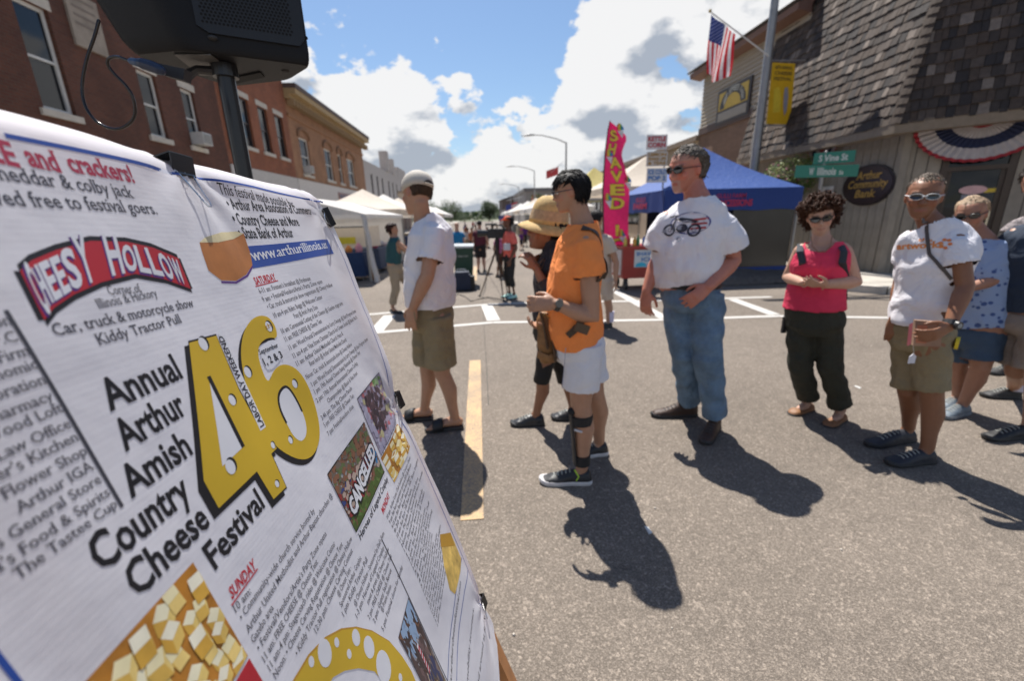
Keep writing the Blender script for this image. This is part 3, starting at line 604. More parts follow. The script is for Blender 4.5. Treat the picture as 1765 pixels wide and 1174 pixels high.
TR = [(747, 352, 170, 15, 'wide dark tree left of the green bin far away'), (775, 350, 160, 14, 'round tree above the blue shirted man'), (800, 368, 190, 10, 'small tree at the right end of the left tree clump'), (722, 356, 180, 12, 'tree half hidden behind the man in the pale cap'),
      (842, 347, 170, 10, 'lone upright tree in the middle of the horizon'), (820, 383, 300, 9, 'tiny faraway tree beside the lone upright one'), (930, 334, 95, 8, 'tree above the straw hat in front of the grey hall'), (900, 350, 210, 16, 'tree behind the far flags'), (870, 362, 230, 12, 'low tree left of the far flags'), (960, 345, 120, 9, 'tree behind the man in orange')]
for i, (px, py, Y, w, lb) in enumerate(TR):
    p = AY(px, py, Y); tree(p.x, Y, p.z, w, lb, seed=i)
slab('field', [(-200, 190), (-200, 600), (200, 600), (200, 190)], -.05, .02, cm((.08, .09, .04), .9))
b = MB(); rnd = random.Random(3)
for k in range(4000):
    x = rnd.uniform(-150, 160); y = 330 + rnd.uniform(0, 40); h = 6 + 3 * noise.noise(V((x * .03, 0, 3))); p = V((x, y, rnd.uniform(0, h))); u = V((rnd.gauss(0, 1), rnd.gauss(0, 1), rnd.gauss(0, 1))).normalized() * 1.5; v_ = u.orthogonal().normalized() * 1.2
    b.cur = rnd.choice((0, 1, 2)); b.add([p - u, p - v_, p + u, p + v_], [(0, 1, 2, 3)])
tag(b.build('far_wood', MLF, kind='stuff'), 'low line of faraway woods closing the end of the street', 'woods')

# litter and worn bits on the road
b = MB(); rnd = random.Random(8)
for k in range(170):
    x, y = rnd.uniform(-2.5, 5.5), rnd.uniform(.9, 9) ; r_ = rnd.uniform(.002, .006); b.ell((x, y, r_ * .5), (r_, r_ * 1.2, r_ * .8), 6, 4)
tag(b.build('loose_grit', cm((.42, .38, .33), .8), kind='stuff'), 'pale loose grit scattered over the asphalt', 'grit')
for i, (p, w, lb) in enumerate((((1117, 915), .028, 'small white paper scrap on the road below the orange man shadow'), ((1478, 668), .03, 'tiny white scrap on the road left of the khaki man'))):
    g0 = G(*p); q = MB().prism([(g0.x - .006, g0.y - w, .001), (g0.x + .012, g0.y - w * .8, .003), (g0.x + .008, g0.y + w * .6, .004), (g0.x - .008, g0.y + w, .001)], (0, 0, .003)); tag(q.build('paper_scrap', cm((.6, .6, .58), .7)), lb, 'litter')
# ================================================================ PEOPLE
MSK = mat('skin', (1, 1, 1), .48, var=.06, scale=30, bump=.12, bscale=160, vcol=True, spec=.4, sss=.08)
HPROF = [(0, .022, .070, .005), (.05, .036, .084, -.022), (.12, .046, .090, -.040), (.2, .055, .090, -.064), (.3, .066, .088, -.084), (.42, .071, .086, -.098), (.5, .073, .083, -.105), (.6, .077, .090, -.109), (.72, .078, .087, -.109), (.84, .069, .070, -.097), (.93, .048, .038, -.070), (.985, .022, .004, -.036)]
class Head:
    """local frame of a head: C = chin point under the face, up/fwd/rt unit vectors, h = chin to crown"""
    def __init__(s, chin, crown, fwd, h=None):
        s.C = V(chin); d = V(crown) - s.C; s.h = d.length * .9116; dn = d.normalized(); f = V(fwd).normalized(); fp = (f - dn * f.dot(dn)).normalized()
        s.u = (dn * .9116 + fp * .411).normalized(); s.f = (f - s.u * f.dot(s.u)).normalized(); s.r = s.f.cross(s.u); s.k = s.h / .235
        s.o = s.C - s.f * .07 * s.k                      # axis of the skull
    def p(s, x, y, t): return s.o + s.r * (x * s.k) + s.f * (y * s.k) + s.u * (t * s.h)
    def rot(s): return Matrix((s.r, s.f, s.u)).transposed()
    def skull(s, mb, wide=1.0):
        Rg = []
        for t, w, f, b_ in HPROF:
            c, d = (f + b_) / 2, (f - b_) / 2; ring = []
            for j in range(20):
                a = 2 * math.pi * j / 20; cx_, sy = math.cos(a), math.sin(a)
                e = .86 if sy > 0 and t < .6 else .95
                ring.append(s.p(w * wide * math.copysign(abs(cx_) ** e, cx_), c + d * math.copysign(abs(sy) ** e, sy), t))
            Rg.append(ring)
        mb.rings(Rg)
        mb.tube([s.p(0, .082, .56), s.p(0, .094, .46), s.p(0, .106, .385), s.p(0, .088, .345)], [.0085 * s.k, .010 * s.k, .0145 * s.k, .009 * s.k], 8)
        for q in (-1, 1):
            mb.ell(s.p(.013 * q, .092, .375), [.008 * s.k] * 3, 8, 5)
            mb.ell(s.p(.078 * q, -.012, .46), (.007 * s.k, .018 * s.k, .030 * s.k), 8, 6, s.rot())
            mb.tube([s.p(.012 * q, .088, .605), s.p(.034 * q, .084, .62), s.p(.056 * q, .066, .60)], [.008 * s.k] * 3, 6)
            mb.ell(s.p(.042 * q, .062, .38), (.022 * s.k, .020 * s.k, .026 * s.k), 8, 6, s.rot())
        mb.tube([s.p(-.024, .080, .232), s.p(0, .0925, .238), s.p(.024, .080, .232)], [.005 * s.k, .0085 * s.k, .005 * s.k], 6)
        mb.tube([s.p(-.020, .080, .198), s.p(0, .091, .192), s.p(.020, .080, .198)], [.005 * s.k, .009 * s.k, .005 * s.k], 6)
        mb.ell(s.p(0, .074, .07), (.022 * s.k, .018 * s.k, .018 * s.k), 8, 6, s.rot())
def hand(mb, wrist, d, nrm, thumb, curl=.5, k=1.0, spread=.08, point=None):
    """d: wrist->knuckles, nrm: the way the palm faces, thumb: side of the thumb"""
    wrist, d = V(wrist), V(d).normalized(); nrm = V(nrm); nrm = (nrm - d * nrm.dot(d)).normalized(); t = V(thumb); t = (t - d * t.dot(d) - nrm * t.dot(nrm)).normalized()
    mb.tube([wrist - d * .01 * k, wrist + d * .03 * k, wrist + d * .065 * k, wrist + d * .092 * k], [(.026 * k, .019 * k), (.036 * k, .017 * k), (.041 * k, .0155 * k), (.039 * k, .012 * k)], 12, right=t)
    for i, (o, ln) in enumerate(((.030, .92), (.010, 1.0), (-.010, .95), (-.029, .76))):
        p = wrist + d * .085 * k + t * o * k; a = 0.15; pts = [p - d * .02 * k, p]; c_ = curl if point is None or i else point
        dd = (d + t * (spread * (1.5 - i))).normalized()
        for sgm, L_ in enumerate((.044, .028, .022)):
            a += c_ * (.6, .95, .7)[sgm]; pts.append(pts[-1] + (dd * math.cos(a) + nrm * math.sin(a)) * L_ * ln * k)
        mb.tube(pts, [.0098 * k, .0098 * k, .0092 * k, .0084 * k, .0072 * k], 8)
    q = wrist + d * .022 * k + t * .024 * k
    dt = (d * .62 + t * .62 + nrm * .42).normalized(); p1 = q + dt * .042 * k; p2 = p1 + (d * .9 + t * .15 + nrm * .5).normalized() * .03 * k; p3 = p2 + (d * .9 + nrm * .6 - t * .1).normalized() * .024 * k
    mb.tube([q - dt * .012 * k, q, p1, p2, p3], [.013 * k, .015 * k, .0115 * k, .0105 * k, .0085 * k], 8)
def shoe(parent, heel, toe, style, col, sole, name='shoe', L_=None, foot_mb=None, w=.049):
    """heel/toe: ground contact points; style sneaker | slide | flat | boot | sandal"""
    heel, toe = V(heel), V(toe); heel.z = toe.z = max(heel.z, 0); d = (toe - heel).normalized(); Ln = L_ or (toe - heel).length; r = d.cross(V((0, 0, 1))); up_ = V((0, 0, 1))
    out = [(0, .55), (.04, .78), (.15, .86), (.35, .80), (.55, .93), (.72, 1.0), (.86, .92), (.95, .66), (1.0, .30)]
    def outline(z, kx=1.0, e=0.0):
        return [heel + d * (s_ * Ln + (e if s_ > .5 else -e)) + r * (w * q * kx) + up_ * z for s_, q in out] + [heel + d * (s_ * Ln + (e if s_ > .5 else -e)) - r * (w * q * kx) + up_ * z for s_, q in reversed(out)]
    sh_ = MB(); t0 = .026 if style != 'flat' else .012
    o0, o1, o2 = outline(0, .97), outline(t0 * .6, 1.05, .004), outline(t0, 1.0)
    if style in ('sneaker', 'boot'):
        for o in (o0, o1, o2):
            for i in (7, 8, 9, 10): o[i] = o[i] + up_ * (.010 if i in (8, 9) else .005)
    sh_.rings([o0, o1, o2])
    if style in ('slide',): pass
    H_ = {'sneaker': [(0, .055), (.06, .085), (.2, .088), (.36, .085), (.5, .076), (.66, .058), (.82, .042), (.93, .030), (.985, .016)], 'boot': [(0, .10), (.06, .125), (.25, .13), (.4, .115), (.52, .088), (.68, .066), (.82, .056), (.93, .045), (.99, .022)], 'flat': [(0, .05), (.06, .058), (.2, .05), (.4, .034), (.6, .03), (.72, .044), (.84, .038), (.94, .026), (.99, .014)]}
    if style in H_:
        sec = []
        for s_, h in H_[style]:
            qw = np.interp(s_, [o[0] for o in out], [o[1] for o in out]) * w * .99; ring = []
            for j in range(14):
                a = math.pi * j / 13; x = math.cos(a) * qw * (1 - .18 * math.sin(a) ** 2 * (s_ < .55)); z = t0 * .7 + max(h - t0 * .7, .006) * max(math.sin(a), 0) ** (.75 if s_ > .5 else .6); ring.append(heel + d * s_ * Ln + r * x + up_ * z)
            sec.append(ring)
        u = MB(); u.rings(sec); uo = remesh(u, .005, 4); uo.materials.append(col); wrinkle(uo, .0022, (30, 30, 40)); off_o = org(parent)
        a = coords(uo); a -= np.array(off_o); setco(uo, a); root = link(name, uo, parent)
        so = sh_.build('sole', sole, root, smooth=False)
        if style in ('sneaker', 'boot'):
            lm = MB()
            for k in range(5):
                s_ = .42 + .075 * k; h = np.interp(s_, [q[0] for q in H_[style]], [q[1] for q in H_[style]]); c = heel + d * s_ * Ln + up_ * (h + .004); lm.tube([c - r * .02 - up_ * .006, c + up_ * .002, c + r * .02 - up_ * .006], [.0032] * 3, 5)
            lm.build('laces', cm((.06, .06, .06) if style == 'boot' else (.35, .36, .33), .8), root)
        return root
    root = sh_.build(name, sole, parent, smooth=False)      # slide or sandal: a sole and straps, the bare foot shows
    st = MB(); bands = ((.52, .80),) if style == 'slide' else ((.60, .68), (.16, .22))
    for a0, a1 in bands:
        Rg = []
        for s_ in np.linspace(a0, a1, 4):
            qw = np.interp(s_, [o[0] for o in out], [o[1] for o in out]) * w * 1.03; hh = .075 if s_ < .6 else .075 - (s_ - .6) * .11; hh = hh if a0 > .3 else .10
            Rg.append([heel + d * s_ * Ln + r * (math.cos(math.pi * j / 12) * qw) + up_ * (t0 * .5 + hh * max(math.sin(math.pi * j / 12), 0) ** .7) for j in range(13)])
        n = 13; o = len(st.v); vs = [p for q in Rg for p in q]; st.add(vs, [(i * n + j, i * n + j + 1, (i + 1) * n + j + 1, (i + 1) * n + j) for i in range(3) for j in range(n - 1)])
    so = st.build('strap', col, root, smooth=True); md = so.modifiers.new('t', 'SOLIDIFY'); md.thickness = .006
    return root
def barefoot(mb, heel, toe, w=.040, z=.022):
    heel, toe = V(heel), V(toe); heel.z = toe.z = 0; d = (toe - heel).normalized(); Ln = (toe - heel).length; r = d.cross(V((0, 0, 1))); U = V((0, 0, 1))
    P = [heel + d * s_ * Ln + U * (z + h) for s_, h in ((.09, .034), (.25, .040), (.42, .034), (.6, .024), (.78, .013))]
    mb.tube(P, [(.031, .034), (.033, .040), (w * .95, .032), (w, .022), (w, .013)], 12, right=r)
    for i in range(5):
        b_ = heel + d * (.78 - .02 * i) * Ln + r * ((i - 2) * .0175) + U * (z + .011); k = 1.25 if i in (0,) else .85
        mb.tube([b_, b_ + d * (.045 - .004 * i)], [.0098 * k, .0085 * k], 7)
def sunglasses(par, hd, frame=(.02, .02, .022), lens=(.008, .008, .01), w=.027, h=.019, name='sunglasses', wrap=.0):
    fm, lm = cm(frame, .3), cm(lens, .06, spec=.9); root = None; b = MB(); k = hd.k
    for q in (-1, 1):
        c = hd.p(.034 * q, .098 - wrap, .535); ring = []
        for j in range(16):
            a = 2 * math.pi * j / 16; x = math.cos(a) * w; z = math.sin(a) * h * (1.0 if math.sin(a) < 0 else .85); ring.append(c + hd.r * x * k + hd.u * z * k - hd.f * (abs(x * q + .012) * .35 * k if x * q > 0 else 0))
        b.tube(ring + [ring[0]], [.0025 * k] * 17, 5, cap=False)
        q_ = MB().prism([p + hd.f * .001 for p in ring], tuple(-hd.f * .004)); 
        if root is None: L1 = q_
        else: L2 = q_
        root = 1
        b.tube([hd.p(.060 * q, .086 - wrap, .545), hd.p(.078 * q, .05, .55), hd.p(.083 * q, -.015, .53)], [(.006 * k, .0025 * k), (.005 * k, .0025 * k), .0025 * k], 6)
    b.tube([hd.p(-.011, .101 - wrap, .545), hd.p(0, .104 - wrap, .552), hd.p(.011, .101 - wrap, .545)], [.003 * k] * 3, 5)
    g_ = b.build(name, fm, par); L1.build('lens', lm, g_); L2.build('lens', lm, g_); return g_
def eyes(par, hd):
    for q in (-1, 1):
        c = hd.p(.032 * q, .0735, .52); e = MB().ell(c, [.0115 * hd.k] * 3, 10, 8).build('eye', cm((.6, .57, .54), .2), par, smooth=True)
        MB().ell(c + hd.f * .0075 * hd.k, [.0056 * hd.k] * 3, 8, 6).build('iris', cm((.03, .015, .01), .15), e, smooth=True)
        lid = MB().tube([hd.p((.032 + dx) * q, .0865 - abs(dx) * .35, .538) for dx in (-.014, 0, .014)], [.0026 * hd.k] * 3, 5).build('eyelid', MLID, e)
MLID = cm((.12, .05, .03), .6)
def hair(par, hd, col, style='short', seed=1, length=.03, n=520, tint=None, keep=None):
    rnd = random.Random(seed); m = mat('hair', col, .55, var=.5, scale=90, bump=.8, bscale=260, spec=.2)
    b = MB(); lift = {'short': .009, 'bob': .022, 'curly': .03, 'crop': .005, 'full': .018}[style]; Rg = []
    lowt = {'short': .30, 'crop': .34, 'bob': .12, 'curly': .2, 'full': .26}[style]
    # scalp cap: skull rings grown outward, pulled behind the hairline at the front
    for t in (lowt, .36, .45, .55, .64, .72, .80, .88, .95, 1.0, 1.03):
        if t < lowt: continue
        w = np.interp(t, [q[0] for q in HPROF], [q[1] for q in HPROF]); f = np.interp(t, [q[0] for q in HPROF], [q[2] for q in HPROF]); bk_ = np.interp(t, [q[0] for q in HPROF], [q[3] for q in HPROF])
        if t > .985: w, f, bk_ = (.030, .012, -.045) if t < 1.02 else (.012, -.006, -.028)
        hl = .80 if style != 'full' else .74
        if t < hl: f = min(f, -.004 + .05 * max(0, (t - .5) / .3) + (.0 if t < .5 else .0))
        else: f = f * min(1, .75 + (t - hl) * 2.2) + lift
        w += lift * (1 if t < .95 else .6); bk_ -= lift * (1.1 if t > .2 else .6); c, d = (f + bk_) / 2, (f - bk_) / 2
        Rg.append([hd.p(w * math.cos(2 * math.pi * j / 22), c + d * math.sin(2 * math.pi * j / 22), t) for j in range(22)])
    b.rings(Rg); me = remesh(b, .0065, 3); a = coords(me); o = np.array(org(par)); wrinkle(me, .005, (60, 60, 30), seed)
    a = coords(me); bv = BVHTree.FromPolygons([V(p) for p in a], [tuple(p.vertices) for p in me.polygons]); setco(me, a - o); me.materials.append(m); root = link('hair', me, par)
    s = MB()
    for i in range(n):                                  # locks
        j = rnd.randrange(len(a)); p = V(a[j]); lp = p - hd.o; t = lp.dot(hd.u) / hd.h; nr = (p - hd.p(0, -.01, .6)).normalized()
        fx = lp.dot(hd.f) / hd.k; down = -hd.u * .7
        if style in ('short', 'crop', 'full'):
            dr = (nr * .05 + (hd.f * .8 + down * (.1 if t > .85 else .5) if fx > -.01 and t > .66 else -hd.f * .3 + down) + hd.r * rnd.gauss(0, .22) + V((rnd.gauss(0, .12), rnd.gauss(0, .12), rnd.gauss(0, .1)))); dr = (dr - nr * dr.dot(nr) * .85).normalized(); l = length * rnd.uniform(.5, 1.2)
            if t < .55 and fx > -.01: continue
            s.tube([p - nr * .002, p + dr * l * .5 + nr * .003, p + dr * l + down * l * .2 - nr * .002], [(.0021, .0019, .0006) if style == 'crop' else (.0029, .0025, .0006)][0], 4, cap=False)
        elif style == 'bob':
            dr = (-hd.u + nr * .25 + V((rnd.gauss(0, .12), rnd.gauss(0, .12), 0))).normalized(); l = length * rnd.uniform(.5, 1.2); s.tube([p, p + dr * l * .5 + nr * .006, p + dr * l], [.005, .005, .001], 4, cap=False)
        else:
            c = p + nr * rnd.uniform(0, .022); r_ = rnd.uniform(.007, .014); ax = V((rnd.gauss(0, 1), rnd.gauss(0, 1), rnd.gauss(0, 1))).normalized(); e1 = ax.orthogonal().normalized(); e2 = ax.cross(e1)
            s.tube([c + (e1 * math.cos(q) + e2 * math.sin(q)) * r_ + ax * q * .0022 + nr * q * .002 for q in np.linspace(0, 7, 9)], [.0034] * 9, 4, cap=False)
    if s.v: s.build('locks', m, root, smooth=True)
    return root
def paint_skin(me, hd, tone, extra=None, lips=(.30, .10, .085), brow=None):
    a = coords(me); T = np.array(tone); c = np.tile(np.append(T, 1.0), (len(a), 1)).astype('f')
    if hd is not None:
        q = a - np.array(hd.o); x = q @ np.array(hd.r) / hd.k; y = q @ np.array(hd.f) / hd.k; t = q @ np.array(hd.u) / hd.h
        face = (y > .045) & (t > 0) & (t < 1)
        m = face & (abs(x) < .026) & (abs(t - .215) < .036) & (y > .078); c[m, :3] = c[m, :3] * .45 + np.array(lips) * .55
        m = face & (t > .3) & (t < .46) & (abs(x) > .02); c[m, :3] *= np.array((1.10, .93, .92))
        m = (t > .3) & (t < .6) & (abs(x) > .07); c[m, :3] *= np.array((1.08, .9, .9))
        if brow is not None: m = face & (abs(t - .615) < .028) & (abs(x) > .014) & (abs(x) < .056) & (y > .06); c[m, :3] = c[m, :3] * .25 + np.array(brow) * .75
        if extra: extra(c, x, y, t)
    at = me.color_attributes.new('Col', 'FLOAT_COLOR', 'POINT'); at.data.foreach_set('color', c.ravel()); return me
def garment(mb, name, m, par, opens=(), vox=.008, amp=.004, sc=(9, 9, 16), sm=4, seed=0., kind=None, cuts=()):
    me = remesh(mb, vox, sm); wrinkle(me, amp, sc, seed)
    if cuts:
        bm = bmesh.new(); bm.from_mesh(me); bmesh.ops.delete(bm, geom=[f_ for f_ in bm.faces if any((f_.calc_center_median() - c).length < r_ for c, r_ in cuts)], context='FACES'); bm.to_mesh(me); bm.free()
    if opens: drop_faces(me, [(V(p), V(n).normalized(), r) for p, n, r in opens], vox)
    bv = BVHTree.FromPolygons([V(p) for p in coords(me)], [tuple(p.vertices) for p in me.polygons]) if len(me.polygons) else None
    a = coords(me); setco(me, a - np.array(org(par))); me.materials.append(m)
    me.polygons.foreach_set('use_smooth', [True] * len(me.polygons)); ob = link(name, me, par); return ob, bv
def skinobj(mb, par, hd, tone, vox=.0065, **kw):
    me = remesh(mb, vox, 3); paint_skin(me, hd, tone, **kw); a = coords(me); setco(me, a - np.array(org(par))); me.materials.append(MSK); me.polygons.foreach_set('use_smooth', [True] * len(me.polygons)); return link('body', me, par)
def decal(bv, polys, m, name, par, C, X, Y, D, lift=.0025, sub=.02):
    """polys: [(list of 2D verts, faces)] thrown onto a garment along D from the plane C + X*x + Y*y"""
    bm = bmesh.new()
    for vs, fs in polys:
        vv = [bm.verts.new((x, y, 0)) for x, y in vs]
        for f in fs:
            try: bm.faces.new([vv[i] for i in f])
            except ValueError: pass
    for _ in range(5):
        e = [e for e in bm.edges if e.calc_length() > sub]
        if not e: break
        bmesh.ops.subdivide_edges(bm, edges=e, cuts=1)
    D = V(D).normalized(); o = org(par); dead = []
    for v in bm.verts:
        p = V(C) + V(X) * v.co.x + V(Y) * v.co.y - D * .6; h = bv.ray_cast(p, D)
        if h[0] is None: dead.append(v)
        else: v.co = h[0] - D * lift - o
    bmesh.ops.delete(bm, geom=dead, context='VERTS'); me = bpy.data.meshes.new(name); bm.to_mesh(me); bm.free(); me.materials.append(m); return link(name, me, par)
def txt2(s, cx_, cy_, w, h, bold=.02, serif=False, rot=0.):
    vs, fs, w0, w1 = textmesh(s, bold, serif); kx = w / (w1 - w0); ca, sa = math.cos(rot), math.sin(rot); out = []
    for x, y in vs: X_, Y_ = (x - w0) * kx - w / 2, y / .72 * h - h / 2; out.append((cx_ + X_ * ca - Y_ * sa, cy_ + X_ * sa + Y_ * ca))
    return out, fs
def ell2(cx_, cy_, rx_, ry_, n=24): return [(cx_ + rx_ * math.cos(2 * math.pi * k / n), cy_ + ry_ * math.sin(2 * math.pi * k / n)) for k in range(n)], [tuple(range(n))]
class Pose:
    """joints measured in the photo on a plane through the feet that faces the camera, each with its own depth"""
    def __init__(s, base): s.B = V(base); s.n = V((s.B.x, s.B.y, 0)).normalized()
    def __call__(s, px, py, d=0.0): return AP(px, py, s.B + s.n * d, s.n)
SK_PALE, SK_MED, SK_TAN = (.46, .27, .19), (.40, .22, .14), (.27, .13, .075)
def limb(a, b, f): return V(a).lerp(V(b), f)
def person(label, base, fwd, head, T, arms, legs, tone, shirt=None, pants=None, vox=.0068, group=None, lips=(.30, .10, .085), brow=(.05, .035, .025), extra=None, neck=.052, hands=True, ch=1.0, fem=False, neckhole=True):
    par = thing('person', label, 'person', tuple(base), group); f = V(fwd).normalized(); rt = f.cross(V((0, 0, 1))).normalized(); par['_'] = 0; del par['_']
    hd = Head(*head); body = MB()
    sk = .022
    P = [V(t[0]) for t in T]; body.tube([P[0] - (P[1] - P[0]) * .3] + P, [(max(T[0][1] - sk, .03) * .9, max(T[0][2] - sk, .03) * .9)] + [(max(t[1] - sk, .03), max(t[2] - sk, .03)) for t in T], 16, right=rt)
    nb_, nt_ = P[-1] - V((0, 0, .03)), hd.p(0, -.035, .22)
    body.tube([nb_, limb(nb_, nt_, .5), nt_, hd.p(0, -.035, .4)], [neck * 1.25, neck, neck * .97, neck * .9], 12)
    hd.skull(body)
    for a in arms:
        S, E_, W = V(a['s']), V(a['e']), V(a['w']); k = a.get('k', 1.0)
        body.tube([S, limb(S, E_, .35), limb(S, E_, .75), E_, limb(E_, W, .25), limb(E_, W, .65), W], [.052 * k, .049 * k, .042 * k, .040 * k, .043 * k, .034 * k, (.028 * k, .025 * k)], 12)
        if hands and a.get('hd') is not None: hand(body, W, a['hd'], a['n'], a['t'], a.get('c', .5), a.get('hk', 1.0), point=a.get('pt'))
    for l in legs:
        Hp, K_ = V(l['h']), V(l['k']); heel, toe = V(l['heel']), V(l['toe']); heel.z = toe.z = 0; dd = (toe - heel).normalized(); A_ = heel + dd * .055 + V((0, 0, .095)); k = l.get('r', 1.0) * (.72 if pants and pants['len'] > 1.3 else 1.0); l['A'] = A_
        bkw = -dd * .018
        body.tube([Hp, limb(Hp, K_, .45), limb(Hp, K_, .85), K_, limb(K_, A_, .2) + bkw * .6, limb(K_, A_, .36) + bkw, limb(K_, A_, .7) + bkw * .3, A_], [.088 * k, .078 * k, .060 * k, .056 * k, .055 * k, .056 * k, .040 * k, .035 * k], 14)
        if l['st'] in ('slide', 'sandal'): barefoot(body, heel, toe)
        else: body.tube([A_, A_ - V((0, 0, .05)) + dd * .03, A_ - V((0, 0, .062)) + dd * .09], [.034, .032, .024], 8)
    bo = skinobj(body, par, hd, tone, vox, lips=lips, brow=brow, extra=extra)
    out = {'par': par, 'hd': hd, 'f': f, 'r': rt, 'body': bo}
    if shirt:
        g_ = MB(); st = shirt.get('T') or T
        g_.tube([V(t[0]) for t in st], [(t[1], t[2]) for t in st], 22, right=rt, flat=True)
        op = [(V(st[0][0]), V(st[0][0]) - V(st[1][0]), .4)]
        if neckhole: op.append((V(st[-1][0]), V(st[-1][0]) - V(st[-2][0]), .115))
        for a in arms:
            if a.get('bare'): continue
            S, E_ = V(a['s']), V(a['e']); fr_ = shirt.get('sl', .62); k = a.get('k', 1.0); rs = shirt.get('sr', .078)
            if fr_ <= 1:
                e = limb(S, E_, fr_); g_.tube([S + (P[-2] - S) * .35, S, limb(S, e, .5), e], [.055 * min(k, 1.1), .066 * min(k, 1.1), rs * .93, rs], 16, flat=True); op.append((e, e - S, rs * 1.5))
            else:
                W = limb(E_, V(a['w']), fr_ - 1); g_.tube([S + (P[-2] - S) * .35, S, limb(S, E_, .6), E_, W], [.06, .066, .06, .055, .046], 14, flat=True); op.append((W, W - E_, .08))
        o, bv = garment(g_, shirt.get('name', 'shirt'), shirt['m'], par, op, vox * 1.15, shirt.get('amp', .007) * 1.5, shirt.get('sc', (7, 7, 10)), sm=9, seed=len(label), cuts=shirt.get('cuts', ())); out['shirt'] = o; out['bv'] = bv
    if pants:
        g_ = MB(); w, d = pants['w'], pants['d']; hc = V(pants['c']); tp = V(pants['top']); rr = pants.get('rt', rt)
        g_.tube([tp, limb(tp, hc, .5), hc, hc - V((0, 0, .05))], [(w * .93, d * .93), (w, d), (w, d), (w * .82, d * .85)], 20, right=rr, flat=True); op = []
        for l in legs:
            Hp, K_, A_ = V(l['h']), V(l['k']), V(l['A']); L_ = pants['len']; k = l.get('r', 1.0); pr = pants.get('pr', (.098, .085, .09))
            if L_ <= 1.3:
                e = limb(Hp, K_, L_) if L_ <= 1 else limb(K_, A_, L_ - 1); pts = [Hp + V((0, 0, .03)), limb(Hp, e, .5), e]; g_.tube(pts, [pr[0] * k, pr[1] * k, pr[2] * k], 16, flat=True); op.append((e, e - Hp, pr[2] * 1.5))
            else:
                e = limb(K_, A_, L_ - 1); bk_ = -(V(l['toe']) - V(l['heel'])).normalized() * .01
                g_.tube([Hp + V((0, 0, .03)), limb(Hp, K_, .5), K_, limb(K_, e, .5) + bk_, e], [pr[0] * k, pr[0] * .9 * k, pr[1] * k, (pr[1] + pr[2]) / 2 * k, pr[2] * k], 16, flat=True); op.append((e, e - K_, pr[2] * 1.5))
        o, bv = garment(g_, pants.get('name', 'trousers'), pants['m'], par, op, vox * 1.2, pants.get('amp', .007) * 1.5, pants.get('sc', (8, 8, 13)), seed=len(label) + 3.3); out['pants'] = o; out['pbv'] = bv
    for l in legs:
        if l['st'] == 'none': continue
        shoe(par, l['heel'], l['toe'], l['st'], l['cm'], l['sm'], name={'slide': 'slide_sandal', 'flat': 'flat_shoe', 'boot': 'boot'}.get(l['st'], 'shoe'))
    return out
def strap(par, bv, pts, w, m, name, lift=.006, D=None, seg=24):
    """flat strap lying on a garment, following pts that are dropped onto it towards the torso axis"""
    b = MB(); P = []; o = []
    for i in range(len(pts) - 1):
        for k in range(seg // (len(pts) - 1)): P.append(V(pts[i]).lerp(V(pts[i + 1]), k / (seg // (len(pts) - 1))))
    P.append(V(pts[-1])); Q = []
    for p in P:
        h = bv.find_nearest(p) if D is None else bv.ray_cast(p - V(D) * .5, V(D))
        Q.append((h[0] + h[1] * lift, h[1]) if h[0] is not None else (p, V((0, -1, 0))))
    vs = []
    for i, (p, n_) in enumerate(Q):
        t = (Q[min(i + 1, len(Q) - 1)][0] - Q[max(i - 1, 0)][0]).normalized(); s_ = t.cross(n_).normalized() * w / 2; vs += [p - s_, p + s_, p + s_ - n_ * .003, p - s_ - n_ * .003]
    n = 4; fs = [(i * n + j, i * n + (j + 1) % n, (i + 1) * n + (j + 1) % n, (i + 1) * n + j) for i in range(len(Q) - 1) for j in range(n)]; b.add(vs, fs); return b.build(name, m, par)
MTEE = mat('white_cotton', (.72, .70, .73), .85, var=.03, bump=.25, bscale=300, wrinkle=.5)
MKH = mat('khaki_cotton', (.235, .185, .105), .85, var=.10, bump=.3, bscale=260, wrinkle=.45); MJN = mat('blue_denim', (.115, .185, .27), .85, var=.30, scale=9, bump=.5, bscale=240, wrinkle=.5)
MORG = mat('orange_cotton', (.86, .255, .06), .85, var=.05, bump=.25, bscale=300, wrinkle=.5); MBLK = cm((.012, .012, .014), .55); MRUB = cm((.03, .03, .032), .7); MWSH = mat('white_cotton_shorts', (.66, .66, .70), .85, var=.04, bump=.3, bscale=260, wrinkle=.4)
U_ = V((0, 0, 1))
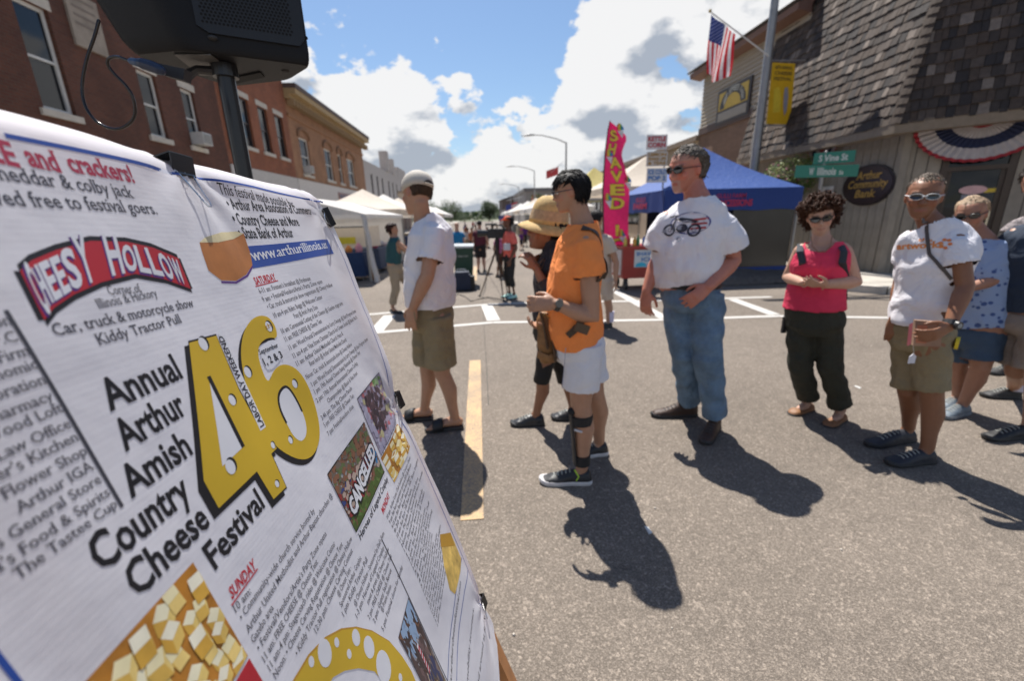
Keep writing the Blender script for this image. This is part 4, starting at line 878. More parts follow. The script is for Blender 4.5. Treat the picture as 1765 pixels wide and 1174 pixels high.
# ---------------------------------------------------------------- 1 man in the pale cap, back turned
def man_cap():
    h1, t1_, h2, t2_ = G(798, 737), G(733, 744), G(746, 722), G(688, 724)
    base = G(752, 736); J = Pose(base); f = V((-.90, .42, 0)).normalized(); rt = f.cross(U_)
    hd = (J(708, 370, .02), J(722, 300, .02), V((-.72, .70, .0)))
    T = [(J(743, 527), .195, .158), (J(741, 500), .20, .168), (J(741, 465), .195, .158), (J(743, 430), .20, .142), (J(742, 400), .195, .115), (J(735, 383), .135, .085), (J(729, 372), .075, .068)]
    A1 = dict(s=J(749, 402, -.17), e=J(737, 474, -.235), w=J(712, 530, -.20), hd=V((-.25, 0, -1)), n=V((.2, 1, 0)), t=V((-1, 0, 0)), c=.25, k=1.12)
    A2 = dict(s=J(731, 400, .17), e=J(716, 470, .24), w=J(716, 515, .20), hd=V((0, 0, -1)), n=V((0, -1, 0)), t=V((-1, 0, 0)), c=.3, k=1.05)
    Lg = [dict(h=J(752, 552, -.085), k=J(763, 645, -.07), heel=h1, toe=t1_, st='slide', cm=MBLK, sm=MRUB, r=1.0), dict(h=J(737, 552, .085), k=J(737, 640, .09), heel=h2, toe=t2_, st='slide', cm=MBLK, sm=MRUB, r=1.0)]
    p = person('man in white tee, khaki shorts, pale cap and black slides seen from behind', base, f, hd, T, [A1, A2], Lg, SK_MED, dict(m=MTEE, sl=.66, sr=.083, amp=.009), dict(m=MKH, w=.175, d=.145, top=J(743, 515), c=J(743, 555), len=.83, pr=(.105, .108, .112), name='shorts', amp=.008))
    hd = p['hd']; par = p['par']; hair(par, hd, (.05, .028, .015), 'crop', n=60, length=.010)
    MCAP = mat('stone_cap_cotton', (.50, .46, .40), .85, var=.06, bump=.3, bscale=200); b = MB(); Rg = []
    for t, w, fy, by in ((.58, .092, .100, -.128), (.70, .094, .100, -.129), (.84, .090, .092, -.123), (.96, .075, .068, -.103), (1.05, .048, .036, -.070), (1.09, .012, .0, -.030)): Rg.append([hd.p(w * math.cos(2 * math.pi * j / 28), (fy + by) / 2 + (fy - by) / 2 * math.sin(2 * math.pi * j / 28), t) for j in range(28)])
    b.rings(Rg); me_o = b.build('cap', MCAP, par, smooth=True)
    Rg = [[hd.p(.083 * x, .085 + .07 * (1 - x * x) * q, .635 - .05 * q - .03 * x * x + dz) for x in np.linspace(-1, 1, 13)] for q, dz in ((0, 0), (.5, 0), (1, 0), (1, -.012), (.5, -.014), (0, -.014))]
    n = 13; bb_ = MB(); bb_.add([q for r_ in Rg for q in r_], [(i * n + j, i * n + j + 1, (i + 1) * n + j + 1, (i + 1) * n + j) for i in range(5) for j in range(n - 1)]); bb_.build('cap_peak', MCAP, me_o, smooth=True)
    op = MB(); Cc = hd.p(0, -.1295, .600); op.prism([Cc + hd.r * (.034 * math.cos(a)) * hd.k + hd.u * (.026 * math.sin(a)) * hd.k for a in np.linspace(0, math.pi, 12)], tuple(hd.f * .012)); op.build('cap_opening', cm((.03, .018, .012), .7), me_o)
    MB().tube([hd.p(.034 * math.cos(a), -.129 - .004 * math.sin(a), .595) for a in np.linspace(0, math.pi, 7)], [(.005, .003)] * 7, 6).build('adjuster_strap', MCAP, me_o); MB().ell(hd.p(0, -.015, 1.095), (.008, .008, .005), 8, 4).build('button', MCAP, me_o)
    C = J(728, 448, -.2); decal(p['bv'], [(ell2(0, .012, .035, .006)), (ell2(0, -.01, .03, .004))], cm((.25, .25, .42), .8), 'sleeve_print', par, J(745, 447, -.3), V((1, 0, 0)), U_, p['r'] * -1 if p['r'].y < 0 else p['r'], sub=.01)
    mm = MB(); mm.tube([J(714, 539, -.22), J(716, 552, -.215), J(722, 562, -.20)], [.004, .004, .003], 5); mm.build('pocket_welt', MKH, par)
man_cap()
# ---------------------------------------------------------------- 2 man in the orange tee, profile
def man_orange():
    h1, t1_, h2, t2_ = G(1019, 831), G(930, 831), G(1046, 781), G(990, 787)
    base = G(985, 812); J = Pose(base); f = V((-.97, .22, 0)).normalized()
    hd = (J(968, 367, 0), J(987, 294, 0), V((-.95, .22, .08)))
    T = [(J(994, 590), .19, .140), (J(990, 560), .192, .150), (J(989, 515), .19, .147), (J(994, 465), .195, .140), (J(1001, 422), .19, .122), (J(1006, 399), .135, .092), (J(1005, 381), .070, .066)]
    A1 = dict(s=J(1012, 425, -.165), e=J(1020, 548, -.20), w=J(958, 524, -.24), hd=V((-1, .15, .02)), n=V((.1, 1, -.25)), t=V((0, 0, 1)), c=.55, k=1.06)
    A2 = dict(s=J(992, 420, .165), e=J(985, 530, .24), w=J(950, 553, .02), hd=V((-1, -.25, -.25)), n=V((.1, -.2, 1)), t=V((-.3, -1, .2)), c=.7, k=1.0)
    Lg = [dict(h=J(1005, 600, -.08), k=J(1001, 700, -.09), heel=h1, toe=t1_, st='sneaker', cm=cm((.018, .018, .02), .5), sm=cm((.58, .56, .56), .6), r=1.02), dict(h=J(1010, 600, .08), k=J(1025, 680, .06), heel=h2, toe=t2_, st='sneaker', cm=cm((.018, .018, .02), .5), sm=cm((.58, .56, .56), .6), r=1.02)]
    p = person('man in orange tee and white shorts with glasses and a black knee-high leg brace', base, f, hd, T, [A1, A2], Lg, SK_MED, dict(m=MORG, sl=.42, sr=.082, amp=.008), dict(m=MWSH, w=.172, d=.142, top=J(996, 578), c=J(997, 605), len=.70, pr=(.102, .098, .096), name='shorts', amp=.006), brow=(.02, .015, .012))
    hd = p['hd']; par = p['par']; bv = p['bv']; hair(par, hd, (.010, .009, .010), 'full', seed=4, length=.045, n=800); eyes(par, hd)
    gm = cm((.03, .03, .04), .3); b = MB()
    for q in (-1, 1):
        c = hd.p(.034 * q, .102, .515); w, h = .025, .014; pts = [c + hd.r * x * w + hd.u * z * h for x, z in ((-1, -.7), (-.8, -1), (.8, -1), (1, -.7), (1, .8), (.8, 1), (-.8, 1), (-1, .8), (-1, -.7))]
        b.tube(pts, [.0022] * 9, 5, cap=False); b.tube([hd.p(.058 * q, .098, .53), hd.p(.076 * q, .06, .535), hd.p(.082 * q, -.015, .525)], [.0028, .0026, .0022], 5)
    b.tube([hd.p(-.010, .104, .525), hd.p(0, .107, .53), hd.p(.010, .104, .525)], [.002] * 3, 5); b.build('glasses', gm, par)
    # watch
    W, E_ = A1['w'], A1['e']; ax = (W - E_).normalized(); c = W - ax * .012
    wb = MB().tube([c - ax * .011, c + ax * .011], [.034, .033], 14, flat=True).build('wristwatch', cm((.04, .035, .03), .5), par); MB().tube([c + V((0, -.03, .012)), c + V((0, -.042, .014))], [.02, .019], 14, flat=True).build('watch_case', cm((.12, .11, .1), .3, metal=.8), wb)
    # bag strap and satchel
    MST_ = mat('brown_leather_strap', (.055, .035, .018), .6)
    strap(par, bv, [J(1003, 392, -.12), J(1030, 405, -.13), J(1044, 440, -.12), J(1040, 490, -.22), J(1022, 540, -.26), J(1000, 565, -.28), J(972, 585, -.26)], .034, MST_, 'bag_strap', seg=36, lift=.008)
    pk = MB().box(J(1003, 566, -.24), (.07, .02, .045), Matrix.Rotation(R(22), 3, 'Y')); pk.build('strap_pad', mat('leather_pad', (.09, .055, .028), .6), par)
    # leg brace
    K_, A_ = V(Lg[0]['k']), V(Lg[0]['A']); dn = (A_ - K_).normalized(); b = MB(); c0 = limb(K_, A_, .20); b.tube([c0 - dn * .026, c0 + dn * .026], [.0665, .0655], 20, flat=True); br1 = b.build('leg_brace', cm((.012, .012, .013), .75), par)
    b = MB(); c0 = limb(K_, A_, .86); b.tube([c0 - dn * .03, c0 + dn * .03], [.049, .047], 18, flat=True); b.build('ankle_cuff', cm((.012, .012, .013), .75), br1)
    b = MB(); Q = [limb(K_, A_, t) + V((-.060 + .02 * t, -.012, 0)) for t in (.10, .25, .45, .65, .88)]; b.tube(Q, [(.022, .012), (.028, .012), (.026, .010), (.022, .010), (.03, .012)], 10, right=V((0, 1, 0))); b.build('shin_plate', cm((.02, .02, .022), .5), br1)
    b = MB(); b.ell(Q[0] + V((.002, 0, .015)), (.022, .03, .022)); b.build('knee_pad', cm((.015, .015, .016), .9), br1)
    MB().tube([Q[1] + V((0, -.01, -.03)), Q[1] + V((.045, -.045, -.032))], [.008, .006], 6).build('white_tab', cm((.6, .6, .62), .6), br1)
    # green heel loops
    MB().tube([h1 + V((-.105, -.03, .105)), h1 + V((-.085, -.045, .07)), h1 + V((-.10, -.05, .05))], [.004, .004, .003], 5).build('green_trim', cm((.45, .7, .05), .6), par)
    # fly seams
    MB().tube([J(975, 600, -.19), J(972, 640, -.20), J(969, 668, -.20)], [.002] * 3, 4).build('side_seam', cm((.35, .35, .42), .8), par)
    # satchel hanging in front, its own thing
    sx = J(944, 580, -.03); t = thing('satchel', 'brown leather satchel hanging between the straw hat woman and the orange tee man', 'bag', tuple(sx))
    ml = mat('tan_leather', (.23, .11, .035), .55, var=.3, scale=14, bump=.5, bscale=60); md_ = mat('dark_leather', (.07, .035, .014), .6, var=.3)
    b = MB(); b.tube([J(945, 538, -.02), J(943, 560, -.03), J(946, 590, -.03), J(947, 622, -.02)], [(.052, .04), (.062, .05), (.066, .052), (.054, .045)], 14, right=V((1, .2, 0)), flat=True); o, _ = garment(b, 'bag_body', ml, t, (), .008, .010, (14, 14, 14))
    b = MB(); b.tube([J(932, 540, -.09), J(938, 560, -.10), J(944, 600, -.10)], [(.012, .008)] * 3, 8); b.tube([J(958, 548, -.1), J(952, 575, -.11), J(957, 622, -.1)], [(.016, .008)] * 3, 8); b.build('bag_straps', md_, t)
    MB().tube([J(928, 612, -.075), J(946, 618, -.09), J(964, 612, -.075)], [(.02, .006)] * 3, 8, right=V((0, 0, 1))).build('lower_belt', ml, t)
    MB().tube([J(935, 545, -.085), J(940, 541, -.1), J(946, 548, -.085)], [.005] * 3, 6).build('buckle', cm((.5, .4, .2), .3, metal=.9), t)
man_orange()
# ---------------------------------------------------------------- 3 woman in the straw hat
def woman_hat():
    h1, t1_ = G(938, 731), G(880, 733); base = G(925, 730); J = Pose(base); f = V((-.96, -.05, 0)).normalized()
    hd = (J(917, 428, 0), J(955, 365, 0), V((-.90, .0, -.50)))
    T = [(J(952, 560), .17, .13), (J(950, 530), .165, .125), (J(950, 495), .16, .12), (J(953, 460), .165, .12), (J(958, 435), .15, .10), (J(957, 420), .10, .075), (J(950, 408), .06, .055)]
    A1 = dict(s=J(966, 440, -.14), e=J(950, 512, -.17), w=J(924, 463, -.14), hd=V((-.45, 0, .85)), n=V((-.5, .7, -.2)), t=V((-.8, -.3, .3)), c=.75, k=.92, hk=.95)
    A2 = dict(s=J(950, 440, .14), e=J(946, 510, .2), w=J(932, 470, .1), hd=V((-.3, 0, .9)), n=V((.3, -.8, 0)), t=V((-1, 0, 0)), c=.6, k=.9, hk=.95)
    Lg = [dict(h=J(948, 575, -.07), k=J(935, 652, -.08), heel=h1, toe=t1_, st='sneaker', cm=cm((.02, .02, .022), .4), sm=cm((.03, .03, .03), .5), r=.88), dict(h=J(955, 575, .08), k=J(972, 650, .10), heel=G(1000, 722), toe=G(950, 722), st='sneaker', cm=cm((.02, .02, .022), .4), sm=cm((.03, .03, .03), .5), r=.88)]
    p = person('woman in a yellow straw hat and dark jacket looking down at her phone', base, f, hd, T, [A1, A2], Lg, SK_TAN, dict(m=mat('dark_jacket', (.022, .02, .028), .7, bump=.3, wrinkle=.6), sl=1.6, amp=.010, name='jacket'), dict(m=mat('black_leggings', (.008, .008, .009), .75), w=.165, d=.135, top=J(952, 548), c=J(952, 575), len=1.14, pr=(.098, .078, .064), name='capri_leggings'))
    hd = p['hd']; par = p['par']; hair(par, hd, (.012, .008, .008), 'bob', seed=6, length=.07, n=500); eyes(par, hd)
    # hat: crown and drooping brim of woven straw rings
    MS1 = mat('straw', (.60, .41, .17), .8, var=.2, scale=40, bump=.9, bscale=180, trans=.15); MS2 = mat('straw_band', (.44, .30, .17), .8, var=.2, scale=40, bump=.9, bscale=180)
    c = hd.p(0, -.012, 0); b = MB(); b2 = MB(); prof = [(.66, .108, .126), (.80, .107, .123), (.98, .103, .115), (1.14, .097, .106), (1.27, .082, .088), (1.36, .055, .060), (1.39, .02, .02)]
    Rg = [[hd.p(w * math.cos(2 * math.pi * j / 30), -.012 + d * math.sin(2 * math.pi * j / 30), t) for j in range(30)] for t, w, d in prof]
    b.rings(Rg); hat = b.build('straw_hat', MS1, par, smooth=True)
    Rg = [[hd.p(w * 1.012 * math.cos(2 * math.pi * j / 30), -.012 + d * 1.012 * math.sin(2 * math.pi * j / 30), t) for j in range(30)] for t, w, d in ((.80, .1065, .1225), (1.04, .101, .112))]; MB().rings(Rg, cap=False).build('hat_band', MS2, hat, smooth=True)
    Rg = []
    for q, dz in ((0, 0), (.3, -.02), (.65, -.06), (1, -.13), (1, -.145), (.65, -.075), (.3, -.035), (0, -.015)):
        Rg.append([hd.p((.106 + .058 * q) * math.cos(a), -.012 + (.124 + .066 * q) * math.sin(a), .70 + 1.25 * dz * (1.0 + .5 * math.cos(2 * a) * .5) + (.05 * q * (math.sin(a) > .2) * 0)) for a in [2 * math.pi * j / 40 for j in range(40)]])
    MB().rings(Rg, cap=False).build('hat_brim', MS1, hat, smooth=True)
    ph = MB().box(J(921, 449, -.12), (.012, .065, .12), Matrix.Rotation(R(-35), 3, 'Y')); tag(ph.build('phone', cm((.03, .03, .035), .2)), 'black mobile phone held up by the woman in the straw hat', 'phone')
    # light swoosh-like tick on the shoe
    MB().tube([G(893, 724) + V((0, -.055, .035)), G(905, 724) + V((0, -.058, .03)), G(925, 722) + V((0, -.05, .065))], [.002, .006, .002], 5).build('shoe_tick', cm((.45, .55, .3), .5), par)
woman_hat()
# ---------------------------------------------------------------- 4 big man in white tee and jeans
def man_jeans():
    h1, t1_, h2, t2_ = G(1234, 738), G(1212, 768), G(1200, 716), G(1122, 718)
    base = G(1212, 738); J = Pose(base); f = V((-.72, -.62, 0)).normalized()
    hd = (J(1167, 333, -.03), J(1192, 250, .02), V((-.93, -.30, .10)))
    T = [(J(1186, 486), .225, .195), (J(1182, 462), .235, .21), (J(1184, 430), .232, .20), (J(1192, 395), .235, .17), (J(1198, 380), .215, .15), (J(1204, 355), .158, .11), (J(1203, 338), .092, .088)]
    A1 = dict(s=J(1150, 380, -.05), e=J(1134, 448, -.02), w=J(1114, 502, -.12), hd=V((-.05, -.1, -1)), n=V((.7, .6, 0)), t=V((.5, -.85, 0)), c=.45, k=1.22, hk=1.1)
    A2 = dict(s=J(1250, 388, -.02), e=J(1263, 448, .03), w=J(1222, 494, -.20), hd=V((-.75, -.05, -.55)), n=V((.1, .9, -.3)), t=V((-.6, -.1, .8)), c=.35, k=1.32, hk=1.1)
    Lg = [dict(h=J(1217, 515, -.02), k=J(1220, 615, -.10), heel=h1, toe=t1_, st='boot', cm=mat('brown_boot', (.045, .022, .014), .6, bump=.3), sm=MRUB, r=1.25), dict(h=J(1168, 515, .0), k=J(1178, 610, -.02), heel=h2, toe=t2_, st='boot', cm=mat('brown_boot', (.045, .022, .014), .6, bump=.3), sm=MRUB, r=1.25)]
    def goatee(c, x, y, t): m = (t < .30) & (abs(x) < .034) & (y > .055) & (t > -.1) & ~((abs(t - .215) < .03) & (abs(x) < .022)); c[m, :3] = c[m, :3] * .35 + np.array((.36, .31, .27)) * .65; c[t < .7, :3] *= np.array((1.12, .86, .84))
    p = person('big grey haired man in white motorcycle print tee, blue jeans and dark sunglasses', base, f, hd, T, [A1, A2], Lg, (.42, .215, .15), dict(m=MTEE, sl=.70, sr=.112, amp=.010), dict(m=MJN, w=.19, d=.165, top=J(1186, 480), c=J(1190, 520), len=1.93, pr=(.090, .072, .066), name='jeans', amp=.011), brow=(.12, .09, .07), extra=goatee, neck=.068)
    hd = p['hd']; par = p['par']; bv = p['bv']; hair(par, hd, (.10, .085, .07), 'short', seed=8, length=.032, n=700); sunglasses(par, hd)
    MB().tube([J(1186, 489) + V((math.cos(a) * .208 * p['r'].x + math.sin(a) * .175 * f.x, math.cos(a) * .208 * p['r'].y + math.sin(a) * .175 * f.y, 0)) for a in np.linspace(0, 2 * math.pi, 29)], [(.0045, .017)] * 29, 6, cap=False, right=None).build('belt', MBLK, par)
    # chest print: old motorcycle with flag oval behind
    C = J(1168, 388, -.22); X = (p['r'] * 1.0); X = V((X.x, X.y, 0)).normalized(); D = -f
    if X.x < 0: X = -X
    dk, rd, bl, gy = cm((.03, .03, .045), .8), cm((.42, .06, .06), .8), cm((.035, .05, .2), .8), cm((.25, .25, .29), .8)
    decal(bv, [ell2(.035, .01, .115, .066)], bl, 'print_oval', par, C, X, U_, D, .0018); decal(bv, [ell2(.035, .01, .107, .058)], cm((.60, .56, .6), .8), 'print_ground', par, C, X, U_, D, .0026)
    decal(bv, [([(.05, y), (.135, y + .008), (.13, y + .020), (.05, y + .012)], [(0, 1, 2, 3)]) for y in (-.03, -.004, .022)], rd, 'print_stripes', par, C, X, U_, D, .0034)
    def ringd(cx_, cy_, r0, r1): vs = [(cx_ + r_ * math.cos(2 * math.pi * k / 20), cy_ + r_ * math.sin(2 * math.pi * k / 20)) for r_ in (r0, r1) for k in range(20)]; return vs, [(k, (k + 1) % 20, 20 + (k + 1) % 20, 20 + k) for k in range(20)]
    decal(bv, [ringd(-.075, -.032, .026, .038), ringd(.072, -.032, .026, .038), ell2(0, -.02, .034, .026), ([(-.07, -.03), (-.055, .045), (-.045, .045), (-.055, -.03)], [(0, 1, 2, 3)]), ([(-.05, .03), (.07, .01), (.09, .02), (.05, .035), (-.02, .045)], [(0, 1, 2, 3, 4)]), ([(-.09, .05), (-.04, .06), (-.04, .052), (-.09, .044)], [(0, 1, 2, 3)])], dk, 'print_motorcycle', par, C, X, U_, D, .0042)
    decal(bv, [ell2(-.01, -.015, .018, .014), ell2(.02, .02, .03, .008), ringd(-.075, -.032, .008, .013), ringd(.072, -.032, .008, .013), ([(-.12, -.045), (-.1, -.02), (-.09, -.05)], [(0, 1, 2)])], gy, 'print_highlights', par, C, X, U_, D, .005); decal(bv, [ell2(-.005, -.082, .016, .012)], gy, 'print_badge', par, C, X, U_, D, .003)
    for pts in ([(1176, 492), (1172, 520), (1176, 545)], [(1205, 490), (1218, 506), (1236, 512)], [(1150, 492), (1156, 504), (1147, 514)]): MB().tube([(lambda h: (h[0] + h[1] * .002) if h[0] is not None else J(*q))(p['pbv'].ray_cast(J(*q, -.5), p['f'] * -1)) for q in pts], [.0018] * 3, 4).build('seam', cm((.05, .08, .13), .8), par)
    kb = MB(); kp = J(1239, 512, -.05); kb.ell(kp, (.014, .014, .022)); kb.tube([kp, kp - U_ * .05], [.008, .005], 6); kb.build('key_clip', cm((.3, .28, .2), .4, metal=.6), par)
man_jeans()
# ---------------------------------------------------------------- 5 woman in the pink tank top
def woman_pink():
    h1, t1_, h2, t2_ = G(1398, 706), G(1362, 716), G(1452, 722), G(1424, 737)
    base = G(1412, 722); J = Pose(base); f = V((-.62, -.78, 0)).normalized()
    hd = (J(1415, 405, -.03), J(1414, 342, .0), V((-.58, -.80, .02)))
    T = [(J(1402, 530), .185, .145), (J(1405, 505), .172, .138), (J(1410, 478), .165, .14), (J(1412, 455), .172, .150), (J(1416, 437), .165, .125), (J(1418, 424), .14, .085), (J(1418, 414), .085, .065)]
    TT = [(J(1402, 532), .19, .152), (J(1405, 505), .176, .143), (J(1410, 478), .168, .146), (J(1412, 455), .176, .160), (J(1415, 437), .165, .134), (J(1417, 423), .135, .095), (J(1418, 414), .11, .075)]
    A1 = dict(s=J(1382, 432, -.02), e=J(1358, 478, .02), w=J(1384, 487, -.21), hd=V((.85, -.25, .05)), n=V((.1, .6, -.8)), t=V((.2, -.3, .9)), c=.5, k=.98, bare=1, hk=.92)
    A2 = dict(s=J(1452, 432, .05), e=J(1474, 486, .05), w=J(1424, 490, -.20), hd=V((-1, -.1, .0)), n=V((.1, .5, .8)), t=V((.1, -.6, .7)), c=.5, k=1.08, bare=1, hk=.92)
    sk_ = SK_PALE
    Lg = [dict(h=J(1382, 560, -.0), k=J(1379, 635, -.04), heel=h1, toe=t1_, st='flat', cm=mat('tan_shoe', (.22, .10, .04), .6), sm=MRUB, r=1.08), dict(h=J(1425, 560, .02), k=J(1432, 640, -.02), heel=h2, toe=t2_, st='flat', cm=mat('tan_shoe', (.22, .10, .04), .6), sm=MRUB, r=1.08)]
    p = person('smiling woman in bright pink tank top and olive trousers with clasped hands', base, f, hd, T, [A1, A2], Lg, sk_, dict(m=mat('pink_jersey', (.62, .028, .085), .8, var=.05, bump=.2, bscale=300, wrinkle=.4), T=TT, amp=.005, name='tank_top', cuts=[(J(1413, 406, -.10), .105), (J(1376, 424, 0), .062), (J(1458, 424, .04), .062)]), dict(m=mat('olive_cotton', (.028, .028, .018), .85, var=.12, wrinkle=.5), w=.178, d=.145, top=J(1402, 525), c=J(1403, 560), len=1.93, pr=(.090, .070, .068), name='trousers', amp=.008), fem=True, neckhole=True)
    hd = p['hd']; par = p['par']; bv = p['bv']; hair(par, hd, (.060, .024, .012), 'curly', seed=9, n=900); sunglasses(par, hd, w=.030, h=.021)
    for a in ((1380, 1379, 1383), (1449, 1455, 1452)):
        P = [J(a[0], 424, .06), J(a[0], 421, -.02), J(a[1], 434, -.13), J(a[2], 452, -.15), J(a[2] + (6 if a[0] > 1400 else -2), 480, .0)]
        MB().tube(P, [(.021, .006)] * 5, 8, right=p['r']).build('backpack_strap', cm((.03, .035, .045), .8), par)
    bp = MB(); bc = J(1415, 460, .2); bp.ell(bc, (.14, .11, .2), 14, 10, Matrix.Rotation(R(38), 3, 'Z')); tag(bp.build('backpack', cm((.02, .024, .03), .8), smooth=True), 'dark backpack worn by the woman in the pink tank top', 'backpack')
    MB().tube([J(1456, 478, .08), J(1458, 500, .06), J(1457, 514, .06)], [.012, .008, .014], 6).build('dangling_buckle', MBLK, par)
    n_ = [J(x, y, d) for x, y, d in ((1398, 408, -.05), (1400, 424, -.115), (1410, 434, -.14), (1422, 434, -.14), (1432, 424, -.11), (1434, 408, -.04))]; MB().tube(n_, [.0035] * 6, 6).build('necklace', cm((.25, .12, .06), .4), par)
    MB().tube([J(1386, 487, -.225) + V((0, .03 * math.cos(a), .03 * math.sin(a))) for a in np.linspace(0, 2 * math.pi, 13)], [.003] * 13, 5, cap=False).build('bracelet', cm((.5, .4, .3), .3), par)
    MB().box(J(1352, 560, -.03), (.03, .02, .12)).build('pocket_edge', MBLK, par)
woman_pink()
# ---------------------------------------------------------------- 6 man in white tee and khaki shorts on the right
def man_khaki():
    h1, t1_, h2, t2_ = G(1606, 795), G(1527, 802), G(1572, 758), G(1492, 770)
    base = G(1578, 785); J = Pose(base); f = V((-.80, -.55, 0)).normalized()
    hd = (J(1583, 378, -.06), J(1603, 300, .02), V((-.70, -.68, -.22)))
    T = [(J(1590, 556), .155, .135), (J(1594, 525), .155, .138), (J(1602, 485), .160, .132), (J(1612, 445), .172, .128), (J(1617, 414), .165, .110), (J(1617, 396), .115, .080), (J(1611, 381), .068, .064)]
    A1 = dict(s=J(1572, 412, -.02), e=J(1552, 490, .05), w=J(1542, 550, -.06), hd=V((.05, -.05, -1)), n=V((.7, .6, 0)), t=V((-.5, -.8, 0)), c=.35, k=.95)
    A2 = dict(s=J(1648, 418, -.07), e=J(1664, 494, -.12), w=J(1636, 564, -.25), hd=V((-.80, -.1, -.35)), n=V((.2, .9, .25)), t=V((-.3, -.2, .9)), c=.55, k=.98, hk=1.0)
    dk = mat('dark_trainer', (.022, .024, .032), .6, bump=.3)
    Lg = [dict(h=J(1602, 585, -.05), k=J(1606, 680, -.05), heel=h1, toe=t1_, st='sneaker', cm=dk, sm=MRUB, r=1.0), dict(h=J(1568, 585, .05), k=J(1566, 675, .05), heel=h2, toe=t2_, st='sneaker', cm=dk, sm=MRUB, r=1.0)]
    p = person('tanned man in white orange-print tee and khaki shorts holding a notebook', base, f, hd, T, [A1, A2], Lg, (.235, .105, .055), dict(m=MTEE, sl=.50, sr=.076, amp=.010), dict(m=MKH, w=.142, d=.125, top=J(1590, 545), c=J(1588, 590), len=.90, pr=(.088, .086, .088), name='shorts', amp=.009), brow=(.07, .05, .04))
    hd = p['hd']; par = p['par']; bv = p['bv']; hair(par, hd, (.10, .075, .055), 'crop', seed=11, length=.02, n=600); sunglasses(par, hd, frame=(.55, .55, .55), w=.030, h=.017)
    X = V((p['r'].x, p['r'].y, 0)); X = X if X.x > 0 else -X; X.normalize(); C = J(1588, 424, -.17); rnd = random.Random(5)
    decal(bv, [txt2('artworks', -.02, 0, .20, .035, .03, True, .12), txt2('the', .0, .03, .06, .018, .02)], cm((.72, .25, .06), .8), 'print_lettering', par, C, X, U_, -f, .003)
    decal(bv, [ell2(.085 + .02 * math.cos(k), .012 + .022 * math.sin(k), .010, .008, 8) for k in range(6)], cm((.75, .22, .07), .8), 'print_emblem', par, C, X, U_, -f, .003)
    strap(par, bv, [J(1592, 376, -.17), J(1590, 400, -.2), J(1596, 440, -.22), J(1622, 468, -.22), J(1645, 496, -.2)], .016, cm((.07, .055, .05), .6), 'camera_strap', seg=30, D=-f)
    W, E_ = A2['w'], A2['e']; ax = (W - E_).normalized(); c = W - ax * .02; wb = MB().tube([c - ax * .014, c + ax * .014], [.036, .035], 14, flat=True).build('wristwatch', MBLK, par)
    MB().tube([c + V((.0, -.032, .0)), c + V((0, -.046, 0))], [.023, .021], 16, flat=True).build('watch_case', cm((.03, .03, .03), .3), wb); MB().tube([c + V((0, -.0465, 0)), c + V((0, -.048, 0))], [.013, .013], 14, flat=True).build('watch_dial', cm((.25, .27, .27), .3), wb)
    nb = thing('notebook', 'worn tan notebook held against the khaki shorts by the tanned man', 'notebook', tuple(J(1598, 572, -.22)))
    P0 = [J(1578, 552, -.235), J(1625, 556, -.235), J(1622, 598, -.24), J(1574, 596, -.24)]; MB().prism(P0, (0.01, .022, 0)).build('cover', mat('notebook_tan', (.30, .19, .13), .7, var=.3, scale=9), nb)
    q = [p_ + V((0, -.003, 0)) for p_ in (J(1581, 560, -.237), J(1598, 561, -.237), J(1596, 592, -.242), J(1578, 591, -.242))]; MB().prism(q, (0, .002, 0)).build('label_patch', cm((.42, .16, .09), .7), nb)
    pr_ = [J(1570, 560, -.20), J(1578, 556, -.215), J(1574, 590, -.215), J(1566, 596, -.20)]; MB().prism(pr_, (0, .01, 0)).build('pink_pages', cm((.5, .14, .16), .7), nb)
    st = J(1573, 618, -.22); tg = MB().prism([st + V((x, 0, z)) for x, z in ((-.020, -.03), (.020, -.03), (.020, .012), (0, .028), (-.020, .012))], (0, .003, 0)); to = tag(tg.build('price_tag', cm((.62, .62, .68), .6)), 'small white paper tag dangling from the tan notebook', 'tag'); MB().tube([J(1574, 596, -.235), st + V((0, 0, .03))], [.0015, .0015], 4).build('string', cm((.5, .5, .5), .6), to)
    yb = MB(); yc = J(1653, 592, -.02); yb.tube([yc, yc + V((-.01, .012, 0))], [.036, .036], 20, flat=True, right=V((0, 0, 1))); ys = tag(yb.build('yellow_badge', cm((.72, .55, .03), .6)), 'round yellow badge in front of the denim shorts', 'badge')
man_khaki()
MCRM = mat('cream_cotton', (.50, .43, .36), .85, var=.05, wrinkle=.5)
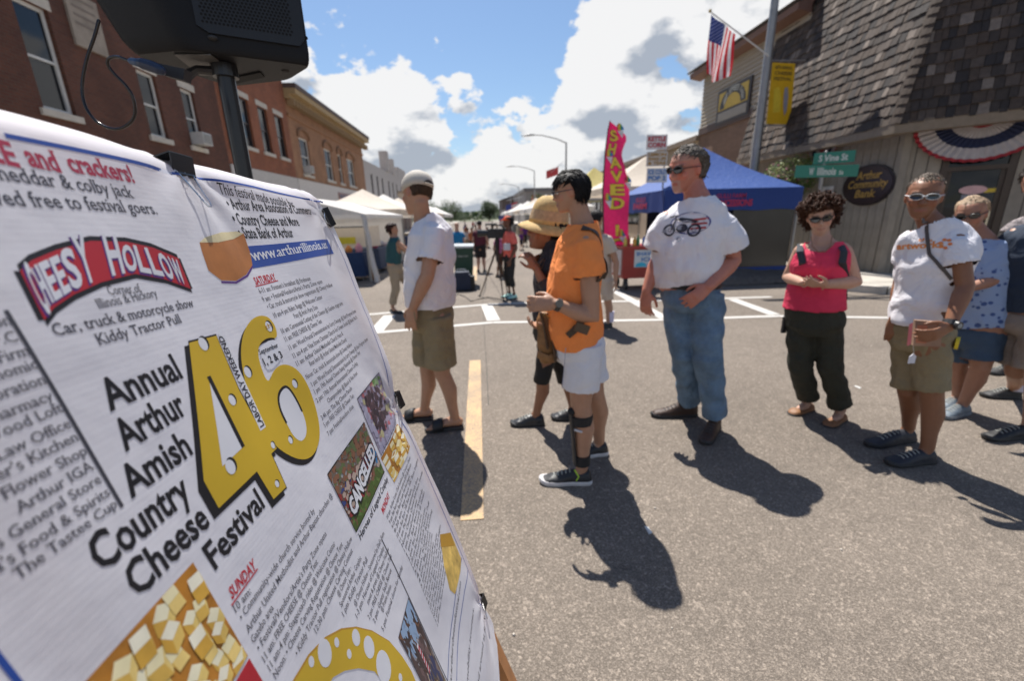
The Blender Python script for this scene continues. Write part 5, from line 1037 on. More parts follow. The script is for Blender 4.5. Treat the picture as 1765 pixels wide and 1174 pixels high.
def simple(label, base, f, hdp, crown, W_, shirt_m, pants_m, legs_k, plen, arms, tone=SK_MED, hcol=(.03, .02, .015), hstyle='short', tops=None, vox=.011, st='sneaker', shc=(.02, .02, .022), soc=(.05, .05, .05), group=None, sl=.6, ppr=None, name2='shorts', sleeve=True, sr=.078, hfwd=None, wst=1.0, hasneck=True):
    """someone further off: spine given bottom to top as joints"""
    J = Pose(base); fv = V(f).normalized(); S = tops
    T = [(S[0], .165 * W_, .135 * W_ * wst), (S[0].lerp(S[1], .35), .16 * W_, .135 * W_ * wst), (S[0].lerp(S[1], .75), .175 * W_, .13 * W_), (S[1], .18 * W_, .11 * W_), (S[1] + V((0, 0, .045)), .125 * W_, .08), (S[1] + V((0, 0, .085)), .068, .062)]
    Lg = [dict(h=h, k=k, heel=he, toe=to, st=st, cm=cm(shc, .55), sm=cm(soc, .6), r=.95 * W_ if W_ < 1.2 else 1.1) for h, k, he, to in legs_k]
    cn_ = (Lg[0]['h'] + Lg[1]['h']) / 2
    p = person(label, base, fv, (hdp, crown, V(hfwd) if hfwd else fv), T, arms, Lg, tone, dict(m=shirt_m, sl=sl, sr=sr, amp=.006, name='top'), dict(m=pants_m, w=.16 * W_, d=.135 * W_, top=cn_ + V((0, 0, .12)), c=cn_ + V((0, 0, .02)), len=plen, pr=ppr or (.098, .088, .085), name=name2), vox=vox, group=group, hands=True)
    if hstyle: hair(p['par'], p['hd'], hcol, hstyle, n=160, length=.03)
    return p
# ---------------------------------------------------------------- 7 woman in the blue flowered top behind him
def woman_blue():
    base = G(1652, 712); J = Pose(base)
    MBF = mat('blue_flowered_cotton', (.20, .28, .46), .85, var=.0, wrinkle=.4); t = MBF.node_tree; s = NG(t); vv = s.n('ShaderNodeTexVoronoi', i_Scale=26., i_Vector=s.n('ShaderNodeTexCoord').outputs['Object']); nn = s.n('ShaderNodeTexNoise', i_Scale=9., i_Vector=s.n('ShaderNodeTexCoord').outputs['Object'])
    mx = s.mix(s.m('GREATER_THAN', s.m('ADD', s.m('MULTIPLY', vv.outputs['Distance'], -.9), nn.outputs['Fac']), .22), (.25, .33, .50, 1), (.05, .09, .24, 1)); t.links.new(mx, t.nodes['Principled BSDF'].inputs['Base Color'])
    A = [dict(s=J(1722, 425, -.03), e=J(1728, 478, -.05), w=J(1672, 496, -.2), hd=V((-1, -.2, .1)), n=V((0, .9, .1)), t=V((0, 0, 1)), c=.4, k=1.1), dict(s=J(1660, 425, .05), e=J(1650, 480, .08), w=J(1640, 498, -.12), hd=V((-1, -.2, 0)), n=V((0, .8, 0)), t=V((0, 0, 1)), c=.4)]
    lg = [(J(1695, 590, -.02), J(1690, 632, -.05), G(1664, 712), G(1620, 722)), (J(1660, 590, .05), J(1650, 632, .06), G(1655, 700), G(1618, 706))]
    p = simple('older woman in blue flowered top and denim shorts behind the tanned man', base, (-.8, -.5, 0), J(1667, 402, -.05), J(1677, 338, 0), 1.06, MBF, mat('dark_denim', (.045, .075, .12), .85), lg, .72, A, tone=(.34, .17, .11), hcol=(.36, .26, .17), tops=(J(1690, 562), J(1693, 430)), vox=.008, shc=(.12, .15, .18), soc=(.2, .22, .24), ppr=(.10, .10, .105), name2='denim_shorts', sr=.085)
    sunglasses(p['par'], p['hd'])
woman_blue()
# ---------------------------------------------------------------- 8 and 9 people cut by the right edge
def edge_people():
    base = G(1748, 735); J = Pose(base)
    A = [dict(s=J(1752, 405, -.02), e=J(1750, 480, .05), w=J(1742, 520, -.05), hd=V((-.3, -.2, -1)), n=V((.7, .3, 0)), t=V((-.5, -.8, 0)), c=.4), dict(s=J(1830, 410, 0), e=J(1850, 480, .0), w=J(1840, 540, -.1), hd=V((0, -.1, -1)), n=V((-.7, .3, 0)), t=V((-.5, -.8, 0)), c=.4)]
    lg = [(J(1800, 570, -.06), J(1788, 652, -.08), G(1780, 752), G(1695, 758)), (J(1765, 570, .06), J(1752, 640, .06), G(1755, 686), G(1690, 684))]
    p = simple('person cut by the right edge in navy shirt, stone shorts and black trainers', base, (-.85, -.5, 0), J(1790, 345, -.05), J(1808, 268, 0), 1.12, mat('navy_cotton', (.014, .026, .05), .85, wrinkle=.4), mat('stone_cotton', (.235, .19, .155), .85, wrinkle=.4), lg, .80, A, tops=(J(1793, 535), J(1795, 405)), vox=.009, shc=(.014, .014, .015), soc=(.03, .03, .03), ppr=(.108, .108, .112), sr=.09)
    for l in lg: MB().tube([l[2] + V((-.045, -.02, .07)), l[2] + V((-.045, -.01, .13))], [.046, .045], 12, flat=True).build('white_sock', cm((.62, .6, .68), .85), p['par'])
    base = G(1765, 668); J = Pose(base); MPT = mat('grey_flowered_blouse', (.22, .19, .19), .85, var=.9, scale=55, wrinkle=.4); MPL = mat('pale_patterned_trousers', (.48, .44, .41), .85, var=.5, scale=30, wrinkle=.6)
    A = [dict(s=J(1758, 388, -.02), e=J(1735, 412, -.05), w=J(1738, 448, -.16), hd=V((.2, -.3, -.6)), n=V((.7, .3, 0)), t=V((-.5, -.8, 0)), c=.6), dict(s=J(1830, 390, 0), e=J(1840, 450, .0), w=J(1830, 500, -.1), hd=V((0, -.1, -1)), n=V((-.7, .3, 0)), t=V((-.5, -.8, 0)), c=.4)]
    lg = [(J(1762, 510, -.02), J(1742, 570, -.03), G(1748, 640), G(1705, 646)), (J(1800, 510, .05), J(1800, 580, .02), G(1800, 650), G(1760, 656))]
    simple('person cut by the right edge in grey flowered blouse and pale patterned trousers', base, (-.85, -.4, 0), J(1782, 345, 0), J(1790, 285, 0), 1.05, MPT, MPL, lg, 1.9, A, tops=(J(1785, 480), J(1788, 388)), vox=.010, hstyle='bob', name2='trousers', sl=.75)
edge_people()
# ---------------------------------------------------------------- 10 man in cream shirt partly behind the orange tee
def man_cream():
    base = G(1040, 563); J = Pose(base)
    A = [dict(s=J(1047, 412, -.1), e=J(1062, 452, -.1), w=J(1061, 484, -.16), hd=V((.1, -.1, -1)), n=V((-.7, .3, 0)), t=V((-.5, -.8, 0)), c=.4), dict(s=J(1010, 412, .1), e=J(1003, 455, .1), w=J(1003, 490, .05), hd=V((0, -.1, -1)), n=V((.7, .3, 0)), t=V((-.5, -.8, 0)), c=.4)]
    lg = [(J(1045, 485, -.03), J(1048, 522, -.02), G(1054, 564), G(1030, 567)), (J(1025, 485, .05), J(1024, 522, .1), G(1020, 556), G(1000, 558))]
    p = simple('dark haired person in cream shirt and shorts mostly hidden behind the orange tee man', base, (.55, .8, 0), J(1028, 396, 0), J(1030, 362, 0), 1.0, MCRM, MCRM, lg, .85, A, tops=(J(1034, 475), J(1032, 412)), vox=.011, hcol=(.015, .012, .012))
    MB().tube([lg[0][2] + V((-.02, 0, .08)), lg[0][2] + V((-.02, 0, .22))], [.048, .05], 12, flat=True).build('white_sock', cm((.62, .6, .75), .85), p['par'])
man_cream()
# ---------------------------------------------------------------- 11 woman in teal photographing the stalls
def woman_teal():
    base = G(690, 536); J = Pose(base)
    A = [dict(s=J(683, 416, -.08), e=J(706, 436, -.16), w=J(716, 412, -.1), hd=V((.1, 0, 1)), n=V((-.6, .5, 0)), t=V((-.6, 0, .4)), c=.8, k=.9), dict(s=J(678, 416, .1), e=J(700, 434, .2), w=J(714, 410, .1), hd=V((0, 0, 1)), n=V((-.6, -.5, 0)), t=V((-.6, 0, .4)), c=.8, k=.9)]
    lg = [(J(679, 466, -.05), J(682, 500, -.05), G(674, 537), G(694, 541)), (J(684, 466, .07), J(704, 488, .05), G(722, 522), G(742, 524))]
    p = simple('dark haired woman in sleeveless teal top and beige trousers photographing the white tents', base, (.95, .25, 0), J(684, 405, 0), J(673, 384, 0), .95, mat('teal_jersey', (.012, .065, .075), .8), mat('beige_trousers', (.30, .24, .17), .85, wrinkle=.3), lg, 1.9, A, tops=(J(678, 454), J(680, 416)), vox=.010, hstyle='bob', hcol=(.03, .012, .01), name2='trousers', sl=.1, ppr=(.10, .075, .07), st='flat', shc=(.012, .012, .012), soc=(.01, .01, .01), hfwd=(.98, .1, .05))
    tag(MB().box(J(722, 404, .02), (.05, .13, .10)).build('camera', cm((.02, .02, .02), .3)), 'small dark camera held up by the woman in teal', 'camera')
woman_teal()
# ---------------------------------------------------------------- 12-15 people further up the street
def mid(label, foot, crownpx, f, shirt, pants, W_=1.0, plen=.8, tone=SK_MED, hst='short', hc=(.03, .02, .015), group=None, shc=(.02, .02, .02), vox=.014, name2='shorts', bent=.0, up_arm=False, skin_sh=.55):
    """figure from the foot pixel and the height pixel"""
    base = G(*foot); top_ = Pose(base)(crownpx[0], crownpx[1]); h = top_.z; k = h / 1.75; fv = V(f).normalized(); r = fv.cross(U_); B = base
    P = lambda x, y, z: B + r * (x * k) + fv * (y * k) + U_ * (z * k)
    A = [dict(s=P(q * .17, 0, 1.38), e=P(q * .25, -.03, 1.10), w=P(q * .22, .10, .86) if not up_arm else P(q * .12, .28, 1.3), hd=V((0, 0, -1)) + fv * .2 if not up_arm else U_, n=-r * q, t=fv, c=.5, k=k, hk=k) for q in (-1, 1)]
    lg = [(P(q * .085, 0, .85), P(q * .09, .03, .48), P(q * .10, -.10, 0), P(q * .13, .17, 0)) for q in (-1, 1)]
    return simple(label, base, f, P(0, .09, 1.52), P(0, .0, 1.75), W_ * k, shirt, pants, lg, plen, A, tone=tone, hcol=hc, hstyle=hst, tops=(P(0, 0, .90), P(0, 0, 1.36)), vox=vox, group=group, shc=shc, name2=name2, ppr=(.102, .094, .088) if plen < 1.3 else (.098, .075, .062), sr=.075 * k, sl=skin_sh)
def cap_on(p, col, back=False):
    hd = p['hd']; Rg = [[hd.p(w * math.cos(2 * math.pi * j / 18), (fy + by) / 2 + (fy - by) / 2 * math.sin(2 * math.pi * j / 18), t) for j in range(18)] for t, w, fy, by in ((.62, .086, .098, -.116), (.80, .084, .088, -.112), (.95, .062, .056, -.086), (1.05, .015, .0, -.03))]
    c = MB().rings(Rg).build('cap', cm(col, .8), p['par'], smooth=True)
    if not back: MB().prism([hd.p(x, y, .66) for x, y in ((-.07, .08), (-.05, .15), (0, .17), (.05, .15), (.07, .08))], tuple(hd.u * .012)).build('cap_peak', cm(col, .8), c)
MCOR = mat('coral_jersey', (.68, .13, .10), .8); MBLL = mat('black_cotton', (.010, .010, .012), .8)
p = mid('woman in coral top, orange cap, black leggings and mint shoes beside the video tripod', (880, 514), (879, 372), (-.8, -.35, 0), MCOR, MBLL, .98, 1.6, tone=(.12, .05, .03), hst='bob', hc=(.012, .01, .01), shc=(.35, .62, .56), name2='leggings', vox=.011, skin_sh=.75); cap_on(p, (.70, .10, .03))
MB().box(p['par'].location + p['f'] * .12 + p['r'] * -.14 + U_ * .98, (.12, .08, .12)).build('white_pouch', cm((.45, .45, .48), .6), p['par'])
p = mid('person in maroon top and black shorts with a black cap seen from behind', (830, 469), (829, 380), (.1, 1, 0), mat('maroon_jersey', (.085, .010, .022), .8), MBLL, 1.22, .95, tone=SK_PALE, hst='crop'); cap_on(p, (.015, .015, .018), True)
p = mid('bald man in bright blue tee behind the green bin', (792, 473), (787, 383), (.1, 1, 0), mat('bright_blue_cotton', (.01, .17, .36), .8), mat('grey_shorts', (.1, .1, .11), .8), 1.25, .85, tone=SK_PALE, hst=None)
mid('child in a pink patterned top behind the video tripod', (862, 478), (858, 398), (.6, -.7, 0), mat('pink_patterned', (.42, .12, .24), .8, var=.8, scale=25), MBLL, .9, .7, tone=(.2, .09, .05), hst='bob')
# crowd: three built, the rest are copies in other colours
CROWD = []
cols = [(.30, .02, .02), (.02, .05, .22), (.45, .43, .42), (.05, .05, .06), (.38, .12, .04), (.10, .02, .16), (.02, .16, .12), (.35, .28, .2), (.5, .1, .16), (.03, .12, .3)]
cnm = ['red', 'blue', 'white', 'black', 'orange', 'purple', 'green', 'beige', 'pink', 'azure']
pr = [mid('distant person in purple top walking at the right stalls', (899, 432), (899, 398), (.1, -1, 0), cm(cols[5], .8), cm((.015, .015, .03), .8), 1.0, .8, group='people strolling far up the street', vox=.024), mid('distant person in white top among the crowd left of the tripod', (808, 440), (808, 392), (.2, 1, 0), cm(cols[2], .8), cm((.2, .16, .1), .8), 1.05, .8, group='people strolling far up the street', vox=.024),
      mid('distant person in orange top among the crowd left of the tripod', (815, 441), (815, 392), (-.3, -1, 0), cm(cols[4], .8), cm((.02, .03, .06), .8), 1.0, 1.7, group='people strolling far up the street', vox=.024, name2='trousers')]
rnd = random.Random(21); where = ['left of the tripod', 'behind the tripod', 'near the right hand tents', 'by the left hand tents']
seen = set(); n_c = 0
for x, y, w in [(-1.9, 26, 0), (-.9, 31, 0), (-.2, 27, 0), (.6, 33, 1), (1.2, 40, 1), (-2.4, 34, 3), (-1.4, 42, 0), (.1, 48, 1), (2.3, 22, 2), (2.9, 30, 2), (2.6, 38, 2), (3.4, 26, 2), (1.9, 47, 2), (-.7, 52, 0), (-3.0, 44, 3), (.9, 58, 1), (-1.9, 60, 0), (2.8, 55, 2), (-3.4, 22, 3), (3.6, 18, 2), (-2.1, 19.5, 3), (3.2, 44, 2), (.4, 22, 1), (-.5, 66, 1), (1.5, 70, 1)]:
    src = pr[n_c % 3]['par']; ci = (n_c * 3 + 1) % 10
    while (ci, w) in seen: ci = (ci + 1) % 10
    seen.add((ci, w)); c = copy_tree(src, (x, y, 0), rnd.uniform(0, 6.3), rnd.uniform(.9, 1.04), 'tiny distant person in %s top %s' % (cnm[ci], where[w]))
    for ch in c.children:
        if ch.name.startswith('top'): ch.material_slots[0].link = 'OBJECT'; ch.material_slots[0].material = cm(cols[ci], .8)
        if ch.name.startswith(('shorts', 'trousers')): ch.material_slots[0].link = 'OBJECT'; ch.material_slots[0].material = cm(rnd.choice([(.02, .03, .06), (.2, .16, .1), (.02, .02, .02), (.08, .1, .16)]), .8)
    n_c += 1
# ================================================================ STREET FURNITURE, TENTS AND STALLS
MST2 = mat('galvanised_steel', (.30, .29, .28), .45, var=.12, scale=5, metal=.6)
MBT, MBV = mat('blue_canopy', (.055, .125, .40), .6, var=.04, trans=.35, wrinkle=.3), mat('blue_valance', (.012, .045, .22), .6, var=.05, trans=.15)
MWT = mat('white_canopy', (.74, .72, .69), .6, var=.04, trans=.35, wrinkle=.3); MCT = mat('cream_canopy', (.70, .62, .52), .65, var=.05, trans=.35, wrinkle=.3)
def canopy(label, x0, x1, y0, y1, ze, zp, mt, mv, val=.28, leg=.02, gable=False, group=None, legs=True, curtains=None, cat='tent', sag=.06):
    t = thing('canopy_tent', label, cat, ((x0 + x1) / 2, (y0 + y1) / 2, 0), group); cx_, cy_ = (x0 + x1) / 2, (y0 + y1) / 2; b = MB(); n, kk = 12, 9
    cor = [(x0, y0), (x1, y0), (x1, y1), (x0, y1)]
    def zz(q): return zp + (ze - zp) * q - sag * math.sin(math.pi * q) * (zp - ze) * 1.1
    for si in range(4):
        a_, e_ = V(cor[si]), V(cor[(si + 1) % 4]); C2 = V((cx_, cy_)); vs = []
        if gable:
            if si in (0, 2): continue
            ra, re = V((cx_, a_.y)), V((cx_, e_.y))
        else: ra = re = C2
        for j in range(kk + 1):
            q = j / kk
            for i in range(n + 1):
                w = i / n; p = ra.lerp(a_, q).lerp(re.lerp(e_, q), w); dip = .035 * math.sin(math.pi * w) * math.sin(math.pi * q) * (1 if not gable else .6); vs.append((p.x, p.y, zz(q) - dip))
        b.add(vs, [(j * (n + 1) + i, j * (n + 1) + i + 1, (j + 1) * (n + 1) + i + 1, (j + 1) * (n + 1) + i) for j in range(kk) for i in range(n)])
    b.build('canopy', mt, t, smooth=True)
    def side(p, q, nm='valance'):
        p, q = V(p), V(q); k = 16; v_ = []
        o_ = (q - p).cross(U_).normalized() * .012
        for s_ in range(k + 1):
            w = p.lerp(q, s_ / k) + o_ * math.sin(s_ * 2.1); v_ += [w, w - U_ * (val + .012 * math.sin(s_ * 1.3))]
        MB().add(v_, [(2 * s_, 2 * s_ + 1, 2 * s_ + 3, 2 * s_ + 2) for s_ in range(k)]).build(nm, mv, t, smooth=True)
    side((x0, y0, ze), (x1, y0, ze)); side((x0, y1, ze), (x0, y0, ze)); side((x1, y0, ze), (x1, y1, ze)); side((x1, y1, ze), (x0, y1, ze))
    if gable:
        for y in (y0, y1): MB().prism([(x0, y, ze), (x1, y, ze), ((x0 + x1) / 2, y, zp)], (0, .01, 0)).build('gable_end', mt, t)
    if legs:
        for x in (x0 + .04, x1 - .04):
            for y in (y0 + .04, y1 - .04): MB().bb((x - leg, y - leg, 0), (x + leg, y + leg, ze - .02)).build('leg', MST2, t)
    return t
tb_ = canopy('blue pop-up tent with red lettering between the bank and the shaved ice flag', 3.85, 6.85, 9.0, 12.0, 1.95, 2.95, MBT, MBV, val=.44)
MRL = cm((.42, .03, .09), .7)
b = MB(); text3(b, 'GULLI FARM', (4.95, 8.975, 1.76), (5.6, 8.975, 1.76), (0, 0, .09), .01, True); text3(b, 'CONCESSIONS', (4.85, 8.972, 1.60), (5.75, 8.972, 1.60), (0, 0, .13), .04); b.build('red_lettering', MRL, tb_)
b = MB(); text3(b, 'GULLI', (3.825, 10.6, 1.76), (3.825, 10.0, 1.76), (0, 0, .1), .02); text3(b, 'FARM', (3.825, 10.75, 1.60), (3.825, 9.9, 1.60), (0, 0, .13), .04); b.build('red_lettering', MRL, tb_)
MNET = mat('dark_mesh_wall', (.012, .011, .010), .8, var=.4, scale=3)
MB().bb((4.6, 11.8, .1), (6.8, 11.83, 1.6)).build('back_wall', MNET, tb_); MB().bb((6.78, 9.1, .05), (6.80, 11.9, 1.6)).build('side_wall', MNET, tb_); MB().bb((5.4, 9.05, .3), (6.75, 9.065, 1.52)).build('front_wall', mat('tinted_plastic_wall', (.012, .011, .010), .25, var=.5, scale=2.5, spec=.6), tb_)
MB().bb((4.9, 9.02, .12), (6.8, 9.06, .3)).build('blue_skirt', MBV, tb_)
b = MB(); rnd = random.Random(2)
for k in range(9): MB_ = b.ell((5.6 + rnd.uniform(0, 1.0), 9.03, .55 + rnd.uniform(0, .8)), (.02, .01, .02), 6, 4)
tarp = MB(); pts = []
for i in range(15):
    for j in range(9):
        x = 4.75 + 2.3 * i / 14; y = 8.45 + .6 * j / 8; z = .10 + .22 * (j / 8) ** .8 * (1 - (i / 14) * .5) + .05 * noise.noise(V((x * 3, y * 4, 1))); z = z * (1 if 0 < j else .15); pts.append((x, y + .05 * noise.noise(V((x * 2, 0, 3))), max(z, .005)))
tarp.add(pts, [(i * 9 + j, (i + 1) * 9 + j, (i + 1) * 9 + j + 1, i * 9 + j + 1) for i in range(14) for j in range(8)]); tag(tarp.build('grey_tarp', mat('tarp_grey', (.10, .085, .075), .7, var=.3, wrinkle=.7), smooth=True), 'crumpled grey tarpaulin lying at the foot of the blue tent', 'tarpaulin')
canopy('tan pointed tent beyond the blue tent', 3.9, 7.6, 13.4, 17.0, 2.3, 3.35, MCT, MCT, val=.2, group=None)
canopy('yellow tent beyond the tan one behind the shaved ice flag', 3.6, 6.8, 18.2, 21.5, 2.3, 3.5, mat('yellow_canopy', (.55, .46, .14), .6, trans=.3), mat('yellow_val', (.30, .32, .36), .6), val=.22)
# stock inside the blue tent
for i, (x, y, z, r_, c_) in enumerate([(4.25, 9.7, 1.35, .08, (.2, .03, .25)), (4.55, 9.6, 1.30, .09, (.35, .3, .28)), (4.4, 9.9, 1.12, .07, (.5, .04, .05)), (4.7, 9.8, 1.45, .06, (.3, .25, .4))]):
    b = MB(); b.ell((x, y, z), (r_ * .8, r_ * .6, r_ * 1.5), 10, 7); b.tube([(x, y, z + r_ * 1.4), (x, y, 1.9)], [.003, .003], 4); tag(b.build('hanging_prize', cm(c_, .35), smooth=True), ['purple shiny bag hanging in the mouth of the blue tent', 'pale grey bag hanging in the mouth of the blue tent', 'small red bag hanging in the mouth of the blue tent', 'lilac bag hanging highest inside the blue tent'][i], 'hanging bag')
# ---- red shaved ice cart
ct = thing('food_cart', 'red shaved ice cart on casters in front of the blue tent', 'cart', (3.3, 8.75, 0)); MRC = mat('cart_red', (.27, .018, .014), .35, var=.12, scale=3)
MB().bb((2.83, 8.4, .24), (3.98, 9.1, .84)).build('body', MRC, ct); MB().bb((2.80, 8.37, .842), (4.0, 9.13, .875)).build('counter_top', cm((.36, .03, .025), .3), ct)
for x in (2.93, 3.88):
    for y in (8.48, 9.02): b = MB(); b.cyl((x - .03, y, .09), (x + .03, y, .09), .085, n=16); b.bb((x - .04, y - .03, .12), (x + .04, y + .03, .238)); b.build('caster', MRUB, ct)
pn = MB().bb((3.06, 8.385, .46), (3.56, 8.398, .80)).build('shaved_ice_sign', cm((.52, .56, .58), .5), ct); b = MB(); text3(b, 'SHAVED', (3.09, 8.382, .69), (3.53, 8.382, .69), (0, 0, .075), .03); text3(b, 'ICE', (3.2, 8.382, .58), (3.42, 8.382, .58), (0, 0, .075), .03); b.build('sign_lettering', cm((.02, .14, .42), .5), pn)
MB().prism([(3.20 + .12 * math.cos(a), 8.383, .47 + .09 * math.sin(a)) for a in np.linspace(0, math.pi, 12)], (0, -.002, 0)).build('blue_ice_picture', cm((.03, .4, .6), .5), pn); MB().prism([(3.42 + .11 * math.cos(a), 8.384, .47 + .08 * math.sin(a)) for a in np.linspace(0, math.pi, 12)], (0, -.002, 0)).build('pink_ice_picture', cm((.6, .25, .4), .5), pn)
pl = MB().bb((2.815, 8.48, .30), (2.828, 9.02, .80)).build('side_poster', cm((.58, .55, .56), .5), ct)
b = MB(); b.bb((2.806, 8.68, .38), (2.812, 8.82, .58)); b.bb((2.806, 8.72, .581), (2.812, 8.78, .70)); b.build('bottle_picture', cm((.45, .32, .04), .5), pl); MB().bb((2.804, 8.68, .44), (2.811, 8.82, .48)).build('bottle_label', cm((.03, .02, .02), .5), pl)
def bottle(x, y, z, h, r_, c_, lab, cap_=(.6, .6, .6)):
    t = MB().tube([(x, y, z), (x, y, z + h * .62), (x, y, z + h * .75), (x, y, z + h * .92)], [r_, r_, r_ * .42, r_ * .36], 10, flat=True).build('syrup_bottle', cm(c_, .2)); tag(t, lab, 'bottle', 'syrup bottles on the red cart'); MB().tube([(x, y, z + h * .921), (x, y, z + h)], [r_ * .42, r_ * .4], 8, flat=True).build('cap', cm(cap_, .4), t)
for i, (c_, nm) in enumerate([((.6, .45, .1), 'yellow'), ((.5, .06, .05), 'red'), ((.6, .3, .05), 'orange'), ((.05, .25, .1), 'green'), ((.02, .08, .3), 'dark blue'), ((.03, .15, .4), 'bright blue'), ((.6, .58, .62), 'clear white')]):
    bottle(2.88 + i * .095, 8.46 + (i % 2) * .07, .876, .20 + (.10 if i > 4 else .03 * (i % 2)), .034, c_, nm + ' syrup bottle standing on the left end of the red cart')
bk = thing('wire_basket', 'brass coloured slatted basket of goods on the right of the red cart', 'basket', (3.72, 8.7, .876)); mg = cm((.32, .25, .10), .45, metal=.3)
for k in range(4): MB().tube([(3.55, 8.5, .90 + k * .055), (3.97, 8.5, .90 + k * .055), (3.97, 8.95, .90 + k * .055), (3.55, 8.95, .90 + k * .055), (3.55, 8.5, .90 + k * .055)], [(.012, .02)] * 5, 6, cap=False).build('basket_slat', mg, bk)
MB().bb((3.555, 8.505, .877), (3.965, 8.945, .885)).build('basket_floor', mg, bk)
for i, (x, h, c_) in enumerate([(3.62, .22, (.55, .45, .28)), (3.73, .16, (.6, .5, .32)), (3.83, .36, (.62, .54, .36)), (3.91, .30, (.6, .52, .34))]):
    b = MB(); b.tube([(x, 8.62, .89), (x, 8.62, .89 + h * .7), (x + .01, 8.62, .89 + h)], [(.045, .04), (.05, .04), (.03, .015)], 10); tag(b.build('popcorn_bag', mat('popcorn_bag_%d' % i, c_, .5, var=.3, scale=60, bump=.8), smooth=True), ['short bag of kettle corn at the left in the slatted basket', 'smallest bag of kettle corn in the slatted basket', 'tallest bag of kettle corn in the slatted basket', 'bag of kettle corn at the right end of the slatted basket'][i], 'snack bag', 'bags of kettle corn in the basket')
# ---- feather flag
ff = thing('feather_flag', 'tall pink feather flag with yellow vertical SHAVED ICE lettering', 'flag', (2.62, 9.0, 0)); MFP = mat('flag_pink', (.50, .012, .10), .6, var=.1, trans=.3, wrinkle=.5)
def ffp(px, py, d=0): return AY(px, py, 9.0 + d)
Lp = [(1041, 420), (1039, 360), (1040, 320), (1043, 275), (1046, 240), (1050, 210)]; Rp = [(1083, 420), (1083, 370), (1085, 330), (1080, 300), (1071, 265), (1076, 250), (1082, 237), (1068, 222), (1052, 209)]
MB().tube([ffp(1042, 470) * V((1, 1, 0)).normalized().length * 1 if False else V((ffp(1043, 430).x, 9.0, 0)), ffp(1040, 410), ffp(1039, 330), ffp(1043, 262), ffp(1048, 222), ffp(1052, 207)], [.02, .018, .015, .012, .009, .006], 8).build('pole', cm((.02, .02, .02), .4), ff)
vs = []; K = 26
def lerpl(P, t): x = t * (len(P) - 1); i = min(int(x), len(P) - 2); return P[i][0] + (P[i + 1][0] - P[i][0]) * (x - i), P[i][1] + (P[i + 1][1] - P[i][1]) * (x - i)
def fpt(s_, t):
    y_ = 425 + (209 - 425) * t; xl = np.interp(-y_, [-p[1] for p in Lp], [p[0] for p in Lp]); xr = np.interp(-y_, [-p[1] for p in Rp], [p[0] for p in Rp]); return ffp(xl + (xr - xl) * s_, y_, .05 * math.sin(t * 14 + s_ * 3) * s_)
N_ = 7
b = MB(); vs = [fpt(j / N_, i / K) for i in range(K + 1) for j in range(N_ + 1)]; b.add(vs, [(i * (N_ + 1) + j, i * (N_ + 1) + j + 1, (i + 1) * (N_ + 1) + j + 1, (i + 1) * (N_ + 1) + j) for i in range(K) for j in range(N_)]); fl_ = b.build('flag_cloth', MFP, ff, smooth=True)
# letters follow the cloth
bo_, yo = MB(), MB()
for k, ch in enumerate('SHAVED IC'):
    if ch == ' ': continue
    t0 = .93 - k * .108; s0, s1 = (.26, .82) if k > 1 else (.14, .55)
    if ch == 'I': s0, s1 = .48, .62
    for mb_, o, bd in ((bo_, -.012, .07), (yo, -.02, .03)):
        vs_, fs_, w0, w1 = textmesh(ch, bd); V_ = []
        for x, y in vs_: V_.append(fpt(s0 + (s1 - s0) * (x - w0) / (w1 - w0), t0 - .085 + .085 * y / .72) + V((0, o, 0)))
        mb_.add(V_, fs_)
bo_.build('letter_outline', cm((.16, .10, .02), .6), fl_); yo.build('letters', cm((.72, .55, .05), .6), fl_)
cone_c = [(.55, .06, .05), (.6, .45, .03), (.05, .3, .1), (.02, .15, .5)]
for (cx_, cy_) in ((1050, 267), (1048, 343), (1082, 312), (1072, 405), (1069, 222)):
    for k, c_ in enumerate(cone_c): P = [ffp(cx_ - 6 + k * 3, cy_ + 2, -.03), ffp(cx_ - 6 + k * 3, cy_ - 12 + abs(k - 1.5) * 4, -.03), ffp(cx_ - 3 + k * 3, cy_ - 12 + abs(k - .5) * 4, -.03), ffp(cx_ - 3 + k * 3, cy_ + 2, -.03)]; q = MB().add(P, [(0, 1, 2, 3)]).build('ice_picture', cm(c_, .6), fl_)
    MB().add([ffp(cx_ - 5, cy_ + 3, -.032), ffp(cx_ + 6, cy_ + 3, -.032), ffp(cx_ + 4, cy_ + 16, -.032)], [(0, 1, 2)]).build('paper_cone', cm((.6, .58, .6), .6), fl_)
# ---- kettle corn sign board
ks = thing('sign_post', 'stack of three food signs on a thin pole above the red cart', 'sign', (3.82, 9.3, 0)); YK = 9.3
MB().tube([(AY(1148, 240, YK).x, YK, 0), (AY(1148, 240, YK).x, YK, AY(1148, 232, YK).z)], [.018, .018], 8).build('pole', MST2, ks)
for (y0_, y1_, lines, c_, bg) in ((232, 258, ('KETTLE', 'CORN'), (.42, .02, .04), (.56, .54, .54)), (261, 287, ('LEMON', 'SHAKE UPS', '& TEAS'), (.32, .17, .02), (.5, .47, .44)), (289, 315, ('ICE COLD', 'POP 2'), (.02, .14, .42), (.56, .58, .6))):
    a, c = AY(1113, y1_, YK), AY(1150, y0_, YK); P = MB().bb((a.x, YK - .03, a.z), (c.x, YK - .015, c.z)).build('sign_panel', cm(bg, .5), ks); b = MB(); n = len(lines); hh = (c.z - a.z) / (n + .4)
    for k, s_ in enumerate(lines): text3(b, s_, (a.x + .03, YK - .033, c.z - hh * (k + 1.0)), (c.x - .03, YK - .033, c.z - hh * (k + 1.0)), (0, 0, hh * .72), .045)
    b.build('lettering', cm(c_, .5), P)
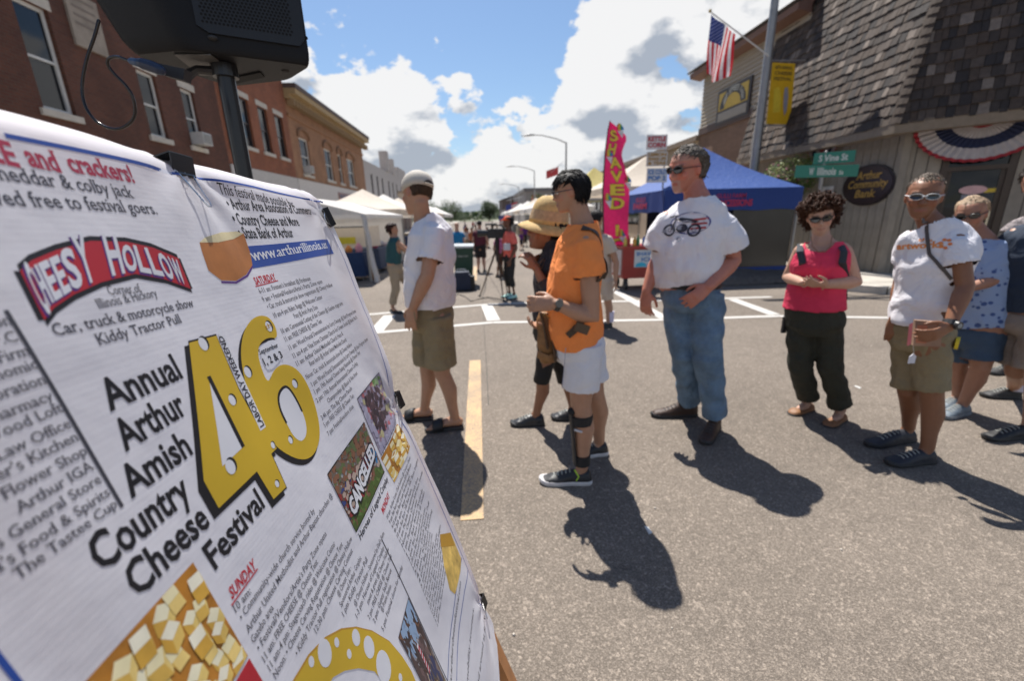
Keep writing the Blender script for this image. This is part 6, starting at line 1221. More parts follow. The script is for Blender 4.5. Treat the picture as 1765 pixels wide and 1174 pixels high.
# ---------------------------------------------------------------- left white tents
wt = canopy('big white frame tent at the left edge of the crosswalk', -6.2, -2.75, 11.0, 16.4, 1.66, 2.12, MWT, MWT, val=.10, gable=True, leg=.025)
for (y, nm) in ((11.02, 'curtain'),):
    b = MB(); b.tube([(-2.8, 11.05, 1.6), (-2.74, 11.02, 1.2), (-2.70, 10.98, .6), (-2.62, 10.95, .02)], [(.09, .06), (.075, .05), (.07, .05), (.10, .07)], 10); o, _ = garment(b, 'tied_back_curtain', MWT, wt, (), .016, .02, (9, 9, 4))
MB().bb((-6.0, 16.3, .02), (-2.8, 16.33, 1.6)).build('back_wall', MWT, wt)
MB().tube([(-6.2, 11.02, 1.36), (-2.75, 11.02, 1.36)], [.018, .018], 6).build('cross_bar', cm((.12, .12, .12), .5), wt)
b = MB(); pts = [(-6.15 + 3.35 * i / 12, 12.6 + .05 * math.sin(i), 1.38 - .55 * (j / 6) + .05 * math.sin(i * .5)) for i in range(13) for j in range(7)]; b.add(pts, [(i * 7 + j, (i + 1) * 7 + j, (i + 1) * 7 + j + 1, i * 7 + j + 1) for i in range(12) for j in range(6)]); b.build('inner_awning', MCT, wt, smooth=True)
def table(x0, x1, y0, y1, z, cl, label, group=None, cname='tablecloth'):
    t = thing('stall_table', label, 'table', ((x0 + x1) / 2, (y0 + y1) / 2, 0), group); MB().bb((x0, y0, z - .03), (x1, y1, z)).build('tabletop', cm((.3, .22, .14), .6), t)
    for x in (x0 + .06, x1 - .06):
        for y in (y0 + .06, y1 - .06): MB().tube([(x, y, 0), (x, y, z - .03)], [.014, .014], 6).build('leg', MST2, t)
    b = MB(); n = 40; per = []; c = [(x0, y0), (x1, y0), (x1, y1), (x0, y1)]
    for k in range(4):
        a, e = V(c[k]), V(c[(k + 1) % 4])
        for s_ in range(10): per.append(a.lerp(e, s_ / 10))
    ctr = V(((x0 + x1) / 2, (y0 + y1) / 2)); tp = [(ctr + (p - ctr) * 1.01) for p in per]; bt = [(ctr + (p - ctr) * (1.05 + .03 * math.sin(i * 2.2))) for i, p in enumerate(per)]
    b.add([(p.x, p.y, z + .004) for p in tp] + [(p.x, p.y, .12) for p in bt], [tuple(range(n))] + [(i, n + i, n + (i + 1) % n, (i + 1) % n) for i in range(n)]); o = b.build(cname, cl); tag(o, 'cloth over the ' + label.replace('stall table ', 'table '), 'tablecloth'); return t
MNB = mat('navy_cloth', (.012, .035, .10), .8, wrinkle=.5)
table(-5.2, -3.0, 11.25, 11.95, .72, MNB, 'stall table under a navy cloth at the front of the white tent')
rnd = random.Random(12); gc = [('yellow', (.6, .48, .02)), ('green', (.10, .25, .05)), ('red', (.42, .05, .04)), ('white', (.55, .53, .5)), ('brown', (.2, .1, .05)), ('blue', (.05, .12, .35)), ('orange', (.6, .2, .03)), ('pink', (.6, .25, .3))]
for i in range(8):
    nm, c_ = gc[i]; x = -4.95 + i * .26; b = MB(); h = rnd.uniform(.1, .2); b.tube([(x, 11.5, .726), (x, 11.5, .726 + h * .8), (x, 11.5, .726 + h)], [(.10, .08), (.11, .09), (.05, .05)], 10); tag(b.build('craft_basket', cm(c_, .6), smooth=True), nm + ' craft item in the row on the navy stall table', 'craft item', 'craft goods on the navy table')
yb_ = MB().bb((-5.1, 12.2, .9), (-3.4, 12.28, 1.08)); tag(yb_.build('yellow_shelf', cm((.60, .50, .03), .6)), 'long yellow shelf at the back of the navy stall table', 'shelf')
table(-3.9, -2.95, 12.9, 14.2, .70, cm((.05, .07, .12), .8), 'second stall table under a dark slate cloth further into the white tent'); table(-3.9, -2.9, 15.0, 16.0, .72, cm((.26, .20, .24), .8), 'third stall table under a mauve cloth at the back of the white tent')
for i, (x, y, c_, nm) in enumerate([(-3.1, 13.1, (.5, .12, .2), 'pink'), (-3.3, 13.5, (.1, .2, .05), 'green'), (-3.1, 13.9, (.4, .38, .42), 'grey')]):
    b = MB(); b.ell((x, y, .80), (.12, .12, .10), 8, 6); tag(b.build('potted_flower', cm(c_, .7)), nm + ' bouquet on the slate stall table', 'flowers')
ps = MB().tube([(-2.85, 11.5, 0), (-2.83, 11.48, 1.05)], [.04, .035], 8); tag(ps.build('wooden_post', cm((.30, .15, .07), .7)), 'brown wooden post beside the tied back tent curtain', 'post')
for i, (y, w, mt, lb) in enumerate([(17.2, 3.4, MCT, 'first cream stall tent behind the white frame tent'), (21.2, 3.4, MWT, 'second pale stall tent along the left kerb'), (25.2, 3.4, MCT, 'third cream stall tent along the left kerb'), (29.4, 3.6, MWT, 'fourth pale stall tent along the left kerb'), (34, 4, MCT, 'fifth cream stall tent far along the left kerb'), (40, 4.5, MWT, 'sixth pale stall tent far along the left kerb'), (47, 5, MWT, 'seventh pale stall tent furthest along the left kerb')]):
    canopy(lb, -6.4, -3.0, y, y + w, 1.9, 2.75, mt, mt, val=.25, group='stall tents along the left kerb')
    table(-4.6, -3.1, y + .4, y + 1.2, .72, cm([(.10, .04, .04), (.03, .05, .12), (.2, .16, .1), (.25, .25, .26)][i % 4], .8), 'stall table under the ' + lb, group='tables under the left stall tents')
for i, (y, w, mt, lb) in enumerate([(24, 3.6, MWT, 'first white tent beyond the yellow one on the right'), (29, 3.6, MWT, 'second white tent beyond the yellow one on the right'), (34, 4, MCT, 'first cream tent far up the right kerb'), (40, 4, MWT, 'third white tent far up the right kerb'), (47, 4, MWT, 'fourth white tent far up the right kerb'), (55, 5, MWT, 'fifth white tent furthest up the right kerb')]):
    canopy(lb, 3.0, 6.4, y, y + w, 1.95, 2.9, mt, mt, val=.25, group='stall tents along the right kerb')
    table(3.1, 4.4, y + .4, y + 2.6, .75, cm([(.16, .17, .16), (.10, .04, .04), (.2, .16, .1)][i % 3], .8), 'stall table under the ' + lb, group='tables under the right stall tents')
# ---------------------------------------------------------------- green bin, cooler, video tripod
bn = thing('wheelie_bin', 'dark green wheeled bin in the middle of the street', 'bin', (-.52, 9.9, 0)); MGB = mat('bin_green', (.010, .045, .028), .5, var=.1)
x0, x1 = AY(781, 450, 9.6).x, AY(816, 450, 9.6).x; zt = AY(795, 424, 9.6).z; c_ = (x0 + x1) / 2; w = (x1 - x0) / 2
MB().rings([[V((c_ + sx * w * k, 9.95 + sy * .3 * k, z)) for sx, sy in ((-1, -1), (1, -1), (1, 1), (-1, 1))] for z, k in ((.05, .8), (zt - .12, 1.0), (zt - .05, 1.02))]).build('body', MGB, bn)
MB().prism([(c_ - w * 1.08, 9.62, zt - .048), (c_ + w * 1.08, 9.62, zt - .048), (c_ + w * 1.08, 9.62, zt - .01), (c_ - w * 1.08, 9.62, zt + .0)], (0, .68, .02)).build('lid', cm((.40, .42, .42), .4), bn)
b = MB(); b.tube([(c_ - w * .8, 10.3, zt - .1), (c_ + w * .8, 10.3, zt - .1)], [.02, .02], 6); b.build('handle', MGB, bn)
for q in (-1, 1): MB().cyl((c_ + q * w * .7, 10.22, .1), (c_ + q * w * .86, 10.22, .1), .1, n=14).build('wheel', MRUB, bn)
tb = MB(); text3(tb, 'TRASH ONLY', (c_ - .12, 9.632, zt - .24), (c_ + .12, 9.632, zt - .24), (0, 0, .035), .02); tb.build('lettering', cm((.4, .42, .4), .5), bn)
cl = thing('cooler_bag', 'dark blue cooler bag on wheels in front of the green bin', 'bag', (-.4, 9.2, 0)); b = MB(); xa, xb = G(784, 500).x, G(812, 500).x; b.bb((xa, 9.05, .03), (xb, 9.35, .34)); b.build('bag_body', mat('cooler_navy', (.010, .018, .045), .7, bump=.4), cl); MB().bb((xa + .03, 9.07, .342), (xb - .03, 9.33, .40)).build('lid', cm((.02, .03, .06), .6), cl); MB().tube([(xa + .04, 9.1, .40), (xa + .08, 9.1, .46), (xb - .1, 9.1, .46), (xb - .06, 9.1, .40)], [.010] * 4, 6).build('handle', cm((.4, .42, .45), .4), cl)
MB().bb((xb + .002, 9.1, .02), (xb + .09, 9.3, .3)).build('side_pocket', MBLK, cl)
tp = thing('video_tripod', 'tall video tripod with thin spread legs in the street', 'tripod', (.2, 8.1, 0)); hubp = AY(857, 425, 8.1); mtp = cm((.07, .045, .03), .45, metal=.4)
for px, py in ((827, 511), (868, 519), (875, 505)):
    g0 = G(px, py); MB().tube([g0, limb(g0, hubp, .45), limb(g0, hubp, .46), hubp], [.011, .013, .018, .02], 8).build('leg', mtp, tp); MB().ell(g0 + U_ * .015, (.03, .03, .018), 8, 4).build('foot', MRUB, tp)
MB().tube([hubp - U_ * .25, hubp + U_ * .12], [.035, .045], 10).build('head', MBLK, tp)
vc = thing('video_camera', 'black shoulder video camera mounted on the tripod', 'camera', tuple(hubp + U_ * .13)); c_ = hubp + U_ * .24
b = MB(); b.box(c_, (.34, .14, .17)); b.build('camera_body', MBLK, vc); MB().cyl(c_ + V((-.17, 0, .01)), c_ + V((-.36, 0, .01)), .055, .07, 14).build('lens', cm((.02, .02, .02), .2), vc); MB().tube([c_ + V((-.1, 0, .08)), c_ + V((-.06, 0, .15)), c_ + V((.1, 0, .15)), c_ + V((.13, 0, .08))], [.014] * 4, 8).build('handle', MBLK, vc); MB().box(c_ + V((.23, 0, -.02)), (.12, .12, .12)).build('battery', cm((.03, .03, .035), .5), vc); MB().cyl(c_ + V((-.2, -.05, .17)), c_ + V((.0, -.05, .17)), .018, n=8).build('microphone', MBLK, vc); MB().box(c_ + V((.05, -.10, .05)), (.10, .05, .07)).build('viewfinder', MBLK, vc)
cbp = [G(*p) + U_ * .008 for p in ((780, 512), (790, 508), (802, 512), (812, 520), (826, 516), (842, 513), (860, 516), (872, 519))]; tag(MB().tube(cbp, [.008] * 8, 6).build('cable', MRUB), 'thin dark cable lying on the road by the tripod feet', 'cable'); tag(MB().tube([hubp - U_ * .1, G(838, 470) + U_ * .3, G(836, 500) + U_ * .02, G(832, 510) + U_ * .006], [.005] * 4, 5).build('cable', MRUB), 'thin cable hanging down inside the tripod legs', 'cable')
# ---------------------------------------------------------------- light poles
def light(Y, label, X=7.5, H_=8.0, r0=.11, banner=False):
    t = thing('street_lamp', label, 'street lamp', (X, Y, 0), 'street lamps along the right kerb'); MB().tube([(X, Y, 0), (X, Y, H_)], [r0, r0 * .6], 12, flat=True).build('pole', MST2, t); MB().cyl((X, Y, 0), (X, Y, .3), r0 * 1.7, r0 * 1.5, 12).build('base', MST2, t)
    MB().tube([(X, Y, H_ - .05), (X - .8, Y, H_ + .28), (X - 2, Y, H_ + .55), (X - 2.7, Y, H_ + .6)], [.05, .045, .04, .035], 8).build('arm', MST2, t); MB().tube([(X - 2.6, Y, H_ + .6), (X - 3.0, Y, H_ + .6), (X - 3.7, Y, H_ + .52)], [(.06, .05), (.14, .09), (.08, .03)], 10, right=V((0, 1, 0))).build('lamp_head', cm((.25, .25, .25), .4), t); return t
XL = 7.5; YL = AX(1311, 200, XL).y
light(YL, 'nearest street lamp pole carrying the yellow banner and the flag', XL, 8.6, .13)
YQ = AX(976, 245, XL).y; HQ = AX(976, 245, XL).z; light(YQ, 'second street lamp rising behind the man in orange', XL, HQ)
for k, (px, py, lb) in enumerate(((921, 294, 'third street lamp left of the red pennant'), (894, 322, 'fourth street lamp over the far tents'), (880, 338, 'fifth and furthest street lamp'))): y = AX(px, py, XL).y; light(y, lb, XL, AX(px, py, XL).z, .10)
# banner on the near pole
bnr = thing('pole_banner', 'yellow festival banner hanging from brackets on the nearest lamp pole', 'banner', (XL + .5, YL, 4)); q = [AY(*p, YL) for p in ((1332, 107), (1371, 109), (1362, 214), (1321, 213))]
MBN = mat('banner_yellow', (.62, .42, .015), .6, var=.05, trans=.25); B_ = MB().prism([p_ for p_ in q], (0, .012, 0)).build('banner_cloth', MBN, bnr)
def bq(u, v): return q[0].lerp(q[1], u).lerp(q[3].lerp(q[2], u), v) + V((0, -.012, 0))
b = MB()
for s_, v in (('46TH ANNUAL', .10), ('CHEESE', .19), ('FESTIVAL', .28)): text3(b, s_, bq(.12, v), bq(.88, v), bq(.12, v - .055) - bq(.12, v), .03)
b.build('banner_lettering', cm((.14, .11, .02), .6), B_)
MB().prism([bq(*p_) for p_ in ((.62, .40), (.74, .38), (.80, .55), (.78, .78), (.70, .86), (.62, .70), (.60, .5))], (0, -.004, 0)).build('grey_picture', cm((.28, .27, .30), .6), B_); MB().prism([bq(*p_) for p_ in ((.15, .42), (.38, .38), (.5, .55), (.52, .8), (.2, .82))], (0, -.003, 0)).build('cheese_picture', cm((.70, .50, .03), .6), B_)
for zz in (q[0].z + .04, q[3].z - .04): MB().tube([(XL, YL, zz), (XL + 1.02, YL, zz)], [.016, .016], 6).build('bracket', MST2, bnr)
# US flag on a slanted staff
fg = thing('national_flag', 'stars and stripes on a slanted staff above the siding building', 'flag', tuple(AY(1322, 105, YL))); Yf = YL - .1
MB().tube([V((XL - .05, YL - .1, AY(1318, 98, YL).z)), AY(1225, 20, Yf)], [.018, .014], 8).build('staff', cm((.6, .58, .52), .4), fg); MB().ell(AY(1224, 18, Yf), (.04, .04, .04)).build('finial', cm((.5, .4, .2), .3), fg)
TL, TRt, BR, BL = AY(1226, 24, Yf), AY(1268, 58, Yf), AY(1256, 132, Yf), AY(1219, 126, Yf)
MRD, MWD, MBD_ = mat('flag_red', (.50, .02, .03), .6, trans=.4), mat('flag_white', (.72, .70, .70), .6, trans=.4), mat('flag_blue', (.02, .035, .16), .6, trans=.3)
def fp(u, v):   # u along the hoist (staff), v down the fly
    a = TL.lerp(TRt, u); c = BL.lerp(BR, u); p = a.lerp(c, v); return p + V((-.08 * math.sin(u * 3.2) * v, .09 * math.sin(u * 9 + v * 3) * (.3 + v), -.12 * math.sin(math.pi * u) * v))
b = MB(); n, m_ = 26, 20; vs = [fp(i / n, j / m_) for i in range(n + 1) for j in range(m_ + 1)]
for i in range(n):
    for j in range(m_):
        st = i // 2; cant = i < 14 and j < 8; b.cur = 2 if cant else (0 if st % 2 == 0 else 1); b.add([vs[i * (m_ + 1) + j], vs[(i + 1) * (m_ + 1) + j], vs[(i + 1) * (m_ + 1) + j + 1], vs[i * (m_ + 1) + j + 1]], [(0, 1, 2, 3)])
fc = b.build('flag_cloth', [MRD, MWD, MBD_], fg); b = MB()
for i in range(9):
    for j in range(6 - i % 2):
        p = fp((i + .7) / 17.5, (j + .6 + (i % 2) * .5) / 15.5) + V((0, -.014, 0)); b.prism([p + V((.018 * math.cos(a) * (1 if k % 2 == 0 else .42), 0, .018 * math.sin(a) * (1 if k % 2 == 0 else .42))) for k, a in enumerate(np.linspace(0, 2 * math.pi, 11)[:-1])], (0, -.002, 0))
b.build('stars', MWD, fc, kind='stuff')
# flower basket hanging from the near pole
hb = thing('hanging_basket', 'hanging flower basket of trailing green leaves and pink blooms beside the lamp pole', 'hanging basket', (7.5, 11.1, 2.4)); Cb_ = AY(1357, 306, 11.0)
MB().tube([(XL, YL, Cb_.z + .75), (XL + .1, 11.4, Cb_.z + .85), Cb_ + U_ * .8], [.02, .018, .015], 6).build('bracket', MBLK, hb)
for a in (0, 2.1, 4.2): MB().tube([Cb_ + U_ * .8, Cb_ + V((.28 * math.cos(a), .28 * math.sin(a), .05))], [.004, .004], 4).build('chain', MBLK, hb)
MB().rings([[Cb_ + V((r_ * math.cos(a), r_ * math.sin(a), z)) for a in np.linspace(0, 2 * math.pi, 17)[:-1]] for r_, z in ((.12, -.3), (.26, -.2), (.3, .02))]).build('basket', cm((.06, .04, .02), .9), hb)
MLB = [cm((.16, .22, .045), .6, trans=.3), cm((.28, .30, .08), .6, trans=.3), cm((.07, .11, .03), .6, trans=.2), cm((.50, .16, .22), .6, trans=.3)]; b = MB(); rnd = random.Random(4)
for k in range(4200):
    d = V((rnd.gauss(0, 1), rnd.gauss(0, 1), rnd.gauss(0, .85))).normalized(); r_ = rnd.uniform(.45, 1.0) ** .5 * (.66 if d.z < 0 else .58); p = Cb_ + V((d.x * r_, d.y * r_, d.z * r_ * .85 - .02)); p += V((.10, 0, .10)) * (d.x > .1) * (d.z > .1) * 1.0
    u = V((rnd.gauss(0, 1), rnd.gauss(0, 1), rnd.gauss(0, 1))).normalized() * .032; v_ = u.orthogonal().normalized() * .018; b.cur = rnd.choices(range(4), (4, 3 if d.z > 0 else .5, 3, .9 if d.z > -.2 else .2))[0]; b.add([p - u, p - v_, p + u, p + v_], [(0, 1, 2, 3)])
b.build('foliage', MLB, hb)
# street name signs
YS = 7.9; ss = thing('street_sign_post', 'two crossed green street name signs on a thin post beside the flower basket', 'street sign', (AY(1413, 320, YS).x, YS, .12)); xs = AY(1420, 300, YS).x; MGS = mat('sign_green', (.008, .17, .12), .4, var=.04)
MB().tube([(xs, YS + .03, .12), (xs, YS + .03, AY(1425, 262, YS).z)], [.028, .028], 8).build('post', MST2, ss)
a, c = AY(1369, 306, YS), AY(1481, 282, YS); P = MB().bb((a.x, YS - .01, AY(1425, 305, YS).z), (c.x, YS, AY(1425, 284, YS).z)).build('name_plate', MGS, ss); z_ = AY(1425, 301, YS).z; b = MB(); text3(b, 'W', (a.x + .26, YS - .014, z_), (a.x + .35, YS - .014, z_), (0, 0, .125), .03); text3(b, 'Illinois', (a.x + .42, YS - .014, z_), (a.x + .78, YS - .014, z_), (0, 0, .125), .03); text3(b, 'St', (a.x + .84, YS - .014, z_), (a.x + .93, YS - .014, z_), (0, 0, .07), .03); b.build('plate_lettering', cm((.5, .55, .52), .4), P)
za, zb_ = AY(1430, 283, YS).z + .01, AY(1430, 262, YS).z; d = V((.80, -.60, 0)); o_ = V((xs, YS + .01, 0)); L_ = .42; pl_ = [o_ - d * L_ * .45 + U_ * za, o_ + d * L_ + U_ * za, o_ + d * L_ + U_ * (zb_ + .0), o_ - d * L_ * .45 + U_ * zb_]; P = MB().prism(pl_, tuple(V((-.6, -.8, 0)) * .01)).build('name_plate', MGS, ss)
b = MB(); n_ = V((-.6, -.8, 0)) * .014; text3(b, 'S Vine St', pl_[0] + d * .08 + n_ + U_ * .045, pl_[1] - d * .1 + n_ + U_ * .045, (0, 0, .11), .03); b.build('plate_lettering', cm((.5, .55, .52), .4), P)
# flags and pennant down the street
for i, (px, py, Y, c_, lb) in enumerate([(870, 372, 60, 0, 'small distant flag low on the left of two'), (882, 354, 55, 1, 'small distant flag with blue canton over the street'), (952, 294, 30, 2, 'red pennant fluttering left of the black haired man')]):
    p = AY(px, py, Y); t = thing('street_flag', lb, 'flag', tuple(p)); s_ = Y / 60
    MB().tube([p + V((1.5 * s_, 0, 1.1 * s_)), p + V((-.2 * s_, 0, -.2 * s_)) if i == 2 else p + V((-.6, 0, .6))], [.03 * s_] * 2, 5).build('staff', cm((.5, .5, .5), .5), t)
    for k in range(6 if i < 2 else 2):
        z0 = -.25 * k * s_ if i < 2 else -.25 * k; hh = .24 * s_ if i < 2 else .25; MB().prism([p + V((-.8 * s_, 0, z0)), p + V((.8 * s_, 0, z0 + .5 * s_)), p + V((.8 * s_, 0, z0 + .5 * s_ - hh)), p + V((-.8 * s_, 0, z0 - hh))], (0, .03, 0)).build('stripe', cm([(.45, .05, .06), (.6, .58, .58)][k % 2] if i < 2 else (.5, .05, .05), .6), t)
    if i < 2: MB().prism([p + V((-.8 * s_, -.04, .02)), p + V((-.05 * s_, -.04, .25 * s_)), p + V((-.05 * s_, -.04, -.45 * s_)), p + V((-.8 * s_, -.04, -.7 * s_))], (0, .02, 0)).build('canton', cm((.03, .05, .25), .6), t)
yb2 = MB().bb((AY(926, 350, 36).x, 36, AY(926, 360, 36).z), (AY(936, 350, 36).x, 36.05, AY(936, 342, 36).z)); t_ = tag(yb2.build('yellow_banner', MBN), 'small distant yellow banner behind the straw hat', 'banner')
# string of cable from the pole
for k, (x, y, h) in enumerate([(3.0, 19.5, .9), (3.0, 21, .9), (3.05, 22.5, .9), (3.05, 24, .9)]):
    t = thing('barrier', ['first', 'second', 'third', 'fourth'][k] + ' low grey crowd barrier of the row before the right tents', 'barrier', (x, y, 0), 'low barriers by the right tents'); MB().bb((x - .03, y, .25), (x + .03, y + 1.3, h)).build('panel', cm((.20, .19, .17), .7), t); MB().bb((x - .04, y, 0), (x + .04, y + .06, .25)).build('foot', MST2, t); MB().bb((x - .04, y + 1.2, 0), (x + .04, y + 1.26, .25)).build('foot', MST2, t)
# ================================================================ THE FESTIVAL BANNER ON ITS EASEL
PH, PV, PN = V((0.03045, 0.99825, -0.05067)).normalized(), V((0.28224, -0.05722, -0.95764)).normalized(), V((0.95886, -0.01486, 0.28348)).normalized(); PA = V((-0.3515, 1.0042, 1.5599))
bnn = thing('festival_banner', 'large white printed festival banner clipped to a leaning easel in the foreground', 'banner', tuple(PA))
def UV(px, py): p = AP(px, py, PA, PN) - PA; return p.dot(PH), p.dot(PV)
def wav(u, v):
    w = .0035 * math.sin(9 * u + 5 * v + 1) + .0022 * math.sin(17 * (u * .6 + v * .9)) * (1 + u) + .0016 * math.sin(31 * (u * .8 - v * .55) + 2) * max(0, 1 + u * 1.3)
    w += .0035 * noise.noise(V((u * 5, v * 4, 2.2))) - .010 * max(0, v - 1.05) / .2 * math.sin(u * 13) * (1 + u) 
    for cu, cv in ((-.405, 0), (-.02, .03), (-.03, .50), (-.02, 1.12)):
        d2 = (u - cu) ** 2 + (v - cv) ** 2; w -= .006 * math.exp(-d2 / .003); a = math.atan2(v - cv, u - cu + 1e-6); w += .0022 * math.sin(a * 9) * math.exp(-d2 / .012)
    return w
def S3(u, v, o=0.0):
    b_ = 0.0
    if v < .02: b_ = -(.02 - v) ** 2 * 22
    return PA + PH * u + PV * v + PN * (wav(u, v) + b_ + o)
ued = [(0.0, -.01), (.014, .08), (.028, .154), (.030, .29), (.008, .42), (-.018, .51), (-.006, .62), (.004, .78), (.0, 1.0), (-.008, 1.12), (-.02, 1.20), (-.06, 1.235)]
MVN = bpy.data.materials.new('banner_vinyl'); MVN.use_nodes = True; _t = MVN.node_tree; _s = NG(_t); _b = _t.nodes['Principled BSDF']
_b.inputs['Base Color'].default_value = (.84, .84, .89, 1); _b.inputs['Roughness'].default_value = .42; _b.inputs['Specular IOR Level'].default_value = .35
_a = _s.n('ShaderNodeUVMap', uv_map='UVMap').outputs[0]; _sp = _s.n('ShaderNodeSeparateXYZ', i_Vector=_a)
_w = _s.m('SINE', _s.m('MULTIPLY', _sp.outputs[1], 2 * math.pi / .0052)); _w2 = _s.m('SINE', _s.m('MULTIPLY', _sp.outputs[0], 2 * math.pi / .0052)); _nz = _s.n('ShaderNodeTexNoise', i_Vector=_a, i_Scale=6., i_Detail=4.).outputs['Fac']
_bp = _s.n('ShaderNodeBump', i_Height=_s.m('ADD', _s.m('MULTIPLY', _w, 1.0), _s.m('MULTIPLY', _w2, .25)), i_Strength=.025, i_Distance=.0006); _b2 = _s.n('ShaderNodeBump', i_Height=_nz, i_Strength=.25, i_Distance=.02); _t.links.new(_b2.outputs[0], _bp.inputs['Normal']); _t.links.new(_bp.outputs[0], _b.inputs['Normal'])
_tr = _s.n('ShaderNodeBsdfTranslucent'); _tr.inputs[0].default_value = (.80, .80, .90, 1); _mx = _s.n('ShaderNodeMixShader', i_0=.40); _t.links.new(_b.outputs[0], _mx.inputs[1]); _t.links.new(_tr.outputs[0], _mx.inputs[2]); _t.links.new(_mx.outputs[0], _t.nodes['Material Output'].inputs[0])
nu, nv = 110, 130; vs = []; uvl = []
for i in range(nv + 1):
    v = -.012 + 1.25 * i / nv; ur = np.interp(v, [q[1] for q in ued], [q[0] for q in ued])
    for j in range(nu + 1): u = -.845 + (ur + .845) * j / nu; vv = v + (.012 * max(0, (v - 1.1) / .14) * math.sin(u * 21)); vs.append(S3(u, vv)); uvl.append((u, vv))
b = MB(); b.add(vs, [(i * (nu + 1) + j, (i + 1) * (nu + 1) + j, (i + 1) * (nu + 1) + j + 1, i * (nu + 1) + j + 1) for i in range(nv) for j in range(nu)])
sheet = b.build('vinyl_sheet', MVN, bnn, smooth=True); _l = sheet.data.uv_layers.new(name='UVMap')
idx = np.empty(len(sheet.data.loops), 'i'); sheet.data.loops.foreach_get('vertex_index', idx); _l.data.foreach_set('uv', np.array(uvl, 'f')[idx].ravel())
def ink(name, col, rough=.5, var=.04): return mat(name, col, rough, var=var, trans=.12)
IK = {k: ink('ink_' + k, c) for k, c in dict(black=(.012, .012, .016), grey=(.06, .06, .075), red=(.50, .02, .035), blue=(.02, .07, .33), yellow=(.66, .44, .035), white=(.74, .74, .78), orange=(.55, .19, .05), gold=(.50, .27, .03), cream=(.70, .60, .36), green=(.10, .18, .04), brown=(.20, .10, .06), lilac=(.30, .26, .34), purple=(.10, .03, .2), skyb=(.30, .42, .58)).items()}
LV = [0]
def printed(name, polys, ik, off=None, par=None, fill=False, sub=.013):
    """polys: [(verts uv, faces)] -> mesh that follows the sheet"""
    LV[0] += 1; o_ = (off if off is not None else .0009) * .28
    bm = bmesh.new()
    for vs_, fs_ in polys:
        vv = [bm.verts.new((x, y, 0)) for x, y in vs_]
        for f_ in fs_:
            try: bm.faces.new([vv[i] for i in f_])
            except ValueError: pass
    if fill: bmesh.ops.triangulate(bm, faces=bm.faces[:])
    for _ in range(7):
        e = [e for e in bm.edges if e.calc_length() > sub]
        if not e: break
        bmesh.ops.subdivide_edges(bm, edges=e, cuts=1); bmesh.ops.triangulate(bm, faces=[f for f in bm.faces if len(f.verts) > 4])
    for v in bm.verts: v.co = S3(v.co.x, v.co.y, o_) - PA
    me = bpy.data.meshes.new(name); bm.to_mesh(me); bm.free(); me.materials.append(IK[ik] if isinstance(ik, str) else ik); return link(name, me, par or sheet, 'stuff' if name.startswith(('cheese_cube', 'picture_patches', 'pole_stripes')) else None)
def T(s, p0, p1, cap, bold=.012, serif=True, shear=0.0, align=None, wd=None):
    """text between two pixels of the photo, cap height in metres"""
    a, c = V(UV(*p0)), V(UV(*p1)); vs_, fs_, w0, w1 = textmesh(s, bold, serif, 2)
    if align == 'r': d = (c - a).normalized(); L_ = (w1 - w0) * cap / .72 * (wd or .8); a = c - d * L_
    X = (c - a) / (w1 - w0); d = X.normalized(); Y = V((d.y, -d.x)); Y = Y * cap / .72
    if Y.y > 0: Y = -Y
    return [tuple(a + X * (x - w0 + 0) + Y * y + d * y * shear * cap / .72) for x, y in vs_], fs_
def poly(*pts): return [UV(*p) for p in pts], [tuple(range(len(pts)))]
def seg(pts, w):
    P = [V(UV(*p)) for p in pts]; vs_ = []; 
    for i, p in enumerate(P):
        t = (P[min(i + 1, len(P) - 1)] - P[max(i - 1, 0)]).normalized(); n_ = V((-t.y, t.x)) * w / 2; vs_ += [tuple(p + n_), tuple(p - n_)]
    return vs_, [(2 * i, 2 * i + 1, 2 * i + 3, 2 * i + 2) for i in range(len(P) - 1)]
def segu(P, w):
    P = [V(p) for p in P]; vs_ = []
    for i, p in enumerate(P):
        t = (P[min(i + 1, len(P) - 1)] - P[max(i - 1, 0)]).normalized(); n_ = V((-t.y, t.x)) * w / 2; vs_ += [tuple(p + n_), tuple(p - n_)]
    return vs_, [(2 * i, 2 * i + 1, 2 * i + 3, 2 * i + 2) for i in range(len(P) - 1)]
# rules
printed('border_line', [seg(((0, 236), (110, 258), (210, 278), (300, 296)), .0042), seg(((300, 296), (345, 303), (440, 321), (556, 349)), .0032)], 'blue')
printed('side_border_line', [segu([(u - .028, v) for u, v in ued[1:-2]], .003)], 'blue'); printed('left_border_line', [segu([(-.788, .33), (-.788, 1.2)], .0035)], 'blue')
printed('column_rule', [seg(((0, 538), (105, 705), (209, 875)), .0032)], 'grey'); printed('column_rule', [seg(((655, 931), (710, 1051), (771, 1176)), .0028)], 'grey')
# top left
T1 = .0215
printed('red_heading', [T('FREE', (-95, 262), (28, 291), .020, .03), T('and', (43, 288), (101, 300), .0185, .03), T('crackers!', (115, 298), (229, 316), .0178, .03)], ink('ink_heading', (.42, .03, .07)))
printed('serif_lettering', [T('cheddar & colby jack', (-25, 310), (229, 343), .0125, .012), T('Served free to festival goers.', (-75, 352), (270, 370), .0125, .012), T('Corner of', (184, 510), (243, 504), .0088, .004), T('Illinois & Hickory', (165, 534), (272, 511), .0088, .004), T('Car, truck & motorcycle show', (88, 582), (338, 527), .0098, .012), T('Kiddy Tractor Pull', (165, 597), (316, 555), .0098, .012)], 'grey', sub=.03)
